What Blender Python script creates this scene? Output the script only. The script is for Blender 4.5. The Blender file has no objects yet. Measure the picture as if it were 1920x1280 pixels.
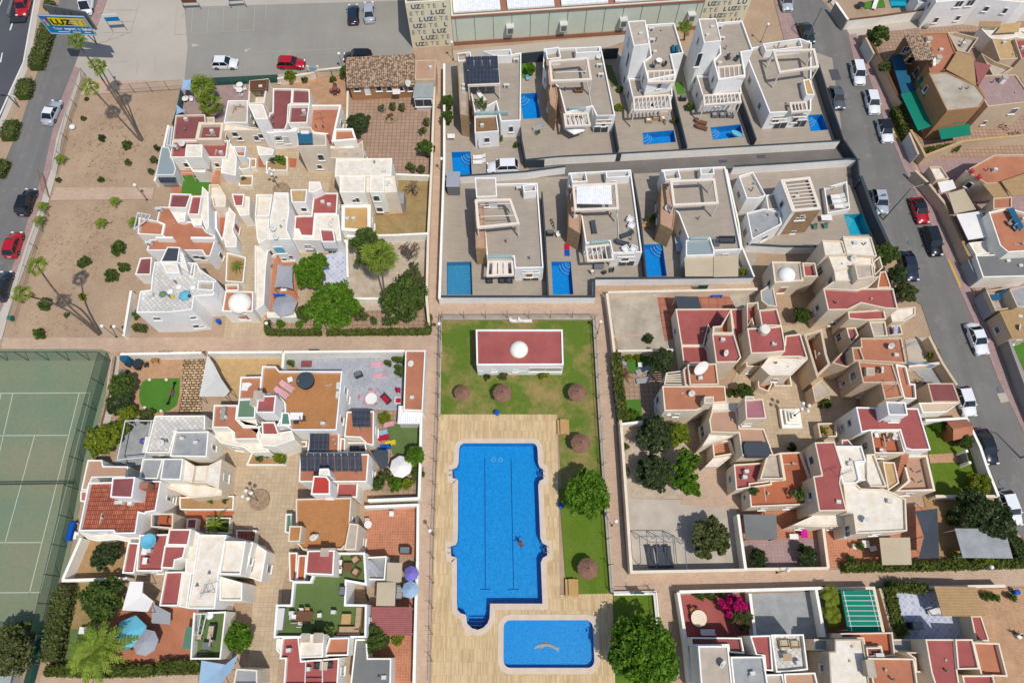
import bpy,math,random
import numpy as np
from mathutils import Vector,Matrix
from mathutils.geometry import tessellate_polygon
random.seed(7)
rng=np.random.default_rng(7)
sc=bpy.context.scene
COL=sc.collection
# ---------------------------------------------------------------- camera, light
F=1300.0;TH=math.radians(23);HC=83.6;PI=math.pi
cam=bpy.data.objects.new('camera',bpy.data.cameras.new('camera'))
COL.objects.link(cam)
cam.data.sensor_width=36;cam.data.lens=36 * F / 1920
cam.data.clip_start=1;cam.data.clip_end=2000
cam.location=(0,0,HC);cam.rotation_euler=(TH,0,0)
sc.camera=cam
w=bpy.data.worlds.new('World');sc.world=w;w.use_nodes=True
nt=w.node_tree;bg=nt.nodes['Background'];sky=nt.nodes.new('ShaderNodeTexSky')
SX,SY=-0.29,0.42            # shadow of one metre of height
EL=math.atan2(1,math.hypot(SX,SY));AZ=math.atan2(-SY,-SX)
sky.sky_type='NISHITA';sky.sun_disc=False;sky.sun_elevation=EL
sky.sun_rotation=PI / 2 - AZ
nt.links.new(sky.outputs[0],bg.inputs[0]);bg.inputs[1].default_value=0.14
sun=bpy.data.objects.new('sun',bpy.data.lights.new('sun','SUN'))
COL.objects.link(sun)
sun.data.energy=3.85;sun.data.angle=math.radians(0.5);sun.data.color=(1,.955,.89)
sd=Vector((-SX,-SY,1)).normalized()
sun.rotation_euler=sd.to_track_quat('Z','Y').to_euler()
sc.view_settings.view_transform='Standard';sc.view_settings.look='None'
sc.view_settings.exposure=-0.18;sc.view_settings.gamma=1.0
# ---------------------------------------------------------------- pixel -> place
_o=[0,0,1.0]
def O(x,y,s=4.0):_o[0],_o[1],_o[2]=x,y,s
def P(x,y,h=0.0):
 px=_o[0]+x / _o[2];py=_o[1]+y / _o[2]
 xc=(px - 960) / F;yc=(py - 640) / F
 d=(xc,math.sin(TH) - yc * math.cos(TH),-math.cos(TH) - yc * math.sin(TH))
 t=(h - HC) / d[2]
 return (d[0] * t,d[1] * t)
def pts(s,h=0.0):
 if not isinstance(s,str):return [tuple(p) for p in s]
 q=[tuple(float(v) for v in a.split(',')) for a in s.split()]
 w_=[P(a,b,h) for a,b in q]
 if len(w_) == 2:
  (x0,y0),(x1,y1)=w_
  w_=[(x0,y1),(x1,y1),(x1,y0),(x0,y0)]
 return w_
def area(p):return sum(p[i][0] * p[(i+1) % len(p)][1] - p[(i+1) % len(p)][0] * p[i][1] for i in range(len(p))) / 2
def ccw(p):return p if area(p) > 0 else p[::-1]
def inset(p,t):
 n=len(p);out=[]
 for i in range(n):
  a,b,c=Vector(p[i-1]),Vector(p[i]),Vector(p[(i+1) % n])
  d1=(b - a).normalized();d2=(c - b).normalized()
  n1=Vector((-d1.y,d1.x));n2=Vector((-d2.y,d2.x))
  m=(n1+n2);k=max(0.35,1+n1.dot(n2))
  out.append(tuple(b+m * (t / k)))
 return out
def inside(pt,poly):
 x,y=pt;r=False;n=len(poly)
 for i in range(n):
  x0,y0=poly[i];x1,y1=poly[(i+1) % n]
  if (y0 > y) != (y1 > y) and x < (x1-x0) * (y-y0) / (y1-y0)+x0:r=not r
 return r
# ---------------------------------------------------------------- materials
MATS={}
def lin(c):return tuple(((v/255)/12.92 if v/255 <= .04045 else ((v/255+.055)/1.055)**2.4) for v in c)
def base(c,k=.8):
 return tuple(min(.86,v * k) for v in lin(c))+(1,)
def newmat(name,rough=.85,spec=.25):
 m=bpy.data.materials.new(name);m.use_nodes=True;MATS[name]=m
 b=m.node_tree.nodes['Principled BSDF']
 b.inputs['Roughness'].default_value=rough
 b.inputs['Specular IOR Level'].default_value=spec
 return m,m.node_tree,b
def N(t,k,**kw):
 n=t.nodes.new(k)
 for a,v in kw.items():setattr(n,a,v)
 return n
def noise(t,tc,scale,detail=4,rough=.6):
 n=N(t,'ShaderNodeTexNoise');n.inputs['Scale'].default_value=scale
 n.inputs['Detail'].default_value=detail;n.inputs['Roughness'].default_value=rough
 t.links.new(tc,n.inputs['Vector']);return n.outputs['Fac']
def ramp(t,fac,a,b,lo=0.,hi=1.):
 n=N(t,'ShaderNodeMapRange');n.inputs[1].default_value=a;n.inputs[2].default_value=b
 n.inputs[3].default_value=lo;n.inputs[4].default_value=hi
 t.links.new(fac,n.inputs[0]);return n.outputs[0]
def mix(t,fac,a,b,mode='MIX'):
 n=N(t,'ShaderNodeMix',data_type='RGBA',blend_type=mode)
 for i,v in ((0,fac),(6,a),(7,b)):
  if isinstance(v,(int,float)):n.inputs[i].default_value=v
  elif isinstance(v,tuple):n.inputs[i].default_value=v
  else:t.links.new(v,n.inputs[i])
 return n.outputs[2]
def plain(name,c,c2=None,s1=.35,s2=6.,amt=.14,rough=.88,spec=.2,bump=.0,k=.8,stain=0.0,metal=0,streak=0,dust=None):
 m,t,b=newmat(name,rough,spec)
 tc=N(t,'ShaderNodeTexCoord').outputs['Object']
 A=base(c,k);B=base(c2,k) if c2 else tuple(v*.78 for v in A[:3])+(1,)
 f=ramp(t,noise(t,tc,s1,5),.35,.68)
 col=mix(t,f,A,B) if c2 else mix(t,ramp(t,noise(t,tc,s1,5),.4,.75,0,.55),A,B)
 g=ramp(t,noise(t,tc,s2,3),.25,.75,1-amt,1+amt)
 col=mix(t,1.0,col,g,'MULTIPLY')
 if stain:
  st=ramp(t,noise(t,tc,1.3,6,.7),.56,.72,0,stain)
  col=mix(t,st,col,tuple(v*.45 for v in A[:3])+(1,))
 if streak or dust:
  mp=N(t,'ShaderNodeMapping');t.links.new(tc,mp.inputs[0])
  if dust:mp.inputs['Rotation'].default_value=(0,0,dust);mp.inputs['Scale'].default_value=(.55,.016,1)
  else:mp.inputs['Scale'].default_value=(3,3,.35)
  st=ramp(t,noise(t,mp.outputs[0],1.0,5,.65),.48 if streak else .42,.74 if streak else .62,0,streak or (.6 if 'asphalt' in name and name[0] != 'l' else .15))
  col=mix(t,st,col,tuple(v*.55 for v in A[:3])+(1,) if streak else tuple(v*.72 for v in A[:3])+(1,))
  if dust:col=mix(t,ramp(t,noise(t,tc,.5,6,.75),.55,.75,0,.35),col,base((176,168,156),k))
 t.links.new(col,b.inputs['Base Color']);b.inputs['Metallic'].default_value=metal
 if bump:
  bp=N(t,'ShaderNodeBump');bp.inputs['Strength'].default_value=bump
  bp.inputs['Distance'].default_value=.05
  t.links.new(noise(t,tc,s2*2,3),bp.inputs['Height']);t.links.new(bp.outputs[0],b.inputs['Normal'])
 return m
def tiles(name,c1,c2,mortar,bw=.5,bh=.5,ms=.03,off=0.,k=.8,rough=.8,rot=0.,bump=.3,amt=.1):
 m,t,b=newmat(name,rough)
 tc=N(t,'ShaderNodeTexCoord').outputs['Object']
 mp=N(t,'ShaderNodeMapping');mp.inputs['Rotation'].default_value=(0,0,rot)
 t.links.new(tc,mp.inputs['Vector'])
 br=N(t,'ShaderNodeTexBrick');br.offset=off
 br.inputs['Scale'].default_value=1;br.inputs['Brick Width'].default_value=bw
 br.inputs['Row Height'].default_value=bh;br.inputs['Mortar Size'].default_value=ms
 br.inputs['Mortar Smooth'].default_value=.3
 for i,c in ((1,c1),(2,c2),(3,mortar)):br.inputs[i].default_value=base(c,k)
 t.links.new(mp.outputs[0],br.inputs[0])
 g=ramp(t,noise(t,tc,.5,5),.3,.7,1-amt,1+amt)
 col=mix(t,1.0,br.outputs['Color'],g,'MULTIPLY')
 g=ramp(t,noise(t,tc,9,2),.3,.7,1-amt*.7,1+amt*.7)
 col=mix(t,1.0,col,g,'MULTIPLY')
 t.links.new(col,b.inputs['Base Color'])
 if bump:
  bp=N(t,'ShaderNodeBump',invert=True);bp.inputs['Strength'].default_value=bump
  bp.inputs['Distance'].default_value=.02
  t.links.new(br.outputs['Fac'],bp.inputs['Height']);t.links.new(bp.outputs[0],b.inputs['Normal'])
 return m
def leafmat(name,c1,c2,k=.95,trans=.4):
 m,t,b=newmat(name,.6,.25)
 g=N(t,'ShaderNodeNewGeometry');tc=N(t,'ShaderNodeTexCoord').outputs['Object']
 f=ramp(t,g.outputs['Random Per Island'],0,1)
 col=mix(t,f,base(c1,k),base(c2,k))
 col=mix(t,1.0,col,ramp(t,noise(t,tc,.9,2),.3,.7,.75,1.2),'MULTIPLY')
 t.links.new(col,b.inputs['Base Color'])
 tr=N(t,'ShaderNodeBsdfTranslucent');t.links.new(col,tr.inputs[0])
 ms=N(t,'ShaderNodeMixShader');ms.inputs[0].default_value=trans
 t.links.new(b.outputs[0],ms.inputs[1]);t.links.new(tr.outputs[0],ms.inputs[2])
 t.links.new(ms.outputs[0],t.nodes['Material Output'].inputs[0]);return m
def seethru(name,c,alpha,k=.8,grid=None):
 m,t,b=newmat(name,.7)
 b.inputs['Base Color'].default_value=base(c,k);b.inputs['Alpha'].default_value=alpha
 if grid:
  tc=N(t,'ShaderNodeTexCoord').outputs['Object']
  wv=N(t,'ShaderNodeTexWave');wv.inputs['Scale'].default_value=grid
  t.links.new(tc,wv.inputs[0]);t.links.new(ramp(t,wv.outputs[1],.55,.8,alpha*.4,alpha*1.6),b.inputs['Alpha'])
 return m
plain('white',(242,234,222),s2=3,amt=.05,stain=.16,k=1.,streak=.22)
plain('cool_white',(236,234,230),s2=3,amt=.04,stain=.1,k=1.,streak=.16)
plain('cream',(238,222,198),s2=3,amt=.05,stain=.18,k=.88,streak=.25)
plain('beige',(230,213,188),s2=3,amt=.06,stain=.18,k=.9,streak=.25)
plain('villa_trim',(232,218,202),s2=3,amt=.05,stain=.12,k=.9)
plain('tan',(222,198,168),s2=3,amt=.07,stain=.2,streak=.28)
plain('ochre_wall',(186,140,100),s2=3,amt=.07,stain=.12)
plain('stone_panel',(190,158,120),(160,128,94),s1=2,s2=9,amt=.12)
plain('grey_wall',(168,162,154),s2=3,amt=.06,stain=.15)
plain('red_floor',(176,98,92),(158,84,80),s2=4,amt=.06,stain=.16)
plain('maroon_floor',(148,88,86),(128,76,76),s2=4,amt=.08,stain=.2)
plain('bright_red',(198,74,62),(178,62,56),s2=4,amt=.05)
plain('plum_floor',(180,122,130),(168,108,116),s2=4,amt=.06)
plain('brown_floor',(194,130,98),(174,112,86),s2=4,amt=.06,stain=.14)
plain('terracotta',(192,116,82),(176,102,70),s2=5,amt=.1)
tiles('ochre_floor',(190,134,84),(182,126,78),(168,116,74),.3,.3,.012,amt=.07)
plain('roof_white',(238,230,216),(222,208,186),s1=1.2,s2=8,amt=.07,stain=.28,k=.86)
plain('roof_beige',(200,186,168),(182,168,152),s1=1,s2=8,amt=.08,stain=.2)
plain('roof_grey',(170,172,172),(150,152,152),s1=1,s2=8,amt=.06,stain=.15)
plain('concrete',(196,186,168),(166,152,134),s1=.45,s2=5,amt=.09,stain=.2)
plain('gravel',(206,194,178),(184,172,158),s1=.4,s2=14,amt=.16,bump=.4)
tiles('villa_tile',(178,165,148),(171,158,142),(150,140,130),1.2,.3,.012,.5,amt=.06)
tiles('terra_tile',(196,130,98),(184,118,88),(206,156,124),.3,.3,.02,amt=.12)
tiles('big_red_tile',(182,122,98),(174,114,92),(150,84,66),1.1,1.1,.05,amt=.1)
tiles('roof_tile',(198,118,88),(166,86,62),(112,60,46),.22,.5,.035,.0,bump=.8,amt=.16)
tiles('patio_brick',(182,152,128),(172,142,118),(142,116,100),.62,.62,.05,amt=.08)
tiles('patio_small',(206,166,128),(190,148,112),(166,128,98),.35,.18,.02,.5,amt=.12,rot=.6)
tiles('pink_paving',(178,150,144),(168,140,136),(150,126,120),.4,.4,.02,amt=.08)
tiles('path_paving',(206,178,154),(196,168,144),(178,152,130),.4,.2,.012,.5,amt=.09)
tiles('plaza_paving',(202,180,150),(192,170,140),(172,152,126),.5,.5,.02,amt=.1)
tiles('white_tile',(226,222,214),(206,200,192),(170,168,164),.45,.45,.03,amt=.08,rot=.78)
tiles('blue_tile_floor',(208,212,226),(176,184,210),(226,226,232),.5,.5,.04,amt=.06,rot=.78)
tiles('grey_patio',(176,178,184),(160,163,172),(192,192,194),.3,.3,.015,amt=.12)
tiles('herring',(190,192,200),(172,176,186),(146,150,160),.5,.14,.015,.5,amt=.08,rot=.78)
tiles('deck_wood',(226,200,156),(200,170,126),(180,150,110),.14,1.3,.008,.37,amt=.12)
plain('grey_deck',(128,128,126),(118,118,116),s2=5,amt=.05)
plain('asphalt',(134,131,126),(120,117,113),s1=.12,s2=12,amt=.1,bump=.2,dust=-.15)
plain('asphalt_left',(134,131,128),(120,118,115),s1=.12,s2=12,amt=.1,bump=.2,dust=.054)
plain('lane_asphalt',(126,120,114),(112,107,102),s1=.3,s2=12,amt=.1,bump=.2,stain=.25)
plain('line_faint',(190,184,172),amt=.12)
plain('lane_blue',(0,92,160),amt=.05)
plain('dark_asphalt',(84,86,92),(94,95,100),s1=.1,s2=12,amt=.07,bump=.2)
plain('lot_asphalt',(164,160,150),(150,146,138),s1=.08,s2=12,amt=.07,bump=.2,stain=.12,dust=1.5)
plain('lot_concrete',(196,186,172),(182,172,158),s1=.08,s2=12,amt=.07,stain=.14)
plain('sand',(192,164,136),(172,146,120),s1=.2,s2=4.5,amt=.2,bump=.9,stain=.2,dust=.9)
plain('dry_soil',(170,134,92),(184,152,110),s1=.6,s2=5,amt=.16,bump=.5,stain=.2)
plain('pale_soil',(206,190,168),(180,160,138),s1=.6,s2=5,amt=.14,bump=.4)
plain('dry_grass',(172,146,102),(150,128,82),s1=.7,s2=7,amt=.2,bump=.5)
plain('kerb',(206,196,182),s2=4,amt=.06)
plain('line_white',(232,230,224),s2=5,amt=.07)
plain('line_yellow',(214,182,70),s2=5,amt=.1)
plain('court_line',(196,208,188),s2=5,amt=.05)
plain('turf_floor',(104,124,72),(94,114,62),s1=.5,s2=10,amt=.12)
plain('bright_turf',(86,134,48),(76,122,40),s1=.5,s2=10,amt=.1)
plain('pool_stone',(226,206,184),(212,192,170),s1=1,s2=4,amt=.07)
plain('green_paint',(112,140,112),s2=4,amt=.05,stain=.1)
plain('teal_paint',(92,134,116),s2=4,amt=.05)
plain('beige_brown',(196,158,132),(184,146,122),s2=5,amt=.06,stain=.12)
plain('straw_mat',(206,174,126),(190,156,108),s1=1.5,s2=10,amt=.15)
plain('metal_white',(236,236,236),amt=.02,rough=.4)
plain('metal_grey',(130,134,136),amt=.04,rough=.45,metal=.3)
plain('metal_dark',(56,60,64),amt=.04,rough=.5)
plain('anthracite',(66,76,84),amt=.04,rough=.6)
plain('ac_unit',(222,220,212),amt=.05,rough=.6)
plain('black',(28,30,34),amt=.05,rough=.7)
plain('rubber',(30,30,32),amt=.05,rough=.9)
plain('wood',(170,120,74),(150,100,60),s2=8,amt=.12)
plain('pale_wood',(206,168,112),(190,150,96),s2=8,amt=.12)
plain('brown_wicker',(120,84,62),s2=14,amt=.18)
plain('beige_wicker',(190,164,130),s2=14,amt=.15)
plain('thatch',(156,118,100),(130,94,78),s1=2,s2=18,amt=.25,bump=.8)
plain('bark',(132,112,96),(104,86,74),s1=2,s2=14,amt=.25,bump=.8)
plain('palm_bark',(128,116,104),(104,92,82),s1=3,s2=10,amt=.2,bump=.8)
plain('dead_wood',(168,152,144),(140,124,116),s1=2,s2=14,amt=.2)
plain('pink',(222,168,176),amt=.05);plain('crimson',(190,30,60),amt=.05)
plain('magenta',(214,30,160),amt=.05);plain('blue_plastic',(20,90,190),amt=.05,rough=.4)
plain('sky_blue',(110,190,214),amt=.05);plain('pale_blue',(160,190,214),amt=.05)
plain('lilac',(130,120,200),amt=.05);plain('grey_fabric',(168,170,176),amt=.05)
plain('white_fabric',(236,232,226),amt=.03,k=.88);plain('beige_fabric',(200,184,156),amt=.05)
plain('charcoal_fabric',(74,80,88),amt=.07);plain('green_awning',(20,134,108),amt=.05)
plain('blue_awning',(40,100,130),amt=.05);plain('yellow_band',(222,200,40),amt=.03)
plain('sign_blue',(20,130,190),amt=.03);plain('sign_yellow',(236,214,30),amt=.03)
plain('letter_dark',(40,34,30),amt=.03);plain('letter_slate',(104,110,126),amt=.03)
plain('letter_thin',(150,146,140),amt=.03)
plain('shed_green',(206,212,194),(196,202,184),s1=.2,s2=3,amt=.04,k=.95)
plain('panel_cream',(226,216,186),s2=3,amt=.05,k=.95)
plain('rib_white',(240,240,240),amt=.03,k=.9);plain('brick_trim',(168,118,96),amt=.08)
tiles('rubble_path',(226,194,152),(178,144,106),(84,66,52),.62,.34,.07,.37,amt=.3,bump=1.)
plain('rubble',(186,160,132),(150,128,104),s1=3,s2=8,amt=.25,bump=.8)
plain('skin',(176,110,84),amt=.03,rough=.6);plain('hair',(50,34,26),amt=.1)
plain('flower_pink',(206,30,120),(176,20,100),s1=3,amt=.1)
plain('terracotta_pot',(176,96,64),amt=.1)
plain('tennis_green',(118,138,112),(146,142,114),s1=.09,s2=2.5,amt=.08)
def ridged(name,c,scale,k=.8,dirv=0,amt=.3,rough=.6):
 m,t,b=newmat(name,rough)
 tc=N(t,'ShaderNodeTexCoord').outputs['Object']
 wv=N(t,'ShaderNodeTexWave',bands_direction='X' if dirv == 0 else 'Y');wv.inputs['Scale'].default_value=scale
 wv.inputs['Distortion'].default_value=.2
 t.links.new(tc,wv.inputs[0])
 col=mix(t,ramp(t,wv.outputs[1],0,1,0,1),tuple(v*(1-amt) for v in base(c,k)[:3])+(1,),base(c,k))
 col=mix(t,1.0,col,ramp(t,noise(t,tc,2,4),.3,.7,.88,1.1),'MULTIPLY')
 t.links.new(col,b.inputs['Base Color'])
 bp=N(t,'ShaderNodeBump');bp.inputs['Strength'].default_value=.6;bp.inputs['Distance'].default_value=.05
 t.links.new(wv.outputs[1],bp.inputs['Height']);t.links.new(bp.outputs[0],b.inputs['Normal'])
 return m
ridged('red_sheet',(176,104,100),1.6,dirv=1)
ridged('white_sheet',(240,240,238),1.2,amt=.08,k=.9)
ridged('grey_sheet',(176,182,178),2.2,amt=.15)
ridged('brown_sheet',(160,124,88),1.8)
ridged('straw_roof',(196,160,112),2.0,dirv=1)
def grass(name,green,dry,lo,hi,s):
 m,t,b=newmat(name,.95,.1)
 tc=N(t,'ShaderNodeTexCoord').outputs['Object']
 f=ramp(t,noise(t,tc,s,8,.68),lo,hi)
 col=mix(t,f,base(green),base(dry))
 col=mix(t,1.0,col,ramp(t,noise(t,tc,8,4,.7),.25,.75,.72,1.28),'MULTIPLY')
 t.links.new(col,b.inputs['Base Color'])
 bp=N(t,'ShaderNodeBump');bp.inputs['Strength'].default_value=.6;bp.inputs['Distance'].default_value=.06
 t.links.new(noise(t,tc,25,2),bp.inputs['Height']);t.links.new(bp.outputs[0],b.inputs['Normal'])
grass('lawn',(100,124,46),(166,142,94),.44,.62,.2)
grass('lawn_green',(98,124,38),(116,134,56),.4,.7,.3)
grass('hedge_base',(70,86,34),(88,98,40),.4,.7,2)
def glass(name,c,rough=.08):
 m,t,b=newmat(name,rough,.8);b.inputs['Base Color'].default_value=base(c,.5)
glass('glass',(60,74,84));glass('car_glass',(34,42,48),.04);glass('pale_glass',(190,205,205),.1)
m,t,b=newmat('solar',.25,.5)
tc=N(t,'ShaderNodeTexCoord').outputs['Object'];br=N(t,'ShaderNodeTexBrick');br.offset=0
br.inputs['Scale'].default_value=1;br.inputs['Brick Width'].default_value=.5;br.inputs['Row Height'].default_value=.9
br.inputs['Mortar Size'].default_value=.02
for i,c in ((1,(58,64,76)),(2,(52,58,70)),(3,(92,98,108))):br.inputs[i].default_value=base(c)
t.links.new(tc,br.inputs[0]);t.links.new(br.outputs[0],b.inputs['Base Color'])
def carpaint(name,c,k=.8):
 m,t,b=newmat(name,.25,.5);b.inputs['Base Color'].default_value=base(c,k)
 b.inputs['Coat Weight'].default_value=.6;b.inputs['Coat Roughness'].default_value=.05
for n_,c_ in (('paint_white',(240,242,244)),('paint_silver',(176,184,192)),('paint_grey',(88,96,104)),
   ('paint_black',(26,30,36)),('paint_navy',(30,44,64)),('paint_red',(186,22,34)),('paint_darkgreen',(22,46,48))):carpaint(n_,c_)
m,t,b=newmat('lamp_lens',.2,.5);b.inputs['Base Color'].default_value=(.8,.82,.84,1)
m,t,b=newmat('tail_lens',.2,.5);b.inputs['Base Color'].default_value=(.4,.02,.02,1)
leafmat('leaf_bright',(124,160,48),(78,120,32));leafmat('leaf_mid',(112,132,62),(74,98,42))
leafmat('leaf_dark',(96,110,66),(62,80,48));leafmat('leaf_olive',(124,130,76),(86,96,54))
leafmat('leaf_yellow',(156,164,50),(112,134,40));leafmat('leaf_palm',(158,172,66),(112,138,46))
leafmat('leaf_hedge',(122,130,60),(84,100,42));leafmat('leaf_dead',(150,120,84),(120,92,66))
leafmat('leaf_pink',(226,40,136),(180,16,100));leafmat('leaf_grey',(134,122,112),(104,92,84))
def poolmat(name,c,c2):
 m,t,b=newmat(name,.4,.3)
 tc=N(t,'ShaderNodeTexCoord').outputs['Object']
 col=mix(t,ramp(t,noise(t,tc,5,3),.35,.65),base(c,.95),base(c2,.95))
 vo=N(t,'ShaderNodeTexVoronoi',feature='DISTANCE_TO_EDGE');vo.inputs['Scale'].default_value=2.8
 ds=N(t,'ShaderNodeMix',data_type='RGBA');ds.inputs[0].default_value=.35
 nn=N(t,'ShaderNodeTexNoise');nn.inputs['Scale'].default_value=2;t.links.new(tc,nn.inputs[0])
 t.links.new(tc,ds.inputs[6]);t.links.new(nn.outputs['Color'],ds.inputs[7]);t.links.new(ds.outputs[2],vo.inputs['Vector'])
 col=mix(t,ramp(t,vo.outputs[0],0,.1,.2,0),col,base((60,180,240),1.0))  # caustic light of the ripples, painted into the tile colour as bright lines
 t.links.new(col,b.inputs['Base Color'])
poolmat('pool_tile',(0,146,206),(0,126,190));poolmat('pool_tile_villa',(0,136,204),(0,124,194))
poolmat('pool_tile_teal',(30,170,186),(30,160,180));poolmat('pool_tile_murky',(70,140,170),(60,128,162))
def watermat(name,tint,bump):
 m=bpy.data.materials.new(name);m.use_nodes=True;MATS[name]=m;t=m.node_tree;t.nodes.clear()
 o=N(t,'ShaderNodeOutputMaterial');tr=N(t,'ShaderNodeBsdfTransparent');tr.inputs[0].default_value=tint
 gl=N(t,'ShaderNodeBsdfGlossy');gl.inputs['Roughness'].default_value=.03
 fr=N(t,'ShaderNodeFresnel');fr.inputs[0].default_value=1.33
 ms=N(t,'ShaderNodeMixShader');bp=N(t,'ShaderNodeBump');bp.inputs['Strength'].default_value=bump
 bp.inputs['Distance'].default_value=.06
 tc=N(t,'ShaderNodeTexCoord').outputs['Object']
 t.links.new(noise(t,tc,3.2,4,.6),bp.inputs['Height'])
 t.links.new(bp.outputs[0],gl.inputs['Normal']);t.links.new(bp.outputs[0],fr.inputs['Normal'])
 t.links.new(fr.outputs[0],ms.inputs[0]);t.links.new(tr.outputs[0],ms.inputs[1]);t.links.new(gl.outputs[0],ms.inputs[2])
 t.links.new(ms.outputs[0],o.inputs[0])
watermat('water',(.86,.96,1,1),.9)
seethru('wire',(120,116,110),.16);seethru('green_net',(60,110,84),.5);seethru('rail_glass',(170,200,196),.55)
seethru('tennis_net',(30,40,44),.35);seethru('green_mesh',(30,96,84),.95)
def M_(n):return MATS[n]
# ---------------------------------------------------------------- object helpers
ROOT={}
def prop(o,label=None,cat=None,group=None,kind=None):
 if label:o['label']=label
 if cat:o['category']=cat
 if group:o['group']=group
 if kind:o['kind']=kind
 return o
def empty(name,loc,label,cat,group=None,rz=0.):
 o=bpy.data.objects.new(name,None);COL.objects.link(o);o.empty_display_size=.2
 o.location=(loc[0],loc[1],loc[2] if len(loc) > 2 else 0);o.rotation_euler=(0,0,rz)
 ROOT[o.name]=Vector((0,0,0));return prop(o,label,cat,group)
class G:
 def __init__(s):s.v=[];s.f=[]
 def poly(s,p,z):
  i=len(s.v);s.v += [(a,b,z) for a,b in p];s.f.append(tuple(range(i,i+len(p))));return s
 def face(s,vs):
  i=len(s.v);s.v += [tuple(v) for v in vs];s.f.append(tuple(range(i,i+len(vs))));return s
 def prism(s,p,z0,z1,top=True,bot=True):
  p=ccw(list(p));n=len(p);i=len(s.v)
  s.v += [(a,b,z0) for a,b in p]+[(a,b,z1) for a,b in p]
  for k in range(n):s.f.append((i+k,i+(k+1) % n,i+n+(k+1) % n,i+n+k))
  if top:s.f.append(tuple(range(i+n,i+2*n)))
  if bot:s.f.append(tuple(range(i+n-1,i-1,-1)))
  return s
 def box(s,c,d,rz=0.,rx=0.,ry=0.):
  i=len(s.v);R=Matrix.Rotation(rz,3,'Z') @ Matrix.Rotation(ry,3,'Y') @ Matrix.Rotation(rx,3,'X')
  for z in (-.5,.5):
   for x,y in ((-.5,-.5),(.5,-.5),(.5,.5),(-.5,.5)):
    s.v.append(tuple(R @ Vector((x*d[0],y*d[1],z*d[2]))+Vector(c)))
  for f in ((3,2,1,0),(4,5,6,7),(0,1,5,4),(1,2,6,5),(2,3,7,6),(3,0,4,7)):s.f.append(tuple(i+k for k in f))
  return s
 def tube(s,a,b,r0,r1=None,n=8,caps=True):
  r1=r0 if r1 is None else r1;a=Vector(a);b=Vector(b);d=(b-a).normalized()
  u=d.orthogonal().normalized();w_=d.cross(u);i=len(s.v)
  for c,r in ((a,r0),(b,r1)):
   for k in range(n):
    q=2*PI*k/n;s.v.append(tuple(c+(u*math.cos(q)+w_*math.sin(q))*r))
  for k in range(n):s.f.append((i+k,i+(k+1) % n,i+n+(k+1) % n,i+n+k))
  if caps:s.f.append(tuple(range(i+n-1,i-1,-1)));s.f.append(tuple(range(i+n,i+2*n)))
  return s
 def rev(s,c,prof,n=20,smooth=False):
  i=len(s.v);c=Vector(c)
  for r,z in prof:
   for k in range(n):
    q=2*PI*k/n;s.v.append((c.x+r*math.cos(q),c.y+r*math.sin(q),c.z+z))
  for j in range(len(prof)-1):
   for k in range(n):s.f.append((i+j*n+k,i+j*n+(k+1) % n,i+(j+1)*n+(k+1) % n,i+(j+1)*n+k))
  s.f.append(tuple(range(i+n-1,i-1,-1)));s.f.append(tuple(i+(len(prof)-1)*n+k for k in range(n)))
  return s
 def ball(s,c,r,n=12,zs=1.):return s.rev(c,[(r*math.sin(PI*j/8)+1e-4,-r*zs*math.cos(PI*j/8)) for j in range(9)],n)
 def out(s,name,mat,par=None,smooth=False,world=False):
  v=s.v
  if world and par is not None:
   r=par
   while r.parent:r=r.parent
   L=r.location;v=[(a-L.x,b-L.y,c-L.z) for a,b,c in v]
  me=bpy.data.meshes.new(name);me.from_pydata(v,[],s.f)
  me.materials.append(M_(mat));me.update()
  if smooth:me.polygons.foreach_set('use_smooth',[True]*len(me.polygons))
  o=bpy.data.objects.new(name,me);COL.objects.link(o)
  if par is not None:o.parent=par
  return o
def lev(i):return .02+.02*i
_sk=[0]
HOLES=[]
def sheet(name,s,lv,mat,label,cat=None,h0=0.,kind='structure',par=None):
 _sk[0] += 1;p=ccw(pts(s,0));z=h0+lev(lv)+(_sk[0] % 28)*.0007
 hs=[h for h in HOLES if all(inside(q,p) for q in h)] if par is None else []
 g=G()
 if hs:
  polys=[[Vector((a,b,0)) for a,b in q] for q in [p]+hs]
  flat=[v for q in polys for v in q]
  g.v=[(v.x,v.y,z) for v in flat]
  for tr in tessellate_polygon(polys):
   a,b_,c=(flat[k] for k in tr)
   g.f.append(tuple(tr) if (b_-a).cross(c-a).z > 0 else tuple(tr)[::-1])
 else:g.poly(p,z)
 o=g.out(name,mat,par)
 if par is None:prop(o,label,cat or name.replace('_',' '),kind=kind)
 return o
def mitre(line,t,closed=False):
 n=len(line);L=[];R=[]
 for i in range(n):
  b=Vector(line[i])
  a=Vector(line[i-1]) if (i or closed) else None
  c=Vector(line[(i+1) % n]) if (i < n-1 or closed) else None
  d1=(b-a).normalized() if a is not None else None;d2=(c-b).normalized() if c is not None else None
  if d1 is None:d1=d2
  if d2 is None:d2=d1
  n1=Vector((-d1.y,d1.x));n2=Vector((-d2.y,d2.x));m_=(n1+n2)*(t/2/max(.35,1+n1.dot(n2)))
  L.append(tuple(b+m_));R.append(tuple(b-m_))
 return L,R
def wallmesh(g,line,z0,z1,t,closed=False):
 L,R=mitre(line,t,closed);n=len(line)
 for i in range(n if closed else n-1):
  j=(i+1) % n
  a,b,c,d=L[i],R[i],R[j],L[j]
  g.face([(*a,z1),(*b,z1),(*c,z1),(*d,z1)])
  g.face([(*b,z0),(*c,z0),(*c,z1),(*b,z1)])
  g.face([(*d,z0),(*a,z0),(*a,z1),(*d,z1)])
 if not closed:
  for i in (0,n-1):
   g.face([(*L[i],z0),(*R[i],z0),(*R[i],z1),(*L[i],z1)])
 return g
_wk=[0]
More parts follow.
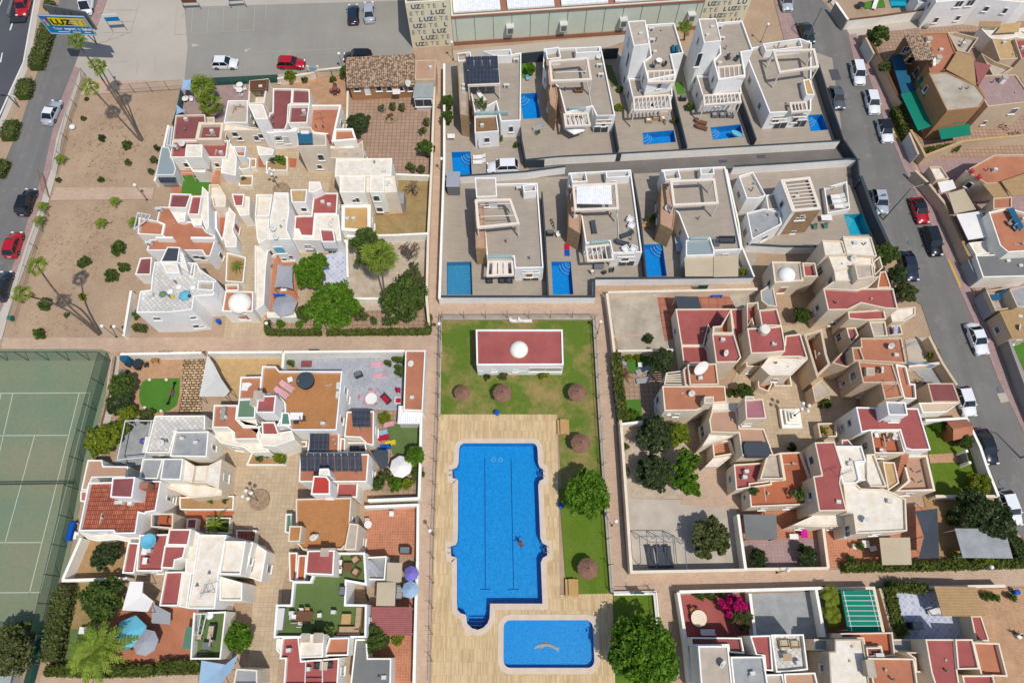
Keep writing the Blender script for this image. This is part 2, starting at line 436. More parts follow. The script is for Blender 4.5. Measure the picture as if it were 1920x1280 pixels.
def wall(label,s,h=2.,t=.22,mat='white',name='garden_wall',cat='wall',group=None,closed=False,z0=0.,cap=None):
 _wk[0] += 1;h=h+(_wk[0] % 9)*.006
 line=pts(s,h) if isinstance(s,str) and len(s.split()) > 2 else [P(*map(float,a.split(',')),h) for a in s.split()] if isinstance(s,str) else s
 root=empty(name,(*line[0],0),label,cat,group)
 wallmesh(G(),line,z0,h,t,closed).out('wall_panel',mat,root,0,1)
 wallmesh(G(),line,h+.003,h+.06,t+.08,closed).out('coping',cap or mat,root,0,1)
 return root
def fence(label,s,h=2.,gap=2.6,mat='wire',post='metal_grey',hook=0,group=None,rails=True,top=True,name='wire_fence'):
 hh=h if top else 0
 line=[P(*map(float,a.split(',')),hh) for a in s.split()]
 root=empty(name,(*line[0],0),label,'fence',group);g=G();ms=G();k=0
 for a,b in zip(line[:-1],line[1:]):
  a=Vector(a);b=Vector(b);L=(b-a).length;n=max(1,round(L/gap));d=(b-a)/n;u=d.normalized()
  for i in range(n+(1 if b is line[-1] or True else 0)):
   q=a+d*i
   if i < n or tuple(b) == tuple(line[-1]):
    pg=G().tube((q.x,q.y,0),(q.x,q.y,h),.045,n=6)
    if hook:pg.tube((q.x,q.y,h),(q.x-u.y*hook,q.y+u.x*hook,h+.35),.035,n=5).tube((q.x,q.y,h),(q.x+u.y*hook,q.y-u.x*hook,h+.35),.035,n=5)
    k += 1
    if k < 95:pg.out('post',post,root,0,1)
  ms.face([(a.x,a.y,.05),(b.x,b.y,.05),(b.x,b.y,h),(a.x,a.y,h)])
  if rails:g.tube((a.x,a.y,h),(b.x,b.y,h),.025,n=5)
 ms.out('mesh',mat,root,0,1)
 if rails:g.out('rail',post,root,0,1)
 return root
# ---------------------------------------------------------------- houses
VOLS={}
_vk=[0]
def house(label,name='terraced_house',cat='house',group=None):
 h=empty(name,(0,0,0),label,cat,group);h['_s']=0;del h['_s'];VOLS[h.name]=[];return h
def vol(H,s,h,floor='red_floor',wall='white',base=0.,ph=.5,t=.15,part='wall',deck='roof_terrace',cap=None):
 _vk[0] += 1;h=h+(_vk[0] % 11)*.007
 p=ccw(pts(s,h));q=inset(p,t);n=len(p);g=G()
 if H.location.length == 0 and not VOLS[H.name]:
  cx=sum(a for a,_ in p)/n;cy=sum(b for _,b in p)/n;H.location=(cx,cy,0)
 zf=h - ph
 for i in range(n):
  j=(i+1) % n
  g.face([(*p[i],base),(*p[j],base),(*p[j],h),(*p[i],h)])
  g.face([(*p[i],h),(*p[j],h),(*q[j],h),(*q[i],h)])
  if ph > .01:g.face([(*q[i],h),(*q[j],h),(*q[j],zf),(*q[i],zf)])
 if base > 0:g.face([(*a,base) for a in p[::-1]])
 g.out(part,wall,H,0,1)
 if floor:G().poly(q,zf).out(deck,floor,H,0,1)
 VOLS[H.name].append((p,base,h));return (p,q,base,h)
def hit(H,x,y):
 px=_o[0]+x/_o[2];py=_o[1]+y/_o[2];xc=(px-960)/F;yc=(py-640)/F
 d=Vector((xc,math.sin(TH)-yc*math.cos(TH),-math.cos(TH)-yc*math.sin(TH)));best=None
 for p,b,h in VOLS[H.name]:
  n=len(p)
  for i in range(n):
   A=Vector(p[i]);B=Vector(p[(i+1) % n]);e=B-A;nn=Vector((e.y,-e.x)).normalized()
   den=nn.x*d.x+nn.y*d.y
   if den >= -1e-6:continue
   t_=nn.dot(A)/den
   if t_ <= 0:continue
   X=Vector((d.x*t_,d.y*t_));z=HC+d.z*t_;u=(X-A).dot(e)/e.length_squared
   if -.02 <= u <= 1.02 and b-.1 <= z <= h+.1 and (best is None or t_ < best[0]):best=(t_,X,z,nn,e.normalized(),h)
 return best
def win(H,x,y,w_=1.,hh=1.1,kind='win',frame='metal_white',pane='glass',zc=None):
 r=hit(H,x,y)
 if not r:print('MISS window',H.get('label'),x,y);return
 _,X,z,nn,e,htop=r;z=min(zc if zc else z,htop-hh/2-.05)
 rz=math.atan2(e.y,e.x)
 def at(o,dz=0,du=0):return (X.x+nn.x*o+e.x*du,X.y+nn.y*o+e.y*du,z+dz)
 nm={'door':'door','garage':'garage_door','vent':'vent'}.get(kind,'window')
 g=G();t_=.07
 for du,dz,a,c in ((0,hh/2-t_/2,w_,t_),(0,-hh/2+t_/2,w_,t_),(-w_/2+t_/2,0,t_,hh-2*t_),(w_/2-t_/2,0,t_,hh-2*t_)):
  g.box(at(.035,dz,du),(a,.09,c),rz)
 if kind == 'win' and w_ > .9:g.box(at(.03,0,0),(.06,.06,hh-2*t_),rz)
 fr=g.out(nm,frame,H,0,1)
 g=G()
 if kind == 'arch':
  g.box(at(.015,-hh*.15),(w_-.1,.04,hh*.6),rz)
  pp=[at(.036,-hh*.15+hh*.3-.02+math.sin(PI*k/8)*hh*.22,math.cos(PI*k/8)*(w_/2-.05)) for k in range(9)]
  g.face(pp)
 else:g.box(at(.012),(w_-.12,.03,hh-.12),rz)
 g.out('panel' if kind in ('door','garage','vent') else 'pane',pane,fr,0,1)
 if kind in ('win','arch'):G().box(at(.09,-hh/2-.04),(w_+.16,.2,.07),rz).out('sill','white',fr,0,1)
 return fr
def chimney(H,x,y,z,sx=.6,sy=.6,hh=1.,mat='white',cap='roof_beige'):
 p=P(x,y,z+hh)
 c=G().box((p[0],p[1],z+hh/2),(sx,sy,hh)).out('chimney',mat,H,0,1)
 G().box((p[0],p[1],z+hh+.06),(sx+.16,sy+.16,.1)).out('cap',cap,c,0,1)
def awning(H,s,h,mat,drop=0.,name='awning'):
 p=pts(s,h);g=G();g.prism(p,h-.06,h);o=g.out(name,mat,H,0,1);return o
def slab(H,s,h,th,mat,name='canopy'):
 return G().prism(pts(s,h),h-th,h).out(name,mat,H,0,1)
def pergola(H,s,h,n=6,vert=True,mat='white',beam=.14,name='pergola',legs=True,z0=0.,depth=.2,frame=.25):
 p=ccw(pts(s,h));q=inset(p,frame)
 g=G();k=len(p)
 for i in range(k):
  j=(i+1) % k
  g.face([(*p[i],h-depth),(*p[j],h-depth),(*p[j],h),(*p[i],h)]);g.face([(*p[i],h),(*p[j],h),(*q[j],h),(*q[i],h)])
  g.face([(*q[i],h),(*q[j],h),(*q[j],h-depth),(*q[i],h-depth)])
 a=[Vector(v) for v in sorted(q,key=lambda v:(v[1],v[0]))]
 lo=sorted(a[:2],key=lambda v:v.x);hi=sorted(a[-2:],key=lambda v:v.x)
 for i in range(1,n):
  f=i/n
  if vert:u,v=lo[0].lerp(lo[1],f),hi[0].lerp(hi[1],f)
  else:u,v=lo[0].lerp(hi[0],f),lo[1].lerp(hi[1],f)
  d=v-u
  g.box(((u.x+v.x)/2,(u.y+v.y)/2,h-depth/2-.004),(d.length,beam,depth*.8),math.atan2(d.y,d.x))
 if legs:
  for a_ in inset(p,.12):g.box((a_[0],a_[1],(z0+h-depth)/2),(.16,.16,h-depth-z0))
 if H is None:return g
 return g.out(name,mat,H,0,1)
def dish(H,x,y,z,r=.45,mat='ac_unit',az=-.6):
 p=P(x,y,z+.9);d=Vector((math.cos(az)*.75,math.sin(az)*.75,.65)).normalized()
 g=G();i=0;u=d.orthogonal().normalized();v=d.cross(u);c=Vector((p[0],p[1],z+.9))
 ring=[]
 for k in range(14):
  q=2*PI*k/14;ring.append(c+(u*math.cos(q)+v*math.sin(q))*r)
 cc=c - d*r*.25;back=c - d*(r*.25+.04)
 for k in range(14):g.face([ring[k],ring[(k+1) % 14],cc]);g.face([ring[(k+1) % 14],ring[k],back])
 o=g.out('satellite_dish',mat,H,0,1)
 G().tube((p[0],p[1],z),back,.04,n=6).tube(cc,cc+d*r*.9,.02,n=5).out('mount','metal_grey',o,0,1)
def antenna(H,x,y,z,hh=2.2,rz=.3):
 p=P(x,y,z);g=G().tube((p[0],p[1],z),(p[0],p[1],z+hh),.03,n=5)
 c,s_=math.cos(rz),math.sin(rz);g.tube((p[0]-c*.8,p[1]-s_*.8,z+hh-.1),(p[0]+c*.8,p[1]+s_*.8,z+hh-.1),.025,n=5)
 for k in range(-4,5):g.tube((p[0]+c*k*.18-s_*.3,p[1]+s_*k*.18+c*.3,z+hh-.1),(p[0]+c*k*.18+s_*.3,p[1]+s_*k*.18-c*.3,z+hh-.1),.012,n=4)
 g.out('antenna','metal_grey',H,0,1)
def acbox(H,x,y,z,rz=0.,s=1.):
 p=P(x,y,z+.5);a=G().box((p[0],p[1],z+.36*s),(.85*s,.38*s,.66*s),rz).out('air_conditioner','ac_unit',H,0,1)
 g=G();c,s_=math.cos(rz),math.sin(rz)
 g.tube((p[0]+s_*.18*s,p[1]-c*.18*s,z+.36*s),(p[0]+s_*.21*s,p[1]-c*.21*s,z+.36*s),.24*s,n=12);g.out('fan_grille','metal_grey',a,0,1)
def solar(H,s,h,mat='solar',cols=4,rows=2,gap=.05,tilt=0.,name='solar_panel'):
 p=pts(s,h)
 q=sorted(ccw(p),key=lambda v:v[1]);lo=sorted(q[:2]);hi=sorted(q[2:])
 A,B,D,C=Vector(lo[0]),Vector(lo[1]),Vector(hi[0]),Vector(hi[1])
 for i in range(cols):
  for j in range(rows):
   f=lambda u,v:(A.lerp(B,u)).lerp(D.lerp(C,u),v)
   e=.012
   c4=[f((i+e*cols*.5)/cols+0,(j+.03)/rows),f((i+1)/cols-e*.5,(j+.03)/rows),f((i+1)/cols-e*.5,(j+.97)/rows),f((i+e*cols*.5)/cols,(j+.97)/rows)]
   z0=h+tilt*(j)/rows;z1=h+tilt*(j+1)/rows;g=G()
   a,b,c,d=((c4[0].x,c4[0].y,z0),(c4[1].x,c4[1].y,z0),(c4[2].x,c4[2].y,z1),(c4[3].x,c4[3].y,z1))
   g.face([a,b,c,d]);lo_=[(v[0],v[1],v[2]-.05) for v in (a,b,c,d)]
   g.face([lo_[0],lo_[1],b,a]);g.face([lo_[2],lo_[3],d,c]);g.face([lo_[1],lo_[2],c,b]);g.face([lo_[3],lo_[0],a,d])
   g.out(name,mat,H,0,1)
# ---------------------------------------------------------------- foliage
def cloud(name,c,size,mat,par,up=.3,stretch=1.6):
 c=np.asarray(c,float);n=len(c)
 if n == 0:return
 a=rng.normal(size=(n,3));a[:,2] += up*np.sign(rng.random(n)-.2);a /= np.linalg.norm(a,axis=1)[:,None]
 b=rng.normal(size=(n,3));u=np.cross(a,b);u /= np.linalg.norm(u,axis=1)[:,None];v=np.cross(a,u)
 s=size*(.6+.8*rng.random(n))[:,None]
 V=np.stack([c-u*s*stretch*.5,c+v*s*.5-u*s*.1,c+u*s*stretch*.5,c-v*s*.5-u*s*.1],1).reshape(-1,3)
 me=bpy.data.meshes.new(name);me.vertices.add(4*n);me.vertices.foreach_set('co',V.ravel())
 me.loops.add(4*n);me.loops.foreach_set('vertex_index',np.arange(4*n));me.polygons.add(n)
 me.polygons.foreach_set('loop_start',np.arange(n)*4);me.polygons.foreach_set('loop_total',np.full(n,4))
 me.update(calc_edges=True);me.materials.append(M_(mat))
 o=bpy.data.objects.new(name,me);COL.objects.link(o)
 if par:o.parent=par
 return o
def lobes(R,H,z,nl,lr,per,seed=0,flat=.5,irr=.25):
 """clusters of leaves through an uneven crown: returns points"""
 out=[]
 for i in range(nl):
  q=random.uniform(0,2*PI);zz=random.uniform(-.45,1);rr=math.sqrt(max(0,1-max(zz,0)**2*.95))*math.sqrt(random.uniform(.12,1))
  k=1+random.uniform(-irr,irr)
  c=np.array([math.cos(q)*rr*R*k,math.sin(q)*rr*R*k,z+zz*H*k])
  r=lr*random.uniform(.6,1.25);d=rng.normal(size=(per,3));d /= np.linalg.norm(d,axis=1)[:,None]
  out.append(c+d*(r*(.55+.45*rng.random(per))[:,None])*np.array([1,1,.75]))
 return np.concatenate(out)
def tree(label,x,y,r,h,mat='leaf_mid',name='leafy_tree',trunk=.18,leaf=.25,nl=56,per=78,lr=.22,group=None,cat='tree',z0=0.,flat=.62,irr=.22,th=None,world=None):
 """x,y: crown centre in the picture, r: crown radius in m, h: top height"""
 H=r*flat;zc=h - H*.9
 p=world or P(x,y,zc)
 root=empty(name,(p[0],p[1],z0),label,cat,group);zc -= z0
 c=lobes(r*.86,H*.9,zc,nl,r*lr,per,irr=irr)
 cloud('crown',c,leaf,mat,root)
 g=G()
 if zc > .8:
  pr=Vector((0,0,0));
  for i in range(4):
   q=Vector((random.uniform(-.12,.12)*r*.5,random.uniform(-.12,.12)*r*.5,(i+1)/4*zc*.75))
   g.tube(pr,q,trunk*(1-.12*i),trunk*(1-.12*(i+1)),7);pr=q
  for i in range(6):
   a=random.uniform(0,2*PI);e=Vector((math.cos(a)*r*.6,math.sin(a)*r*.6,zc+random.uniform(0,.4)*H))
   g.tube(pr,e,trunk*.5,.03,5)
  g.out('trunk','bark',root)
 else:
  for i in range(5):
   a=random.uniform(0,2*PI);g.tube((0,0,0),(math.cos(a)*r*.5,math.sin(a)*r*.5,max(.3,zc)),.04,.015,5)
  g.out('stem','bark',root)
 return root
def bush(label,x,y,r,h=None,mat='leaf_mid',group=None,name='shrub',leaf=.2,dens=1.,z0=0.,world=None):
 h=h or r*1.5;n=max(8,int(20*dens*r+6))
 return tree(label,x,y,r,z0+h,mat,name,.05,leaf,n,int(34*dens),.3,group,'shrub',z0,h*.55/r if r else .6,.15,world=world)
def fan_palm(label,bx,by,cx,cy,h,r=1.5,group=None,nleaf=30,bend=.0,base_h=0.,name='fan_palm',mat='leaf_palm',tr=.14):
 B=P(bx,by,base_h);C=P(cx,cy,h)
 root=empty(name,(B[0],B[1],base_h),label,'palm tree',group)
 top=Vector((C[0]-B[0],C[1]-B[1],h-base_h));g=G();pr=Vector((0,0,0));n=8
 side=Vector((top.y,-top.x,0));side=side.normalized() if side.length > .01 else Vector((1,0,0))
 for i in range(n):
  f=(i+1)/n;q=top*f;q.z=top.z*(f**(.85 if bend else 1));q += side*math.sin(PI*f)*bend
  g.tube(pr,q,tr*(1.15 if i == 0 else 1-.04*i),tr*(1-.04*(i+1)),8);pr=q
 g.out('trunk','palm_bark',root)
 g=G();dg=G();nleaf=int(nleaf*.85)
 for i in range(nleaf):
  a=2.4*i+random.uniform(-.35,.35);el=math.radians(72 - 112*(i/nleaf)+random.uniform(-12,12));dd=Vector((math.cos(a)*math.cos(el),math.sin(a)*math.cos(el),math.sin(el)))
  L=r*random.uniform(.32,.68);c=top+dd*L;dead=el < math.radians(-24)
  gg=dg if dead else g;fr=r*random.uniform(.34,.5)
  t_=(dd+Vector((0,0,-.25))).normalized();s_=t_.cross(Vector((0,0,1)));s_=s_.normalized() if s_.length > .05 else Vector((1,0,0))
  gg.face([top - s_*.03,top+s_*.03,c+s_*.02,c - s_*.02]);up=s_.cross(t_)
  m_=13
  for k in range(m_):
   q=-1.75+3.5*k/(m_-1);q2=q+.1;dirn=t_*math.cos(q)+s_*math.sin(q);d2=t_*math.cos(q2)+s_*math.sin(q2);d0=t_*math.cos(q-.1)+s_*math.sin(q-.1)
   tip=c+dirn*fr+Vector((0,0,-.22*fr*abs(math.sin(q*.5))-.1*fr));z_=up*(.05 if k % 2 else -.05)
   gg.face([c,c+d0*fr*.6+z_,tip,c+d2*fr*.6-z_])
 g.out('crown',mat,root)
 if dg.f:dg.out('dead_skirt','leaf_dead',root)
 return root
def date_palm(label,bx,by,h,r=2.6,n=26,group=None,mat='leaf_palm',base_h=0.,name='feather_palm',leaf=.5,tr=.22):
 C=P(bx,by,h);root=empty(name,(C[0],C[1],base_h),label,'palm tree',group);top=Vector((0,0,h-base_h))
 g=G().tube((0,0,0),top*.5,tr*1.1,tr).tube(top*.5,top,tr,tr*.9);g.out('trunk','palm_bark',root)
 g=G()
 for i in range(n):
  a=2.4*i+random.uniform(-.15,.15);el=math.radians(70-75*(i/n));dx=Vector((math.cos(a),math.sin(a),0));R=r*random.uniform(.8,1.05);pr=None
  s_=Vector((-dx.y,dx.x,0))
  for k in range(9):
   f=k/8;q=top+dx*(R*math.cos(el)*f+R*.25*f)+Vector((0,0,R*(math.sin(el)*f - .75*f*f)))
   if pr is not None:
    g.face([pr-s_*.03,q-s_*.02,q+s_*.02,pr+s_*.03]);wv=leaf*math.sin(PI*min(1,f*.85+.12))
    for sg in (-1,1):
     for e in (.0,.5):
      m0=pr.lerp(q,e);m1=pr.lerp(q,e+.4)
      g.face([m0,m1,m1+s_*sg*wv+dx*.18*leaf*2 - Vector((0,0,.12*wv+.02)),m0+s_*sg*wv*.9+dx*.3*leaf - Vector((0,0,.22*wv+.02))])
   pr=q
 g.out('crown',mat,root);return root
def hedge(label,s,h=1.6,w_=.9,mat='leaf_hedge',dens=90,name='hedge',group=None,leaf=.2):
 line=[P(*map(float,a.split(',')),h) for a in s.split()]
 root=empty(name,(*line[0],0),label,'hedge',group)
 wallmesh(G(),line,0,h*.88,w_*.8).out('core','hedge_base',root,0,1)
 cs=[];L0=root.location
 for a,b in zip(line[:-1],line[1:]):
  a=Vector(a);b=Vector(b);L=(b-a).length;u=(b-a)/L;n=int(L*dens*(w_+h)*.6);v=Vector((-u.y,u.x))
  e=rng.random(n)*L;s_=(rng.random(n)-.5)*w_;z=h*(.9+.14*rng.random(n));sd_=rng.random(n) < .42
  z=np.where(sd_,rng.random(n)*h,z);s_=np.where(sd_,np.sign(s_)*w_*.5,s_)
  cs.append(np.stack([a.x+u.x*e+v.x*s_-L0.x,a.y+u.y*e+v.y*s_-L0.y,z],1))
 c=np.concatenate(cs);c += rng.normal(size=c.shape)*.05
 c[:,2] += .1*np.sin(c[:,0]*1.7)*np.cos(c[:,1]*1.3)
 cloud('foliage',c,leaf,mat,root);return root
# ---------------------------------------------------------------- copies
PROTO={}
def copy_tree(o,par=None):
 c=o.copy();COL.objects.link(c)
 if par:c.parent=par
 for ch in list(o.children):copy_tree(ch,c)
 return c
def put(kind,x,y,label,rz=0.,z=0.,group=None,s=1.,**kw):
 key=(kind,tuple(sorted(kw.items())));p=P(x,y,z+(2.2 if kind == 'parasol' and 'h' not in kw else .3))
 if key not in PROTO:
  name,cat,fn=FURN[kind];o=empty(name,(0,0,0),label,cat);fn(o,**kw);PROTO[key]=o;
 else:
  o=copy_tree(PROTO[key])
  if 'group' in o:del o['group']
 o.location=(p[0],p[1],z);o.rotation_euler=(0,0,rz);o.scale=(s,s,s);prop(o,label)
 if group:o['group']=group
 return o
def f_chair(o,mat='white_fabric',leg='metal_white'):
 G().box((0,0,.44),(.5,.5,.06)).out('seat',mat,o);G().box((0,.24,.72),(.5,.05,.5),rx=-.12).out('backrest',mat,o)
 for x in (-.21,.21):
  for y in (-.21,.21):G().box((x,y,.205),(.045,.045,.41)).out('leg',leg,o)
 for x in (-.26,.26):G().box((x,0,.64),(.05,.46,.04)).box((x,-.2,.54),(.04,.04,.18)).out('armrest',leg,o)
def f_table(o,w_=1.4,d=.8,mat='white_fabric',leg='metal_white',rnd=False,hh=.73):
 if rnd:G().rev((0,0,hh-.03),[(w_/2,0),(w_/2,.05)],20).out('tabletop',mat,o)
 else:G().box((0,0,hh),(w_,d,.05)).out('tabletop',mat,o)
 for x in (-1,1):
  for y in (-1,1):G().box((x*w_*(.3 if rnd else .45),y*(w_ if rnd else d)*(.3 if rnd else .42),hh/2-.02),(.05,.05,hh-.04)).out('leg',leg,o)
def f_lounger(o,mat='pink',frame='metal_white'):
 G().box((0,-.3,.34),(.62,1.3,.1)).out('mattress',mat,o);G().box((0,.62,.5),(.62,.7,.1),rx=.5).out('backrest',mat,o)
 G().box((-.32,-.1,.27),(.05,1.8,.06)).box((.32,-.1,.27),(.05,1.8,.06)).out('frame',frame,o)
 for x in (-.3,.3):
  for y in (-.85,.6):G().box((x,y,.12),(.05,.05,.24)).out('leg',frame,o)
def f_parasol(o,r=1.3,mat='white_fabric',n=8,h=2.5,rise=.5):
 G().tube((0,0,0),(0,0,h),.035).out('pole','metal_grey',o);G().rev((0,0,0),[(.28,0),(.28,.08)],12).out('base','metal_grey',o)
 g=G();a=Vector((0,0,h+.02));R=[Vector((math.cos(2*PI*k/n)*r,math.sin(2*PI*k/n)*r,h-rise)) for k in range(n)]
 for k in range(n):
  b,c=R[k],R[(k+1) % n];g.face([a,b,c]);d=Vector((0,0,.03));g.face([a-d,c-d,b-d]);g.face([b-d*5,c-d*5,c,b])
 g.out('canopy',mat,o)
 g=G()
 for k in range(n):g.tube(a-Vector((0,0,.05)),R[k]-Vector((0,0,.05)),.012,n=4)
 g.out('ribs','metal_grey',o)
def f_thatch(o,r=1.18,h=2.5):
 G().tube((0,0,0),(0,0,h-.1),.06).out('pole','wood',o)
 g=G();n=36
 prof=[(r,-.02),(r*.98,.06),(r*.66,.30),(r*.33,.48),(.06,.62)]
 for j in range(len(prof)-1):
  for k in range(n):
   q0,q1=2*PI*k/n,2*PI*(k+1)/n;e0=1+.05*((k*7) % 5-2)/2;e1=1+.05*(((k+1) % n*7) % 5-2)/2
   (r0,z0),(r1,z1)=prof[j],prof[j+1]
   g.face([(r0*e0*math.cos(q0),r0*e0*math.sin(q0),h-.6+z0),(r0*e1*math.cos(q1),r0*e1*math.sin(q1),h-.6+z0),(r1*math.cos(q1),r1*math.sin(q1),h-.6+z1),(r1*math.cos(q0),r1*math.sin(q0),h-.6+z1)])
 g.out('thatched_canopy','thatch',o);G().rev((0,0,h-.02),[(.12,0),(.02,.22)],10).out('finial','metal_dark',o)
def f_sofa(o,w_=1.8,mat='brown_wicker',cush='beige_wicker',L=False):
 G().box((0,0,.18),(w_,.8,.3)).box((0,.34,.5),(w_,.14,.4)).out('frame',mat,o)
 for x in (-1,1):G().box((x*(w_/2-.06),-.06,.44),(.12,.66,.22)).out('armrest',mat,o)
 n=max(1,round(w_/.7))
 for k in range(n):G().box(((k+.5)/n*(w_-.3)-(w_-.3)/2,-.08,.4),((w_-.34)/n,.6,.12)).out('cushion',cush,o)
def f_pot(o,r=.25,mat='leaf_mid',pot='terracotta_pot',h=.9):
 G().rev((0,0,0),[(r*.6,0),(r*.8,.35),(r*.74,.36)],12).out('pot',pot,o)
 cloud('foliage',lobes(r*1.3,h*.3,.36+h*.25,9,r*.7,16),.14,mat,o)
def f_umbrella_closed(o):
 G().tube((0,0,0),(0,0,2.4),.03).out('pole','metal_grey',o);G().tube((0,0,.9),(0,0,2.3),.14,.05).out('folded_canopy','white_fabric',o)
def f_bin(o,mat='blue_plastic'):
 G().rev((0,0,0),[(.24,0),(.3,.8)],14).out('body',mat,o);G().rev((0,0,.8),[(.32,0),(.3,.08),(.05,.12)],14).out('lid',mat,o)
def f_bench(o,mat='pale_wood'):
 for k in range(4):G().box((0,-.2+.13*k,.45),(1.6,.11,.04)).out('slat',mat,o)
 for x in (-.6,.6):G().box((x,0,.21),(.08,.45,.43)).out('leg','metal_dark',o)
 G().box((0,.3,.75),(1.6,.04,.35),rx=-.2).out('backrest',mat,o)
def f_picnic(o):
 for k in range(5):G().box((0,-.32+.16*k,.74),(1.9,.145,.05)).out('board','pale_wood',o)
 for y in (-.58,.58):G().box((0,y,.44),(1.9,.3,.05)).out('seat','pale_wood',o)
 for x in (-.7,.7):G().box((x,0,.37),(.08,1.5,.08)).box((x,-.3,.36),(.08,.1,.7)).box((x,.3,.36),(.08,.1,.7)).out('leg','wood',o)
def f_lamp(o,h=3.6,arms=1):
 G().rev((0,0,0),[(.14,0),(.1,.25)],10).out('base','metal_dark',o);G().tube((0,0,.2),(0,0,h-.15),.05,.04).out('pole','metal_grey',o)
 if arms == 1:G().ball((0,0,h),.24).out('globe','white_fabric',o,smooth=True)
 else:
  for k in range(arms):
   q=2*PI*k/arms+.4;x,y=math.cos(q)*.5,math.sin(q)*.5
   G().tube((0,0,h-.5),(x,y,h-.3),.03).out('arm','metal_dark',o);G().ball((x,y,h),.23).out('globe','white_fabric',o,smooth=True)
def f_bbq(o):
 G().box((0,0,.5),(1.,.55,.7)).out('cabinet','metal_dark',o);G().box((0,0,.95),(.8,.5,.22)).out('hood','metal_grey',o)
def f_bike(o):
 for y in (-.5,.5):
  g=G()
  for k in range(14):
   q0,q1=2*PI*k/14,2*PI*(k+1)/14;g.tube((0,y+.33*math.cos(q0),.34+.33*math.sin(q0)),(0,y+.33*math.cos(q1),.34+.33*math.sin(q1)),.03,n=5)
  g.out('wheel','rubber',o)
 G().tube((0,-.5,.34),(0,-.1,.8),.03).tube((0,-.1,.8),(0,.38,.8),.03).tube((0,.38,.8),(0,.5,.34),.03).tube((0,-.1,.8),(0,.05,.32),.03).out('frame','metal_dark',o)
 G().box((0,-.14,.88),(.14,.26,.06)).out('saddle','black',o);G().tube((-.28,.36,1.),(.28,.36,1.),.025).out('handlebar','metal_dark',o)
FURN={'chair':('chair','chair',f_chair),'table':('table','table',f_table),'lounger':('sun_lounger','sun lounger',f_lounger),
  'parasol':('parasol','parasol',f_parasol),'thatch':('thatched_parasol','parasol',f_thatch),'sofa':('sofa','sofa',f_sofa),
  'pot':('potted_plant','potted plant',f_pot),'closed':('folded_parasol','parasol',f_umbrella_closed),'bin':('bin','bin',f_bin),
  'bench':('bench','bench',f_bench),'picnic':('picnic_table','table',f_picnic),'lamp':('street_lamp','street lamp',f_lamp),
  'bbq':('barbecue','barbecue',f_bbq),'bike':('bicycle','bicycle',f_bike)}
def lamp(label,bx,by,h=3.6,arms=1,group='globe lamps'):
 p=P(bx,by,0);o=put('lamp',bx,by,label,h=h,arms=arms,group=group);o.location=(p[0],p[1],0);return o
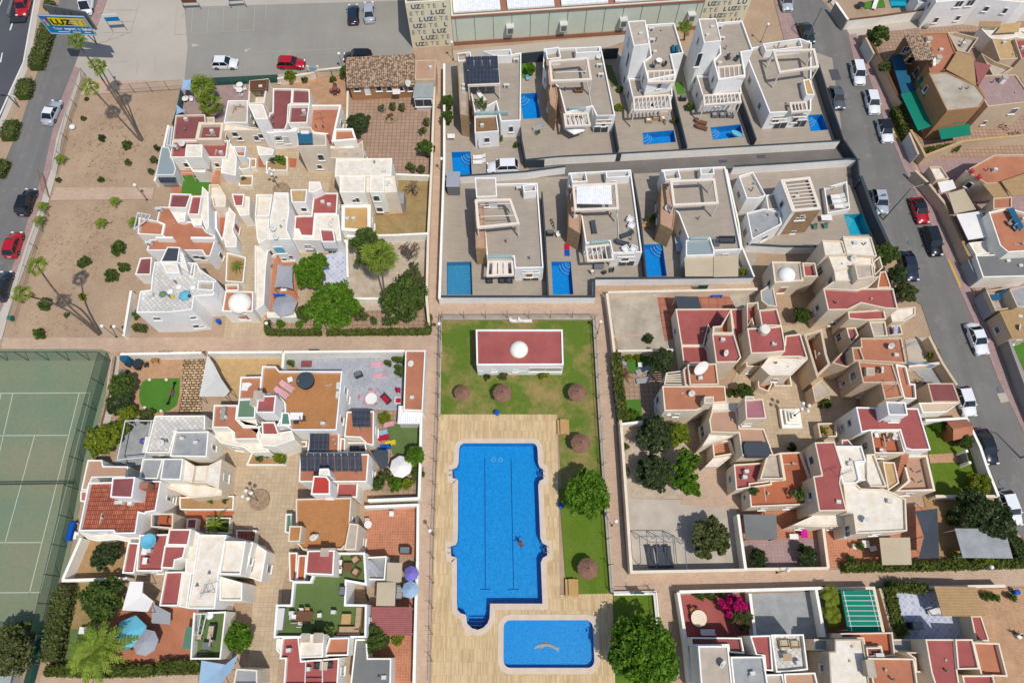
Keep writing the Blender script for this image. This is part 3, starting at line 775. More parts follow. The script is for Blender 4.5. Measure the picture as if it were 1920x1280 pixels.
# ---------------------------------------------------------------- cars
def car(label,x,y,dx,dy,paint,kind='hatch',L=4.2,roof=None,group=None):
 """x,y centre in picture; dx,dy heading in picture"""
 a=Vector(P(x,y,.7));b=Vector(P(x+dx,y+dy,.7));d=b-a;rz=math.atan2(d.y,d.x)-PI/2
 o=empty('parked_car' if kind != 'van' else 'parked_van',(a.x,a.y,0),label,'car' if kind != 'van' else 'van',group,rz)
 suv=kind == 'suv';W=.92;HT={'hatch':1.47,'sedan':1.42,'suv':1.62,'van':1.85,'coupe':1.38}[kind];bl=.9 if not suv else 1.0
 prof={'hatch':[(0,.42,.78),(.03,.62,.86),(.12,.8,.9),(.27,.93,.92),(.5,bl+.02,.92),(.8,bl+.04,.91),(.94,bl,.88),(.985,.75,.82),(1,.45,.76)],
   'sedan':[(0,.4,.78),(.03,.6,.86),(.12,.76,.9),(.28,.88,.92),(.5,.92,.92),(.78,.95,.91),(.95,.92,.87),(.99,.7,.8),(1,.45,.76)]}
 pr=prof['sedan' if kind in ('sedan','coupe') else 'hatch']
 V=[];Fc=[]
 for f,zt,hw in pr:
  yy=(0.5-f)*L;hw *= 1.0
  V += [(-hw*.96,yy,.2),(-hw,yy,.42),(-hw*.99,yy,zt-.16 if zt > .6 else zt-.02),(-hw*.88,yy,zt),(0,yy,zt+.035),(hw*.88,yy,zt),(hw*.99,yy,zt-.16 if zt > .6 else zt-.02),(hw,yy,.42),(hw*.96,yy,.2)]
 k=9
 for i in range(len(pr)-1):
  for j in range(k-1):Fc.append((i*k+j,i*k+j+1,(i+1)*k+j+1,(i+1)*k+j))
 Fc.append(tuple(range(k))[::-1]);Fc.append(tuple((len(pr)-1)*k+j for j in range(k)))
 g=G();g.v=V;g.f=Fc;g.out('body',paint,o,smooth=True)
 cab={'hatch':(.27,.42,.84,.96),'suv':(.27,.4,.88,.97),'sedan':(.29,.44,.7,.85),'coupe':(.3,.46,.66,.9),'van':(.12,.26,.95,.98)}[kind]
 y0,y1,y2,y3=[(.5-f)*L for f in cab];wb,wr=.84,.66 if kind != 'van' else .76;zb=bl;ins=.03
 A=[(-wb,y0,zb),(wb,y0,zb),(wr,y1,HT),(-wr,y1,HT)];R=[(-wb,y3,zb+.04),(wb,y3,zb+.04),(wr,y2,HT),(-wr,y2,HT)]
 G().face(A).out('windscreen','car_glass',o);G().face(R[::-1]).out('rear_window','car_glass',o)
 for s_ in (0,1):
  q=[A[0],A[3],R[3],R[0]] if s_ == 0 else [A[1],R[1],R[2],A[2]]
  G().face(q).out('side_window','car_glass' if kind != 'van' else paint,o)
 e=.035
 G().prism([(-wr-.03,y1-.02),(wr+.03,y1-.02),(wr+.03,y2),(-wr-.03,y2)],HT-.01,HT+e).out('roof',roof or paint,o)
 for s_ in (-1,1):
  for a_,b_ in (((s_*wb,y0,zb),(s_*wr,y1,HT)),((s_*wb,y3,zb+.04),(s_*wr,y2,HT)),((s_*wb,(y1+y2)/2,zb),(s_*wr,(y1+y2)/2,HT))):G().tube(a_,b_,.045,n=6).out('pillar',paint,o)
 for s_ in (-1,1):
  for f in (.19,.8):
   yy=(.5-f)*L;w_=G().tube((s_*.93,yy,.33),(s_*.7,yy,.33),.33,n=16).out('wheel','rubber',o)
   G().tube((s_*.94,yy,.33),(s_*.9,yy,.33),.2,n=12).out('rim','metal_grey',w_)
  G().box((s_*.62,L/2-.07,.66),(.34,.16,.13)).out('headlight','lamp_lens',o);G().box((s_*.66,-L/2+.12,.74),(.24,.14,.14)).out('taillight','tail_lens',o)
  G().box((s_*1.0,y0-.25,bl+.05),(.2,.14,.12)).out('mirror',paint,o)
 G().box((0,L/2-.005,.45),(.9,.04,.16)).out('grille','black',o);G().box((0,-L/2+.0,.6),(.5,.05,.12)).out('number_plate','metal_white',o)
 return o
# ---------------------------------------------------------------- pools
def pool(label,s,mat='pool_tile_villa',depth=1.3,wl=-.12,z0=.0,cop=None,name='swimming_pool',steps=None,poly=None):
 p=ccw(poly or pts(s,0));HOLES.append(list(p));n=len(p)
 root=empty(name,(*p[0],0),label,'swimming pool')
 g=G()
 for i in range(n):
  j=(i+1) % n;g.face([(*p[j],-depth),(*p[i],-depth),(*p[i],.14 if cop else .1),(*p[j],.14 if cop else .1)])
 g.poly(p,-depth);g.out('basin',mat,root,0,1)
 G().poly(inset(p,.004),wl).out('water','water',root,0,1)
 if cop:
  q=inset(p,-cop);g=G()
  for i in range(n):
   j=(i+1) % n;g.face([(*p[i],.14),(*q[i],.14),(*q[j],.14),(*p[j],.14)][::-1]);g.face([(*q[i],0),(*q[j],0),(*q[j],.14),(*q[i],.14)])
  g.out('coping','pool_stone',root,0,1)
 if steps:  # corner (x,y) px,quadrant angles
  (sx,sy,a0,a1)=steps;c=P(sx,sy,0)
  for k,rr in enumerate((1.5,1.15,.8)):
   g=G();m_=10
   ar=[(c[0]+math.cos(a0+(a1-a0)*i/m_)*rr,c[1]+math.sin(a0+(a1-a0)*i/m_)*rr) for i in range(m_+1)]
   g.prism([c]+ar,-depth,-depth+.3*(k+1));g.out('step',mat,root,0,1)
   wallmesh(G(),ar,-depth+.3*(k+1)+.002,-depth+.3*(k+1)+.02,.07).out('step_edge','pale_blue',root,0,1)
 return root
def text(parent,body,size,loc,rot,mat,bold=0.,name='lettering',sx=1.,extr=.01):
 cu=bpy.data.curves.new(name,'FONT');cu.body=body;cu.size=size;cu.extrude=extr;cu.offset=bold;cu.align_x='LEFT'
 o=bpy.data.objects.new(name,cu);COL.objects.link(o);bpy.context.view_layer.update()
 me=bpy.data.meshes.new_from_object(o.evaluated_get(bpy.context.evaluated_depsgraph_get()))
 COL.objects.unlink(o);bpy.data.objects.remove(o)
 wdt=max((v.co.x for v in me.vertices),default=0)
 me.materials.clear();me.materials.append(M_(mat))
 q=bpy.data.objects.new(name,me);COL.objects.link(q);q.parent=parent;q.location=loc;q.rotation_euler=rot;q.scale=(sx,1,1)
 return q,wdt*sx
# ================================================================ pools first: the ground is cut around them
def rr(x0,y0,x1,y1,r,n=5):
 o=[]
 for cx,cy,a in ((x1-r,y1-r,0),(x0+r,y1-r,90),(x0+r,y0+r,180),(x1-r,y0+r,270)):
  for k in range(n+1):
   q=math.radians(a+90*k/n);o.append((cx+r*math.cos(q),cy+r*math.sin(q)))
 return o
O(0,0,1)
ML=pts('869,831 999,831 1004,833 1007,838 1008,846 1009,868 1012,876 1018,880 1019,898 1012,901 1009,910 1010,930 1013,1008 1017,1018 1025,1022 1026,1041 1018,1045 1014,1054 1017,1131 919,1131 918,1158 914,1168 906,1176 896,1180 885,1177 876,1168 874,1152 864,1149 858,1143 857,1130 857,1048 855,1044 846,1042 845,1024 855,1021 858,1014 859,990 859,902 857,898 849,896 848,880 857,876 860,868 861,842 863,835')
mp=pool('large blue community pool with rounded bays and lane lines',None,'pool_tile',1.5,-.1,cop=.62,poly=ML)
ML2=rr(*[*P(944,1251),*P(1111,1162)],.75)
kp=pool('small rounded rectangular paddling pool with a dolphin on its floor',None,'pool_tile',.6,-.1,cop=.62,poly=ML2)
for i,(a,b) in enumerate((('909,858','910,1104'),('958,858','963,1104'))):
 p=[P(*map(float,q.split(',')),-1.49) for q in (a,b)]
 wallmesh(G(),p,-1.49,-1.482,.1).out('lane_line','lane_blue',mp,0,1)
 wallmesh(G(),[(p[1][0]-.6,p[1][1]),(p[1][0]+.6,p[1][1])],-1.48,-1.472,.1).out('lane_line','lane_blue',mp,0,1)
for yy in (1155,1164,1172):
 a=P(877,yy,-.9);b=P(917,yy,-.9);k=(1172-yy)/17
 G().box(((a[0]+b[0])/2,a[1],-1.3+(.45*(1-k))),(b[0]-a[0]-.3*(1-k)-.3,.06,.9*(1-k)+.1)).out('step','blue_plastic',mp,0,1)
for x,y,sg in ((1013,889,1),(1020,1031,1),(852,888,-1),(850,1033,-1)):
 p=P(x,y);r_=empty('pool_ladder',(p[0]+sg*.3,p[1],0),'','ladder','steel pool ladders')
 r_['label']='steel ladder rails in the %s %s bay of the large pool' % ('upper' if y < 900 else 'lower','right' if sg > 0 else 'left')
 for dy in (-.28,.28):
  G().tube((sg*.3,dy,.1),(sg*.25,dy,.55),.025).tube((sg*.25,dy,.55),(-sg*.2,dy,.55),.025).tube((-sg*.2,dy,.55),(-sg*.3,dy,-.9),.025).out('rail','metal_grey',r_)
 for k in range(3):G().box((-sg*.3,0,-.2-.3*k),(.06,.5,.04)).out('rung','metal_grey',r_)
D=[(0,0),(.35,.42),(.9,.72),(1.25,.8),(1.38,1.05),(1.6,.84),(2.1,.76),(2.6,.5),(3.0,.12),(3.35,.2),(3.2,-.02),(3.15,-.4),(2.9,-.12),(2.3,.2),(1.7,.34),(1.3,.28),(1.05,.02),(.95,.22),(.6,.12)]
p=P(1001,1216,-.5)
G().poly([(p[0]+a*.86,p[1]+b*.8) for a,b in D],-.59).out('dolphin_mosaic','roof_beige',kp,0,1)
G().poly([(p[0]+a*.86,p[1]+b*.8) for a,b in ((.35,.46),(.9,.76),(1.25,.84),(1.38,1.09),(1.6,.88),(2.1,.8),(2.6,.54),(3.0,.16),(2.6,.42),(2.1,.62),(1.4,.66),(.9,.6))],-.585).out('dolphin_mosaic','grey_deck',kp,0,1)
for x in (925,939):
 c=P(x,861,-1.4);wallmesh(G(),[(c[0]+.25*math.cos(k*PI/4),c[1]+.25*math.sin(k*PI/4)) for k in range(8)],-1.49,-1.475,.06,True).out('floor_ring','pale_blue',mp,0,1)
vp=[('974,177 1006,175 1014,222 981,224','pool_tile_villa',(974,177,-1.5,0),'small private pool beside the round bright tree in the upper villa row'),
 ('1205,250 1263,245 1267,267 1207,272','pool_tile_villa',(1205,250,-1.5,.1),'small private pool below the left white tower villa'),
 ('1332,240 1388,234 1393,257 1337,263','pool_tile_villa',(1332,240,-1.5,.1),'small private pool with a light blue slide float'),
 ('1514,217 1541,215 1552,244 1520,247','pool_tile_villa',(1514,217,-1.5,0),'small private pool of the corner villa beside the street'),
 ('847,286 882,285 885,328 850,330','pool_tile_villa',(883,286,3.14,4.6),'private pool left of the white car on the villa driveway'),
 ('1034,491 1070,491 1075,552 1037,553','pool_tile_villa',(1070,491,3.14,4.71),'private pool in the third villa plot of the lower villa row'),
 ('1207,459 1242,458 1250,518 1213,519','pool_tile_villa',(1242,458,3.14,4.71),'private pool beside the villa with two beige awnings'),
 ('1582,403 1616,401 1631,440 1594,441','pool_tile_teal',(1582,403,-1.5,.0),'turquoise private pool of the villa with the slatted white pergola'),
 ('838,492 884,491 886,553 838,553','pool_tile_murky',None,'murky grey blue private pool at the left end of the lower villa row'),
 ('1664,-8 1710,-8 1716,14 1672,16','pool_tile_teal',None,'pale turquoise pool of the white house at the top edge')]
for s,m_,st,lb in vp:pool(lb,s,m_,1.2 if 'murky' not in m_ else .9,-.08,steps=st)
# ================================================================ ground, roads, pavings
def S(n,s,l,m_,lab,cat=None):return sheet(n,s,l,m_,lab,cat)
sheet('ground',[(-230,-120),(230,-120),(230,420),(-230,420)],-2,'sand','pale sandy ground under the whole neighbourhood')
S('main_road','-200,-120 96,-120 68,0 45,118 22,172 -1,228 -60,380 -200,640',1,'dark_asphalt','dark grey main road running down the top left corner','road')
S('verge','96,-120 112,-120 112,0 75,120 42,225 0,325 -30,390 -60,380 -1,228 22,172 45,118 68,0',0,'sand','tan verge with clipped bushes between the two roads')
S('concrete_strip','70,-20 80,-20 56,120 34,172 8,232 -6,250 -1,228 22,172 45,118',1,'kerb','narrow concrete strip along the main road')
S('service_road','112,-120 196,-120 184,0 165,50 150,98 140,125 114,190 98,250 83,320 62,380 45,440 28,490 0,560 -60,700 -160,700 -60,480 0,325 42,225 75,120 112,0',1,'asphalt_left','grey service road with parked cars left of the sandy lot','road')
S('sidewalk','184,0 198,-40 214,-40 202,0 190,30 178,62 165,60 178,20',2,'pink_paving','pink paved pavement beside the upper car park')
S('sidewalk','140,125 150,130 128,195 106,262 96,320 76,385 56,440 38,495 12,560 0,590 -60,740 -60,700 0,560 28,490 45,440 62,380 83,320 98,250 114,190',2,'pink_paving','narrow pink pavement beside the service road fence')
S('footpath','150,130 152,150 136,196 116,262 108,320 92,378 76,425 52,490 32,545 16,592 4,636 -60,700 -60,740 0,590 12,560 38,495 56,440 76,385 96,320 106,262 128,195',3,'kerb','pale concrete strip along the left of the sandy lot')
S('car_park','202,0 214,-60 780,-60 772,98 770,104 648,134 335,166 210,164 155,146 150,130 140,125 150,98 165,50 178,62',1,'lot_concrete','pale concrete car park at the top of the picture','car park')
S('car_park','346,14 770,2 775,98 768,108 650,128 520,140 346,152 352,90',2,'lot_asphalt','grey asphalt half of the car park','car park')
S('path','160,150 335,152 344,152 338,168 330,168 196,176 150,180',2,'path_paving','tan paved path between the car park and the sandy lot')
S('path','104,352 290,352 286,374 94,376',2,'path_paving','pale paved path crossing the sandy lot')
S('path','6,633 222,633 830,630 1250,626 830,660 206,660 190,655 4,654',2,'path_paving','long tan paved path running left to right through the middle')
S('path','799,112 826,116 824,560 828,592 829,660 792,660 800,600 803,440 806,300 812,130',3,'path_paving','tan paved path between the old houses and the villa row')
S('path','796,655 828,655 822,760 812,1000 806,1290 776,1290 780,1000 790,780',3,'path_paving','tan paved path left of the community pool')
S('path','820,566 1116,566 1132,548 1420,530 1424,548 1140,556 1140,590 822,596',3,'path_paving','tan paved path between the lower villas and the pool garden')
S('path','1110,556 1136,556 1150,700 1160,900 1176,1072 1920,1062 1980,1060 1980,1096 1260,1108 1256,1290 1238,1290 1230,1120 1150,1112 1140,980 1130,800 1118,640',2,'path_paving','tan paved path right of the community pool and along the lower gardens')
S('tennis_court','-260,655 205,655 196,760 160,900 122,1080 96,1170 70,1196 -260,1200',1,'tennis_green','worn green tennis court with white lines','tennis court')
def cl(a,b,w_=.1):
 A=P(*a);B=P(*b);wallmesh(G(),[A,B],lev(3),lev(3)+.004,w_).out('court_line','court_line',CT)
CT=empty('court_lines',(0,0,0),'thin white painted lines of the tennis court','line markings')
for a,b in (((-300,739),(170,736.6)),((-300,818),(128,816)),((-300,1018),(78,1016.5)),((-300,1113),(76,1110)),((170,736),(76,1112)),((149.5,737),(56,1111)),((65.5,817),(10.5,1017)),((25,738),(-60,1112)),((3,738),(-80,1112)),((-135,738),(-200,1112))):cl(a,b)
S('plaza','440,250 640,250 560,620 500,634 420,634 430,520 400,400',1,'plaza_paving','beige paved courtyard between the upper left houses')
S('plaza','405,842 560,830 560,1000 530,1100 520,1290 462,1290 480,1060 500,1010 405,960',1,'plaza_paving','beige paved courtyard between the lower left houses')
S('plaza','1400,620 1560,600 1640,620 1570,880 1440,860 1360,960 1310,960 1300,860 1380,700',1,'plaza_paving','beige paved courtyard around the stepped white fountain')
S('lawn','826,598 1112,598 1124,790 1136,960 1149,1112 1062,1114 1046,778 822,778',2,'lawn','patchy green and tan lawn around the pool building')
S('lawn','1048,915 1135,925 1149,1111 1062,1113',3,'lawn_green','fresh green lawn strip below the big ficus tree')
S('lawn','1150,1114 1228,1114 1240,1290 1154,1290',2,'lawn_green','green lawn patch beside the paddling pool')
S('pool_deck','822,777 1044,777 1050,1114 1148,1112 1154,1300 806,1300 813,1000',3,'deck_wood','sandy brown plank patterned deck around the community pool')
S('lane','988,326 1000,304 1575,264 1600,296 1576,310 1000,334',2,'lane_asphalt','narrow asphalt lane between the two villa rows','road')
S('sidewalk','1045,300 1575,268 1577,276 1047,309',3,'pink_paving','narrow red pavement along the villa lane')
S('sidewalk','1448,-10 1468,-10 1502,75 1510,100 1480,100 1470,75',2,'pink_paving','pink pavement at the top of the right street')
S('street','1462,-60 1548,-60 1540,0 1582,44 1590,62 1600,110 1627,140 1652,212 1695,317 1700,325 1717,362 1742,415 1767,470 1797,540 1825,602 1840,632 1852,662 1870,710 1915,802 2010,1010 2010,1100 1950,1100 1920,1010 1897,985 1875,925 1840,845 1815,785 1802,750 1770,687 1755,647 1750,640 1727,572 1710,560 1690,480 1665,455 1620,357 1602,320 1587,265 1560,200 1537,140 1502,75 1467,0',1,'asphalt','long grey street with parked cars down the right side','road')
S('side_street','1582,44 1640,34 1990,14 1990,36 1760,50 1640,62 1596,72 1590,62',2,'lot_concrete','sandy side street at the upper right corner','road')
S('sidewalk','1590,66 1605,64 1622,110 1650,150 1672,212 1716,317 1738,362 1762,415 1788,470 1820,540 1846,602 1872,662 1892,710 1938,802 2030,1010 2010,1010 1915,802 1870,710 1852,662 1825,602 1797,540 1767,470 1742,415 1717,362 1695,317 1652,212 1627,140 1600,110',3,'pink_paving','pink pavement along the right side of the street')
S('sidewalk','1540,-20 1552,-20 1592,38 1990,4 1990,14 1640,34 1582,44',3,'kerb','pale kerb and pavement at the top right corner')
S('road_marking','1777,488 1780,487 1802,536 1800,540',3,'line_yellow','yellow kerb line beside the parked black car','line marking')
S('road_marking','1671,242 1677,240 1692,270 1690,276',3,'line_yellow','faded yellow kerb line below the white car with black roof','line marking')
for k,s in enumerate(('66,-10 69,-10 46,118 22,172 -3,226 -6,226 18,172 43,118','0,118 3,118 6,100 4,100','18,58 21,58 30,30 27,30','-2,14 0,14 9,-6 7,-6')):
 S('road_marking',s,3,'line_white',['long white edge line of the main road','white lane dash of the main road at the left edge','white lane dash behind the red car trailer','white lane dash in the top left corner'][k],'line marking')
CP=empty('parking_lines',(0,0,0),'faint white bay lines and arrows painted in the car park','line markings')
def pl(a,b,w_=.07):wallmesh(G(),[P(*a),P(*b)],lev(4),lev(4)+.004,w_).out('painted_line','line_faint',CP)
for a,b in (((260,10),(246,62)),((200,20),(258,20)),((196,40),(252,42)),((192,62),(246,62)),((332,10),(328,66)),((362,18),(359,66)),((392,16),(388,62)),((420,14),(418,60)),((448,14),(446,58)),((478,12),(476,58)),((328,66),(478,58)),((210,118),(238,116)),((258,112),(256,140)),((292,108),(290,138)),((480,100),(650,92)),((340,34),(352,18)),((352,18),(478,12)),((186,82),(245,62)),((500,4),(498,40))):pl(a,b)
for s in ('196,80 208,64 213,64 200,79','218,74 226,64 231,64 222,73','360,90 378,86 360,83','460,100 472,92 458,94'):
 G().poly(pts(s,0),lev(4)).out('painted_patch','line_faint',CP)
S('gravel_yard','1696,637 1742,631 1768,679 1704,686',2,'gravel','pale gravel yard beside the orange brown roofs','yard')
S('gravel_yard','1704,688 1768,681 1796,722 1740,722',2,'roof_grey','small grey yard above the maroon garage','yard')
S('road_patch','1553,132 1570,130 1577,150 1560,152',3,'dark_asphalt','square dark repair patch in the street asphalt','road patch')
S('road_patch','1418,292 1434,291 1436,297 1420,298',4,'dark_asphalt','dark repair patch at the right of the villa lane','road patch')
S('road_patch','1346,301 1362,300 1364,306 1348,307',4,'dark_asphalt','dark repair patch in the middle of the villa lane','road patch')
S('road_patch','1868,738 1884,736 1892,752 1876,756',3,'lot_concrete','pale concrete repair patch by the right kerb','road patch')
for x_,y_,l_ in ((1706,456,'round manhole cover beside the black cars'),(1875,731,'round manhole cover near the pale patch'),(1878,905,'round manhole cover above the bottom white car'),(1592,330,'round manhole cover beside the lane mouth')):
 c_=P(x_,y_);sheet('manhole',[(c_[0]+.42*math.cos(k*PI/6),c_[1]+.42*math.sin(k*PI/6)) for k in range(12)],4,'metal_grey',l_,'manhole')
S('villa_paving','832,120 1470,78 1560,110 1580,262 1000,302 962,330 834,335',1,'villa_tile','grey beige tiled yards of the upper villa row','paving')
S('villa_paving','834,336 1586,296 1668,462 1650,470 1420,464 1414,522 1118,528 1118,560 830,558',1,'villa_tile','grey beige tiled yards of the lower villa row','paving')
S('alley','848,96 1170,66 1180,76 1140,90 852,116',2,'lot_concrete','narrow concrete alley behind the warehouse','path')
S('garden_soil','1138,548 1252,545 1256,580 1268,660 1160,662',1,'concrete','stained concrete yard in the corner behind the villas','yard')
S('patio','1230,548 1370,548 1376,600 1246,640',2,'big_red_tile','terracotta tiled patio behind the red roofed houses')
S('patio','1366,552 1430,548 1440,584 1384,590',2,'concrete','pale concrete patio left of the domed tower')
S('patio','1160,664 1250,664 1262,740 1230,790 1166,790',2,'patio_brick','small patio and lawn garden behind the clipped hedge')
S('artificial_lawn','1178,668 1224,668 1226,700 1176,700',3,'bright_turf','small green mat lawn beside the dark tree','lawn')
S('artificial_lawn','1168,750 1202,748 1204,786 1176,786',3,'bright_turf','small lawn strip behind the clipped hedge','lawn')
S('garden_soil','1164,796 1300,790 1320,880 1290,935 1172,934',2,'pale_soil','dry soil garden under the olive trees')
S('patio','1284,820 1330,800 1392,940 1392,956 1276,946',3,'path_paving','beige patio right of the bright tree')
S('gravel_yard','1172,934 1278,936 1280,946 1378,944 1398,1072 1184,1072',2,'gravel','wide pale gravel yard with one round tree','yard')
S('patio','1388,962 1536,950 1550,1062 1402,1066',2,'terra_tile','terracotta patio of the lower right houses')
S('patio','1392,1014 1542,1008 1550,1062 1401,1065',3,'pink_paving','greyish paving at the lower end of the small patios')
S('patio','1540,955 1760,950 1764,1058 1552,1064',2,'terra_tile','terracotta patio below the cream roofed house')
S('garden_soil','1730,930 1880,930 1930,1060 1760,1062',2,'dry_soil','planted garden around the grey canopy')
S('lawn','1733,795 1812,790 1850,850 1864,928 1752,932',2,'lawn_green','green lawn of the corner garden beside the street')
S('garden_path','1740,852 1806,848 1812,866 1744,868',3,'patio_small','stone path crossing the corner lawn','path')
S('patio','1276,1116 1410,1112 1414,1190 1288,1196',2,'red_floor','red patio with a round table and pink flowers')
S('patio','1404,1112 1540,1108 1552,1196 1420,1196',2,'roof_grey','grey patio of the lower right house')
S('patio','1544,1110 1664,1104 1690,1196 1556,1196',2,'brown_floor','narrow planted patio left of the green awning')
S('patio','1680,1112 1830,1100 1830,1200 1696,1200',2,'blue_tile_floor','white and blue tiled patio beside the straw canopy')
S('patio','1826,1104 1960,1100 1960,1290 1860,1290 1840,1180',2,'patio_small','pinkish stone patio in the lower right corner')
S('yard','1640,60 1960,40 1960,300 1720,300 1672,180',1,'patio_brick','brick paved yards around the upper right houses')
S('yard','1716,300 1990,292 1990,760 1900,700 1780,440',1,'pink_paving','paved yards of the right edge houses')
S('artificial_lawn','1895,640 1960,630 1980,760 1930,720',2,'bright_turf','green lawn at the right edge behind the grey wall','lawn')
S('side_path','1836,536 1990,520 1990,548 1850,560',2,'pink_paving','pink side path between the right edge houses','path')
S('patio','645,170 800,170 806,330 668,330',2,'patio_brick','large brown brick tiled patio below the tiled bungalow')
S('patio','540,140 660,140 654,214 560,200',2,'patio_small','ochre stone patio with a small table in the upper garden')
S('yard','336,166 500,152 500,190 440,240 330,220',2,'pink_paving','small paved garden under the big fan palm')
S('artificial_lawn','344,330 396,328 396,366 340,366',2,'bright_turf','small bright green play lawn','lawn')
S('patio','322,300 412,296 412,370 322,372',1,'terra_tile','terracotta patio around the play lawn')
S('garden_soil','668,330 810,330 806,440 690,440',2,'dry_grass','dry grass garden with a bare tree','garden')
S('garden_soil','648,440 806,440 806,606 646,606',2,'pale_soil','pale dry garden with bare and green trees','garden')
S('patio','612,478 652,470 650,530 600,532',3,'blue_tile_floor','white and blue patterned patio')
S('patio','500,482 556,478 560,594 494,594',2,'terra_tile','terracotta terrace under the grey shade sail')
S('garden_soil','498,594 812,576 806,626 498,626',3,'patio_brick','mulched flower bed behind the low hedge')
S('patio','222,660 378,658 372,776 196,780',2,'patio_small','stone paved garden with a rounded lawn')
S('patio','210,668 226,668 214,760 196,850 180,860',3,'kerb','narrow pale strip beside the stone garden')
S('artificial_lawn','278,710 338,709 337,740 332,760 318,770 298,774 276,770 264,758 261,742 263,726 268,716',3,'bright_turf','rounded bright green artificial lawn','lawn')
S('garden_path','344,658 386,657 378,774 334,774 341,740',3,'rubble_path','rough stone path strip beside the rounded lawn','path')
S('patio','386,664 540,664 540,740 440,745',2,'straw_mat','sandy plank patio under the beige sail')
S('patio','532,664 760,664 752,770 640,770',2,'grey_patio','grey patterned patio with pink chairs')
S('garden_soil','700,768 792,772 790,930 684,920',2,'patio_brick','small garden yard beside the path','garden')
S('artificial_lawn','724,792 790,800 786,850 736,852',3,'turf_floor','small green lawn with coloured toys','lawn')
S('patio','684,960 784,950 784,1044 690,1046',2,'terra_tile','wide terracotta patio with one white chair')
S('patio','236,784 300,784 290,868 212,880',2,'roof_grey','grey tiled yard under the white frame')
S('garden_soil','150,1006 246,1016 232,1084 146,1082',2,'dry_soil','brown soil patch with one tree','garden')
S('garden_soil','110,1088 232,1088 236,1160 110,1260',2,'dry_grass','dry garden beside the tennis court hedge','garden')
S('patio','206,1148 370,1130 360,1262 130,1262',3,'brown_floor','brown patio with two parasols in the lower left')
S('artificial_lawn','124,1180 180,1178 200,1230 118,1240',4,'turf_floor','dark green lawn under the feather palm','lawn')
S('patio','690,1130 776,1120 772,1290 690,1290',2,'terra_tile','red tiled patio beside the path at the bottom')
S('path','78,1264 372,1264 372,1300 70,1300',2,'path_paving','beige path below the long lower left hedge')
S('path','352,930 420,930 440,960 420,990 352,990',3,'terracotta','terracotta court between the lower left houses')
# ================================================================ upper left cluster of white houses
O(220,130,6)
H=house('white house with maroon terraces beside the green garden net')
vol(H,'655,515 985,508 995,603 925,603 885,792 620,795',3.2,'maroon_floor','beige',ph=.3)
vol(H,'925,603 1195,600 1170,792 885,795',3.9,'maroon_floor','beige',ph=.6,t=.35)
vol(H,'620,800 1250,798 1225,990 590,992',3.0,'red_floor','white',ph=.4)
vol(H,'775,845 958,848 955,990 757,988',5.2,'roof_white','white',base=2.6,ph=.06,part='stair_tower')
vol(H,'750,1000 1040,992 1000,1085 985,1160 850,1155',2.4,'roof_white',ph=.1)
dish(H,720,830,3.0);vol(H,'990,540 1090,535 1095,600 985,603',2.6,'roof_beige','cream',ph=.2)
win(H,1275,1010,.5,.9,'win');acbox(H,640,870,3)
H=house('white house with grey terrace and tall white stair block')
vol(H,'1245,350 1470,350 1465,602 1195,602',3.6,'roof_beige','cool_white',ph=.7)
vol(H,'1470,392 1640,395 1697,560 1545,564',6.2,'roof_white','cool_white',ph=.06,part='stair_tower')
vol(H,'1485,128 1702,105 1655,385 1465,392',5.6,'roof_white','cream',ph=2.2,t=.25)
vol(H,'1195,604 1430,640 1660,672 1660,684 1190,690',3.5,'roof_white','cream',ph=.2)
pergola(H,'1490,130 1700,112 1690,235 1488,238',5.8,6,False,'brown_wicker',legs=False)
win(H,1325,730,.9,1.0);win(H,1620,750,.9,1.0);win(H,1440,585,.8,.5)
vol(H,'1300,865 1450,870 1435,985 1345,975',2.3,'brown_floor','cool_white',ph=1.2,part='porch_wall')
O(480,130,6)
H=house('white house with dark maroon L shaped roof terrace in the upper cluster')
vol(H,'190,215 410,218 400,385 368,400 355,605 325,682 110,684 130,560 155,490 185,480',3.8,'maroon_floor','cool_white',ph=.3)
vol(H,'412,216 602,225 606,388 400,388',4.7,'maroon_floor','white',ph=.35)
vol(H,'380,396 602,396 576,602 360,606',4.7,'maroon_floor','white',ph=.6)
vol(H,'112,686 355,684 470,655 450,700 130,720',3.6,'roof_white','cool_white',ph=.1)
win(H,250,790,.9,1.2,'arch');
H=house('white house with terracotta roof terrace and blue solar water heater')
vol(H,'592,400 960,400 905,640 872,800 1100,815 1088,882 795,882 790,735 645,720 570,650',3.5,'brown_floor','white',ph=.75,t=.28)
vol(H,'880,668 1090,664 1132,792 870,815',4.8,'brown_floor','white',ph=.35,t=.3)
vol(H,'472,648 620,650 648,722 788,735 792,862 462,868',6.0,'roof_beige','cream',ph=.15)
vol(H,'798,884 1092,882 1200,800 1215,1000 900,1003 840,1000',3.3,'roof_beige','beige',ph=.2)
solar(H,'475,742 645,742 640,835 478,835',6.9,'blue_awning',2,1,tilt=.5);G().tube((*P(512,712,7.3),7.3),(*P(600,712,7.3),7.3),.3,n=14).out('water_tank','metal_white',H,0,1)
win(H,730,990,.9,1.3,'arch');dish(H,810,780,3,.6,'maroon_floor')
antenna(H,760,600,3.)
H=house('cream house with large stained white flat roof above the wooden terrace')
vol(H,'900,1005 1530,1000 1522,1200 885,1206',5.6,'roof_white','white',ph=.12)
O(480,330,6)
vol(H,'940,5 1230,5 1226,186 940,186',5.9,'roof_white','white',base=1,ph=.2)
vol(H,'1284,5 1445,8 1442,186 1280,186',5.7,'roof_white','white',base=1,ph=.15)
vol(H,'1232,0 1560,0 1590,180 1445,190 1232,186',5.2,'roof_white','cream',ph=.1)
vol(H,'962,322 1290,322 1290,640 960,610',3.0,'pale_wood','white',ph=.25,t=.45)
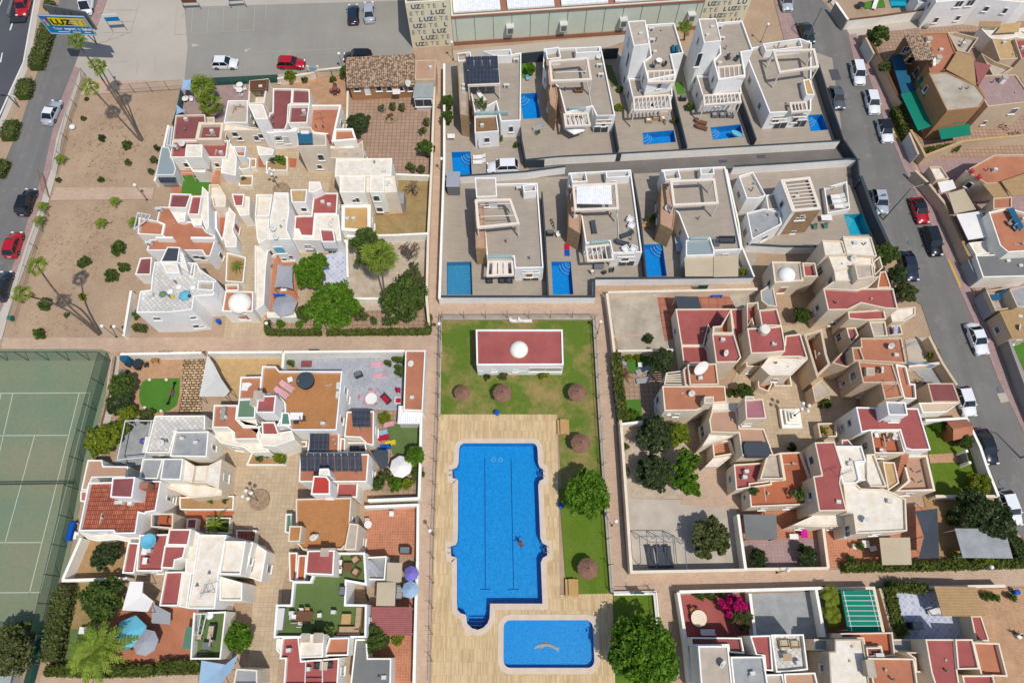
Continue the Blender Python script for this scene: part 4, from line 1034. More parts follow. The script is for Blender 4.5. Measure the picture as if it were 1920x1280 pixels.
win(H,1355,250,.9,1.3,'arch');win(H,1392,375,.9,1.1,'arch');win(H,1090,240,.3,.4)
vol(H,'1600,180 1668,180 1662,310 1590,310',2.2,'roof_grey','grey_wall',ph=.05)
sheet('porch_step','1508,320 1665,320 1665,440 1508,440',3,'terracotta','small terracotta porch beside the dry garden','patio')
H=house('white house with bright red roof terraces in the middle of the upper cluster')
vol(H,'650,190 922,190 908,427 665,427 645,677 505,672 475,602 428,602 440,448 622,445',3.3,'red_floor','white',ph=.2)
vol(H,'385,152 578,150 562,297 400,297',6.0,'straw_mat','cool_white',ph=.08)
vol(H,'595,62 720,66 745,140 640,188 590,180',4.6,'roof_white','cool_white',ph=.06)
vol(H,'665,429 928,432 962,727 395,717 345,602 475,604 508,675 643,679',3.2,'roof_white','cool_white',ph=.06)
vol(H,'712,590 868,600 895,742 738,742',4.6,'red_floor','cool_white',base=3,ph=.3,part='stair_tower')
win(H,540,375,.8,.9,'arch');win(H,615,825,1.5,1.6,'arch',pane='pale_glass');win(H,865,860,1.3,1.1);win(H,430,665,.8,.9)
H=house('long white flat roofed house with arched blue windows beside the courtyard')
vol(H,'205,185 365,187 372,400 345,600 396,713 140,717 160,470',6.0,'roof_white','cool_white',ph=.12)
vol(H,'5,205 187,207 150,457 -15,455',5.2,'roof_white','white',ph=.55)
vol(H,'-15,458 150,459 140,700 30,760 10,700',4.6,'roof_white','white',ph=.1)
win(H,265,830,1.4,1.7,'arch',pane='sky_blue');dish(H,190,580,6);dish(H,220,680,6,.4);win(H,140,880,1.2,1.3);win(H,320,935,.7,.7,'arch');win(H,400,935,.7,.7,'arch')
O(220,330,6)
H=house('white house with wide brown roof terrace at the left of the upper cluster')
vol(H,'480,345 585,348 690,515 770,517 835,508 870,560 950,558 1000,625 1098,672 1102,722 1045,902 990,902 950,838 328,838 362,716 560,700 500,668 525,545 440,510',3.4,'brown_floor','cool_white',ph=.22)
vol(H,'240,466 440,500 527,545 500,668 228,652',3.3,'brown_floor','white',ph=.6)
vol(H,'600,195 832,202 776,362 573,356',5.0,'maroon_floor','white',ph=.25)
vol(H,'836,225 952,225 918,437 788,432',4.8,'red_floor','white',ph=.15)
vol(H,'585,362 775,364 760,512 695,515',3.9,'roof_white','cool_white',ph=.1)
vol(H,'790,434 918,438 950,440 948,555 870,556 835,505',3.8,'roof_white','cool_white',ph=.1)
wallmesh(G(),[P(430,690,4.2),P(622,692,4.2)],3.2,4.2,.3).out('parapet','cool_white',H,0,1)
wallmesh(G(),[P(825,694,4.2),P(1098,696,4.2)],3.2,4.2,.3).out('parapet','cool_white',H,0,1)
vol(H,'560,795 706,800 682,968 478,968',5.6,'charcoal_fabric','cool_white',ph=.08,part='stair_tower')
acbox(H,350,750,3.3);acbox(H,465,370,3.3);win(H,1165,900,.7,1.3);win(H,960,920,.8,1.)
pergola(H,'225,405 375,435 365,460 180,600',3.6,3,True,'metal_white',.06,legs=True,frame=.08)
H=house('narrow white arcade house with orange walkways left of the courtyard')
vol(H,'955,115 1025,185 1030,560 1000,620 930,420',4.2,'roof_white','cool_white',ph=.08)
vol(H,'1030,95 1140,95 1225,230 1215,345 1085,350 1060,250 1025,240',3.4,'roof_white','cream',ph=.6)
vol(H,'1095,395 1248,395 1210,655 1180,735 1100,590',2.0,'terracotta','cool_white',ph=1.2,t=.25)
vol(H,'1255,345 1330,430 1300,610 1345,700 1340,800 1215,800 1185,650 1215,640',2.4,'roof_white','cool_white',ph=.1)
vol(H,'1285,200 1430,203 1412,338 1320,340',3.3,'red_floor','white',ph=.2)
vol(H,'1430,230 1490,235 1485,440 1380,450 1330,345',2.8,'roof_white','white',ph=.1)
win(H,1310,540,1.,1.8,'arch',pane='terracotta');win(H,1000,520,.6,1.1,'arch')
for xx,yy in ((1300,540),(1290,640)):win(H,xx,yy,1.0,1.8,'arch',pane='terracotta')
O(0,320,4)
H=house('tall white house with cluttered pale blue roof terrace at the lower left')
vol(H,'1160,682 1475,690 1500,740 1622,822 1602,932 1456,942 1442,1042 1266,1062 1022,1064 1050,902 1130,892 1142,772',6.0,'white_tile','cool_white',ph=.45)
vol(H,'1350,602 1374,622 1414,762 1356,720',6.9,'roof_white','cool_white',base=4,ph=.1);vol(H,'1440,695 1468,692 1455,795 1420,800',6.1,'pale_glass','white',base=4,ph=.1);vol(H,'1485,822 1608,830 1600,900 1478,892',6.5,'concrete','cool_white',base=5,ph=.6)
vol(H,'1204,688 1330,700 1350,770 1250,770',6.6,'roof_white','cool_white',base=4,ph=.1)
win(H,1450,1100,.8,.7);win(H,1515,1165,.7,.5);win(H,1650,830,.7,1.)
for x,y,m in ((1380,930,'sky_blue'),(1215,920,'green_paint'),(1290,940,'yellow_band'),(1270,900,'white_fabric'),(1335,865,'white_fabric'),(1440,870,'white_fabric'),(1415,935,'charcoal_fabric')):
 p=P(x,y,5.8);r_=empty('covered_bundle',(p[0],p[1],5.56),{'sky_blue':'pale turquoise sheet heaped on the cluttered roof terrace','green_paint':'green cloth lying on the cluttered roof terrace','yellow_band':'yellow bucket shaped bundle on the cluttered roof terrace','charcoal_fabric':'dark bundle beside the turquoise sheet on the roof'}.get(m) or {1270:'white covered bundle just above the yellow one',1335:'topmost white covered bundle on the cluttered roof',1440:'rightmost white covered bundle on the cluttered roof'}[x],'bundle')
 s_=.28 if m in ('yellow_band','charcoal_fabric') else .5 if m != 'sky_blue' else .8
 G().rev((0,0,0),[(s_,0),(s_*.8,.18),(s_*.3,.3)],7).out('cover',m,r_,smooth=True)
H=house('small white gatehouse with a round white dome by the paved path')
vol(H,'1690,900 1900,905 1895,1055 1665,1055',3.4,'brown_floor','white',ph=.25)
p=P(1785,975,4);G().rev((p[0],p[1],3.1),[(1.5*math.cos(k*PI/14),1.5*math.sin(k*PI/14)) for k in range(8)],24).out('dome','white',H,1,1)
vol(H,'1690,850 1790,850 1790,898 1690,898',1.6,'terracotta','white',ph=.6)
win(H,1830,1095,1.2,1.7,'arch',pane='brown_floor')
vol(H,'1700,612 1845,650 1825,840 1690,830',1.2,'dry_soil','white',ph=.5,part='planter_wall',deck='soil')
O(480,320,4)
H=house('white walled terrace wing under the grey shade sail')
vol(H,'0,180 100,180 90,350 0,345',2.2,'roof_white','white',ph=.1)
vol(H,'-10,560 95,575 75,720 60,1000 -10,1050',2.4,'roof_white','cool_white',ph=.3)
vol(H,'80,1060 310,1055 300,1100 85,1100',1.6,'roof_white','white',ph=.2)
O(220,130,6)
H=house('white walled court wing beside the small red porch')
vol(H,'1245,805 1300,868 1345,1000 1330,1200 1165,1165 1180,1010 1228,988',2.5,'roof_white','cool_white',ph=.1)
vol(H,'1350,985 1440,985 1500,1000 1490,1115 1380,1130 1345,1060',1.4,'plaza_paving','white',ph=1.1)
vol(H,'1565,862 1765,900 1745,962 1590,966',2.4,'roof_white','cool_white',ph=.1);vol(H,'1495,1000 1565,1002 1560,1105 1490,1105',.9,'dry_soil','white',ph=.2)
for s,l_ in (('1590,966 1672,968 1672,1105 1588,1105','terracotta doorstep left of the square white planter'),('1395,1130 1508,1130 1505,1188 1393,1188','terracotta doorstep above the framed planter'),('1925,1000 2020,1010 2010,1105 1925,1105','terracotta doorstep right of the square white planter')):sheet('doorstep',s,3,'terracotta',l_)
O(220,130,6)
H=house('glass roofed white veranda along the sandy lot','veranda','veranda')
vol(H,'495,870 580,875 660,1115 640,1190 430,1190',2.6,'pale_glass','metal_white',ph=.06)
slab(H,'455,1215 655,1215 655,1275 480,1275',2.3,.06,'solar','sloped_glazing')
vol(H,'585,640 625,650 600,860 550,860',2.2,'pale_glass','metal_white',ph=.05)
O(0,320,4)
vol(H,'1050,655 1140,648 1130,780 1012,780',2.5,'maroon_floor','white',ph=.15)
O(480,0,4)
H=house('long bungalow with brown mottled tile roof and white windows','bungalow','bungalow')
a=pts('697,478 1192,452 1190,622 697,645',3.1);vol(H,a,3.0,None,'ochre_wall',ph=0)
g=G();A,B,C_,D_=[Vector(v) for v in a]
e=.35;hi0,hi1=A.lerp(D_,.0),B.lerp(C_,.0)
g.face([(A.x-e,A.y+e,4.0),(D_.x-e,D_.y-e,3.0),(C_.x,C_.y-e,3.0),(B.x,B.y+e,4.0)]);g.face([(A.x-e,A.y+e,3.0),(B.x,B.y+e,3.0),(B.x,B.y+e,4.0),(A.x-e,A.y+e,4.0)]);g.face([(A.x-e,A.y+e,3.0),(A.x-e,A.y+e,4.0),(D_.x-e,D_.y-e,3.0)])
m,t,b=newmat('mottled_tile',.9);tc=N(t,'ShaderNodeTexCoord').outputs['Object']
wv=N(t,'ShaderNodeTexWave',bands_direction='X');wv.inputs['Scale'].default_value=1.1;t.links.new(tc,wv.inputs[0])
c_=mix(t,ramp(t,noise(t,tc,2.6,3,.8),.45,.53),base((204,172,140)),base((124,102,86)))
c_=mix(t,1.0,c_,ramp(t,wv.outputs[1],0,1,.72,1.12),'MULTIPLY');t.links.new(c_,b.inputs['Base Color'])
bp=N(t,'ShaderNodeBump');bp.inputs['Strength'].default_value=.8;bp.inputs['Distance'].default_value=.08;t.links.new(wv.outputs[1],bp.inputs['Height']);t.links.new(bp.outputs[0],b.inputs['Normal'])
g.out('tiled_roof','mottled_tile',H,0,1)
vol(H,'1196,452 1348,450 1345,598 1192,600',3.4,'beige_brown','tan',ph=.15)
slab(H,'1195,602 1340,600 1325,732 1175,735',2.7,.12,'grey_sheet','porch_roof')
vol(H,'1192,728 1322,728 1322,740 1192,742',2.5,None,'metal_white',ph=0)
for x in (755,920,1000,1085,1160):win(H,x,665,.9,1.0)
win(H,835,680,.9,1.9,'door',pane='white');win(H,1255,765,2.6,1.6);dish(H,1140,625,2.4,.5)
slab(H,'1022,668 1080,668 1082,705 1025,708',2.,.05,'white_fabric','awning')
# ================================================================ warehouse
O(0,0,1)
H=house('long green grey warehouse with white ribbed roof panels and lettered end walls','warehouse','warehouse')
hw=5.6
A=P(846,31,hw);B=P(1322,0,hw);u=Vector((B[0]-A[0],B[1]-A[1])).normalized();v=Vector((-u.y,u.x))
def W2(a,b):return (A[0]+u.x*a+v.x*b,A[1]+u.y*a+v.y*b)
LW=(Vector(B)-Vector(A)).length
vol(H,[W2(0,0),W2(LW,0),W2(LW,45),W2(0,45)],hw,'brick_trim','shed_green',ph=.05,t=.3)
for k in range(int(LW/2.9)+1):
 q=W2(k*2.9+.6,-.02);G().box((q[0],q[1],hw/2),(.06,.06,hw-.1),math.atan2(u.y,u.x)).out('wall_seam','metal_grey',H,0,1)
q0,q1=W2(0,-.08),W2(LW,-.08);G().box(((q0[0]+q1[0])/2,(q0[1]+q1[1])/2,.35),(LW,.14,.7),math.atan2(u.y,u.x)).box(((q0[0]+q1[0])/2,(q0[1]+q1[1])/2,hw-.1),(LW,.2,.26),math.atan2(u.y,u.x)).out('base_trim','brick_trim',H,0,1)
pos=.4
while pos < LW-2:
 w_=min(7.2,LW-pos-.4);G().prism([W2(pos,.5),W2(pos+w_,.5),W2(pos+w_,40),W2(pos,40)],hw+.05,hw+.35).out('roof_panel','white_sheet',H,0,1);pos += w_+1.1
aw=math.atan2(u.y,u.x)
for px,py in ((956,51),(1056,46),(1168,38),(1295,28)):
 r_=hit(H,px,py)
 if r_:
  _,X,z,nn,e_,_h=r_;o_=G().box((X.x+nn.x*.45,X.y+nn.y*.45,z),(1.2,.9,1.3),aw).out('air_cooler','ac_unit',H,0,1)
  G().box((X.x+nn.x*.91,X.y+nn.y*.91,z),(.8,.04,.9),aw).out('grille','metal_grey',o_,0,1)
def lettered(a0,a1,hh,off0,off1,first):
 vol(H,[W2(a0,off0),W2(a1,off0),W2(a1,off1),W2(a0,off1)],hh,'metal_grey','panel_cream',ph=.3,t=.25)
 L=a1-a0;rows=int(hh/1.15);G().face([(*W2(a0+.0,off0-.01),.1),(*W2(a1,off0-.01),.1),(*W2(a1,off0-.01),hh-.02),(*W2(a0,off0-.01),hh-.02)]).out('front_panel','panel_cream',H,0,1)
 for r in range(rows):
  z=hh-1.1-r*1.18;x=-((r*1.9+first) % 5.6)
  while x < L:
   for s_,bold,mt,wd in (('LUZ',.035,'letter_slate',2.25),('ETE',0.0,'letter_thin',2.6)):
    for ch in s_:
     cw=wd/3
     if 0.1 < x < L-cw:
      q=W2(a0+x,off0-.04);o_,_w=text(H,ch,1.05,(q[0]-H.location.x,q[1]-H.location.y,z),(PI/2,0,aw),mt,bold,'wall_letter',1.0)
     x += cw
   x += .6
lettered(-6.6,-.05,8.6,-.1,30,0.)
lettered(LW+.05,LW+7.4,8.0,-.1,30,2.)
# ================================================================ lower left cluster
O(390,650,6)
H=house('white house with wide ochre roof terrace, two pink loungers and a round hot tub')
vol(H,'610,215 760,217 800,270 1512,272 1447,937 940,937 890,892 770,888 862,722 857,632 780,547 592,527 580,500',5.4,'ochre_floor','cool_white',ph=.5)
vol(H,'610,548 768,546 747,742 540,740 555,600',8.0,'red_floor','cool_white',base=4.8,ph=.08,part='stair_tower')
vol(H,'830,736 912,738 935,882 813,882',5.6,'teal_paint','cool_white',base=3,ph=.04)
vol(H,'345,592 482,586 536,682 530,802 318,802',5.7,'green_paint','cool_white',ph=.05)
vol(H,'600,842 750,842 802,992 608,992',5.3,'red_floor','white',ph=.3)
vol(H,'318,806 530,806 608,994 940,940 980,1040 750,1120 600,1110 540,1000 580,900 400,890',4.9,'roof_white','white',ph=.1)
chimney(H,560,540,7.9,.8,.8,1.2);chimney(H,515,620,5.4,.7,.7,1.4)
win(H,1545,500,.9,1.4,'win');win(H,760,1050,1.2,.7);win(H,830,930,.8,.5);acbox(H,1465,440,4.9,1.57);acbox(H,1460,540,4.9,1.57);antenna(H,700,760,6)
vol(H,'960,1060 1115,1058 1110,1125 965,1128',1.5,'ochre_floor','white',ph=.3)
H=house('white house with small brown terrace above a white sheet')
vol(H,'365,337 602,332 592,585 345,592',5.2,'brown_floor','white',ph=.35)
H=house('white house with angular brown roof terrace and grey vent')
vol(H,'65,652 335,652 318,806 400,896 582,897 577,1037 292,1040 285,962 215,908 45,908',5.2,'brown_floor','white',ph=.35)
G().box((*P(175,755,5.2),5.2),(.5,1.6,.5)).out('roof_vent','grey_wall',H,0,1)
vol(H,'0,915 210,912 282,965 290,1042 575,1040 700,1180 480,1190 400,1130 140,1080',3.4,'roof_white','white',ph=.2)
win(H,225,1035,1.0,.7);win(H,520,1100,.8,.4);win(H,790,1150,.8,.6)
H=house('low white wing with brown roof and small solar panels')
vol(H,'1150,952 1477,952 1470,1197 1113,1197',3.6,'brown_floor','white',ph=.3)
solar(H,'1155,972 1375,972 1365,1177 1135,1177',3.75,cols=3,rows=2,tilt=.4)
vol(H,'1490,1025 1545,1025 1540,1190 1480,1190',3.2,'brown_floor','white',ph=.2)
vol(H,'1560,1070 1770,1070 1790,1190 1550,1190',1.6,'charcoal_fabric','white',ph=.9)
O(480,640,4)
H=house('house with long dark solar array and bright red stair roof')
vol(H,'330,840 847,842 832,1052 320,1052',4.8,'brown_floor','white',ph=.25)
solar(H,'340,846 800,846 800,975 335,975',5.1,cols=9,rows=1,tilt=.7)
vol(H,'430,1006 530,1008 556,1045 556,1147 410,1147',7.4,'bright_red','cool_white',base=4,ph=.1,part='stair_tower')
vol(H,'476,952 545,950 560,1004 470,1004',7.0,'roof_white','cool_white',base=4,ph=.06)
vol(H,'612,1060 765,1060 758,1170 600,1165',3.4,'red_floor','white',ph=.15)
win(H,550,1172,.8,.5)
H=house('small annexe with brown terrace and solar panel beside the garden')
vol(H,'680,524 885,520 882,780 830,770 780,720 660,715',3.0,'brown_floor','white',ph=.2)
solar(H,'720,522 862,524 862,642 725,640',3.2,cols=2,rows=2,tilt=.3)
H=house('narrow brown roofed outbuilding beside the footpath','outbuilding','outbuilding')
vol(H,'1120,65 1272,65 1250,520 1105,515',2.8,'brown_floor','white',ph=.25)
H=house('house with sandy ochre roof terrace above the turf terrace')
vol(H,'298,1178 716,1168 695,1500 640,1560 350,1562 300,1500',4.8,'ochre_floor','beige',ph=.45)
vol(H,'250,1380 345,1382 330,1500 240,1500',6.2,'ochre_floor','beige',ph=.1,part='stair_tower')
vol(H,'700,1360 770,1370 750,1560 660,1560',5.3,'roof_beige','beige',ph=.08)
vol(H,'222,1290 270,1290 270,1440 215,1430',1.8,'teal_paint','white',ph=.4)
O(480,960,4)
H=house('white house with large green turf roof terrace and outdoor furniture')
vol(H,'150,690 258,690 275,515 405,515 425,458 588,460 592,300 818,300 832,547 680,520 675,687 832,690 827,942 130,942',4.2,'turf_floor','cool_white',ph=.75,t=.22)
vol(H,'385,286 590,282 580,472 368,462',6.4,'red_floor','white',base=3,ph=.12,part='stair_tower')
vol(H,'315,320 380,320 368,515 300,515',3.2,'terracotta','white',ph=.3)
vol(H,'822,335 980,327 966,508 820,505',2.6,'roof_grey','white',ph=.5)
slab(H,'985,375 1097,380 1090,522 978,515',2.7,.08,'beige_fabric','awning');slab(H,'908,525 1048,522 1042,702 900,700',2.7,.08,'beige_fabric','awning')
chimney(H,515,300,6.2,.7,.7,.6);chimney(H,570,295,5.6,.6,.6,.6)
vol(H,'245,300 310,300 300,520 250,515',1.4,'terracotta','white',ph=.3)
H=house('red corrugated canopy beside the footpath','canopy_shed','canopy')
slab(H,'868,708 1172,708 1168,922 985,922 870,900',2.7,.1,'red_sheet','sheet_roof')
for a in pts('880,720 1160,720 1155,910 990,910',2.6):G().box((a[0],a[1],1.3),(.12,.12,2.6)).out('post','metal_white',H,0,1)
H=house('bottom house with red roof terrace and mossy white stair roof')
vol(H,'195,938 320,932 340,1112 625,1090 612,1300 205,1300 220,1100 175,1100',4.2,'red_floor','white',ph=.5)
vol(H,'335,915 508,912 502,1088 328,1092',6.0,'roof_white','white',ph=.12,part='stair_tower')
vol(H,'548,940 702,936 692,1074 510,1078',4.8,'brown_floor','white',ph=.5)
chimney(H,372,940,5.9,.7,.7,.5);chimney(H,468,940,5.9,.8,.8,.5)
vol(H,'155,950 200,950 200,1085 150,1030',3.4,'roof_white','cool_white',ph=.2)
pergola(H,'370,1110 500,1110 500,1300 362,1300',5.4,1,True,'metal_white',.06,legs=False,frame=.08)
H=house('low grey flat roof at the bottom beside the red patio','outbuilding','outbuilding')
vol(H,'745,950 830,950 840,1092 1015,1092 1010,1310 705,1310',2.9,'grey_deck','white',ph=.06)
O(110,860,6)
H=house('white house with orange tiled roof terrace beside the tennis court')
vol(H,'335,265 1152,242 1092,582 980,602 972,622 902,605 865,838 622,842 612,808 222,810',5.0,'roof_tile','cool_white',ph=.45)
vol(H,'602,210 862,202 826,440 578,432',7.4,'maroon_floor','cool_white',base=4.4,ph=.1,part='stair_tower')
c=G().box((*P(965,300,6.2),5.6),(.9,.7,1.5)).out('chimney','brick_trim',H,0,1)
vol(H,'1040,612 1292,610 1282,785 1035,765',3.6,'terracotta','beige',ph=.9)
vol(H,'222,812 612,812 620,844 865,840 980,850 975,930 800,935 650,905 430,925 330,900',2.0,'roof_white','white',ph=.1)
win(H,1245,450,.5,1.5);acbox(H,680,490,4.6);vol(H,'245,360 325,360 310,480 240,480',2.6,'brown_floor','white',ph=.1)
H=house('white house with red roof terraces and a bright blue satellite dish')
vol(H,'780,937 905,942 850,1285 712,1285',3.1,'red_floor','white',ph=.25)
vol(H,'908,852 1235,842 1165,1262 870,1262',4.0,'red_floor','white',ph=.45)
vol(H,'1240,787 1492,787 1455,972 1213,968',5.8,'red_floor','white',ph=.12)
vol(H,'1190,973 1435,975 1400,1112 1310,1140 1295,1232 1148,1226',5.6,'red_floor','white',ph=.12)
vol(H,'1494,790 1590,840 1560,1290 1420,1290 1440,980',4.6,'roof_white','cool_white',ph=.06)
p=P(985,920,5.2);d_=G().rev((p[0],p[1],4.4),[(.3,0),(.85,.35),(.8,.36),(.25,.05)],20).out('satellite_dish','sky_blue',H,0,1)
O(0,960,4)
vol(H,'1240,445 1375,442 1337,702 1193,702',4.3,'red_floor','white',ph=.3)
H=house('white house with broad stained cream flat roof in the lower left')
vol(H,'1490,165 1700,168 1640,470 1612,722 1405,722 1440,500',5.2,'roof_white','cool_white',ph=.2)
vol(H,'1682,214 1845,216 1805,468 1642,464',5.9,'roof_white','white',ph=.45)
vol(H,'1650,480 1818,530 1816,662 1645,662',4.6,'roof_white','white',ph=.3)
vol(H,'1845,220 1900,224 1840,480 1810,470',4.4,'brown_floor','white',ph=.2)
antenna(H,1620,600,5.,2.4);antenna(H,1570,600,5.,1.6,1.2)
vol(H,'1376,443 1440,445 1402,720 1340,704',4.5,'roof_white','white',ph=.08)
win(H,1915,410,1.2,1.9,'win','metal_grey');vol(H,'1900,225 2000,290 1960,520 1845,480',3.0,'roof_white','cool_white',ph=.1)
H=house('narrow white walled roof terrace with dark furniture above the lower garden')
vol(H,'1450,752 1695,742 1655,1102 1425,1102',3.2,'turf_floor','white',ph=1.3)
slab(H,'1395,856 1480,860 1430,1022 1368,1020',2.2,.06,'teal_paint','awning');slab(H,'1140,680 1280,755 1275,840 1138,830',1.2,.06,'grey_fabric','canopy')
pergola(H,'1460,760 1550,760 1510,920 1450,920',3.6,2,True,'metal_white',.06,legs=False,frame=.06)
vol(H,'1770,1170 1930,1180 1930,1290 1750,1290',4.2,'roof_grey','roof_white',ph=.3)
O(120,650,6)
H=house('pale house with white patterned roof terrace and grey upper roofs')
vol(H,'1022,772 1588,770 1585,945 1252,950 1188,1192 915,1192',4.4,'white_tile','white',ph=.4)
vol(H,'1250,952 1628,947 1606,1235 1188,1230',5.4,'roof_grey','white',ph=.4)
O(110,860,6)
vol(H,'945,-5 1176,-5 1112,222 898,222',4.8,'roof_grey','white',ph=.3)
vol(H,'1178,-5 1402,-5 1372,237 1140,232',5.4,'roof_grey','white',ph=.04)
vol(H,'1404,-2 1530,80 1500,268 1375,240',4.8,'roof_white','cream',ph=.05)
vol(H,'1528,80 1680,74 1652,268 1500,266',4.4,'roof_white','cream',ph=.2)
vol(H,'1682,76 1835,0 1800,335 1655,268',4.6,'roof_white','cream',ph=.05)
win(H,1770,190,.8,1.2,'arch')
vol(H,'1150,240 1390,244 1660,300 1840,340 1830,410 1480,440 1320,360 1155,300',2.8,'roof_white','cream',ph=.1)
H=house('low beige roof beside the tennis court fence','outbuilding','outbuilding')
vol(H,'325,10 490,10 502,78 782,82 772,205 380,210 318,352 250,352',2.6,'beige_brown','white',ph=.15)
O(320,930,8)
H=house('white edged courtyard planters with steps beside the courtyard','planter','planter')
vol(H,'130,10 950,-10 940,205 280,205 130,200',.8,'dry_soil','white',ph=.2,part='planter_wall',deck='soil')
vol(H,'535,315 900,318 880,560 520,545',.9,'hedge_base','white',ph=.3,part='planter_wall',deck='soil')
vol(H,'980,500 1290,505 1270,700 980,640',1.0,'roof_tile','white',ph=.1)
vol(H,'245,330 400,330 380,500 230,480',1.1,'red_floor','white',ph=.2)
O(390,650,6)
H=house('white planter with green bushes north of the lower courtyard','planter','planter')
vol(H,'500,1170 890,1190 870,1330 430,1330',.8,'dry_soil','white',ph=.2,part='planter_wall',deck='soil')
O(220,130,6)
H=house('white square planter with green shrubs at the top of the courtyard','planter','planter')
vol(H,'1675,980 1915,985 1915,1140 1672,1138',.9,'dry_soil','white',ph=.25,part='planter_wall',deck='soil')
H=house('small white framed planter in the upper courtyard','planter','planter')
vol(H,'1372,1195 1525,1195 1520,1310 1365,1310',.8,'dry_soil','white',ph=.2,part='planter_wall',deck='soil')
O(0,0,1)
H=house('long white pool building with red roof and central white dome','pool_building','building')
vol(H,'892,617.5 1055,617.5 1057,684 893.5,684.5',3.5,'red_floor','cool_white',ph=.22,t=.2)
p=P(973,652,3.9);G().rev((p[0],p[1],3.2),[(1.17*math.cos(k*PI/16),1.05*math.sin(k*PI/16)) for k in range(9)],28).out('dome','white',H,1,1)
for x,w_ in ((1007,2.0),(1038,2.0)):win(H,x,692,w_,1.3,'arch',pane='gravel')
for x in (926,967):win(H,x,694,.7,.5)
win(H,980,697,.8,.5,'vent',pane='metal_grey');win(H,902,697,.6,.5,'vent',pane='pale_blue')
# ================================================================ modern villas
def villa(label,body,h,extra=()):
 H=house(label,'villa','villa','modern white villas')
 vol(H,body,h,'villa_tile','cool_white',ph=.4,t=.18)
 for e in extra:e(H)
 return H
VC='cool_white';VT='villa_trim'
def pg(s,h,n=6,vert=True,z0=0.,legs=True,depth=.35,beam=.14,frame=.28):return lambda H:pergola(H,s,h,n,vert,VT,beam,legs=legs,z0=z0,depth=depth,frame=frame)
def fr(s,h,z0,frame=.34):return lambda H:pergola(H,s,h,1,True,VT,.1,legs=True,z0=z0,depth=.35,frame=frame)
def vo(s,h,fl='villa_tile',w_=VC,**k):return lambda H:vol(H,s,h,fl,w_,**k)
def gl(s,h,th=.06):return lambda H:slab(H,s,h,th,'rail_glass','glass_rail')
O(480,0,4)
H=villa('modern white villa with a roof of eight dark solar panels','1520,470 1990,395 1985,905 1835,912 1800,765 1640,850 1612,700 1520,690',3.5,
 [vo('1505,408 1575,404 1592,640 1590,700 1590,870 1530,860 1520,640',4.6,'concrete','stone_panel',ph=.2),fr('1575,428 1812,418 1832,632 1588,642',6.3,3.3),vo('1638,870 1805,862 1822,985 1640,998',3.3,'brown_sheet',VC,ph=.35)])
solar(H,'1572,424 1812,416 1828,622 1585,632',6.45,cols=4,rows=2)
O(960,0,4)
win(H,1900,1020,2.4,1.8)
H=villa('modern white villa with open square roof frame left of the tower villas','240,365 668,350 775,868 635,872 600,798 400,848 352,660 285,600 232,500',3.6,
 [vo('255,445 290,440 345,720 330,830 285,780',4.6,'beige_brown','stone_panel',ph=.15),fr('275,455 572,428 602,600 290,612',6.4,3.4),pg('385,850 572,845 592,942 398,950',3.3,5,True,legs=False)])
gl('630,868 745,866 742,874 632,876',4.0)(H);win(H,665,975,2.2,1.6);win(H,690,910,2.2,.6,pane='pale_wood')
for x in (520,500,480):G().rev((*P(x,658,4),3.2),[(.35,0),(.4,.4),(.3,.5)],12).out('wicker_pouf','brown_wicker',H,0,1)
H=villa('white tower villa left of the palm, its tall narrow stair tower rising above all','1005,185 1218,172 1287,400 1195,412 1228,560 1018,602 985,462 1040,420',6.5,
 [vo('868,160 1000,152 1032,332 913,346',9.7,'roof_beige',VC,ph=.12,part='stair_tower'),vo('872,588 1195,600 1205,720 905,735',3.5,'villa_tile',VC,ph=.3),pg('905,725 1185,705 1200,818 913,832',3.7,9,True),pg('1010,530 1240,520 1222,612 1015,618',6.3,5,True,legs=False)])
H2=villa('white tower villa right of the palm, its stair tower nearest the street','1535,170 1727,155 1808,378 1722,392 1752,566 1548,602 1512,452 1562,400',6.5,
 [vo('1398,142 1530,138 1572,308 1440,322',9.7,'roof_beige',VC,ph=.12,part='stair_tower'),vo('1385,568 1712,580 1722,700 1430,720',3.5,'villa_tile',VC,ph=.3),pg('1432,712 1708,690 1724,770 1438,792',3.7,9,True),pg('1540,500 1750,480 1752,580 1550,598',6.3,5,True,legs=False)])
for hh_,o_ in ((H,0),(H2,528)):
 win(hh_,870+o_,450,.8,2.6);win(hh_,845+o_,600,.7,1.4)
for x,y in ((1045,215),(1050,300),(1575,285),(1560,200)):acbox(H if x < 1400 else H2,x,y,6)
for x,y,z in ((1235,375,6.1),(1208,372,6.1)):G().box((*P(x,y,z+.3),z+.3),(.4,1.2,.6)).out('cushion_box','blue_awning',H,0,1)
O(0,0,1)
H=villa('corner villa beside the street with a square white roof frame and blue pool','1397,92 1500,72 1522,80 1521,208 1443,212 1405,117',3.5,
 [fr('1449,95 1528,91 1536,126 1461,137',6.3,3.3),vo('1430,82 1500,72 1505,88 1436,96',4.4,'roof_beige',VC,ph=.8),pg('1480,192 1512,190 1516,208 1484,211',4.2,4,True,legs=False),vo('1506,150 1518,148 1528,178 1512,178',4.4,'pale_wood',VC,ph=.1)])
H=villa('grey tiled villa with long roof deck at the left of the lower row','897,345 1008,343 1019,502 965,503 963,481 913,483 908,430 895,430',3.5,
 [vo('890,333 930,333 932,368 893,370',6.2,'roof_beige',VC,ph=.1),vo('888,370 906,368 912,465 892,466',4.4,'beige_brown','stone_panel',ph=.15),fr('890,374 958,372 975,420 895,428',6.4,3.3),pg('914,489 962,488 964,516 912,518',3.2,4,True,legs=False,beam=.6)])
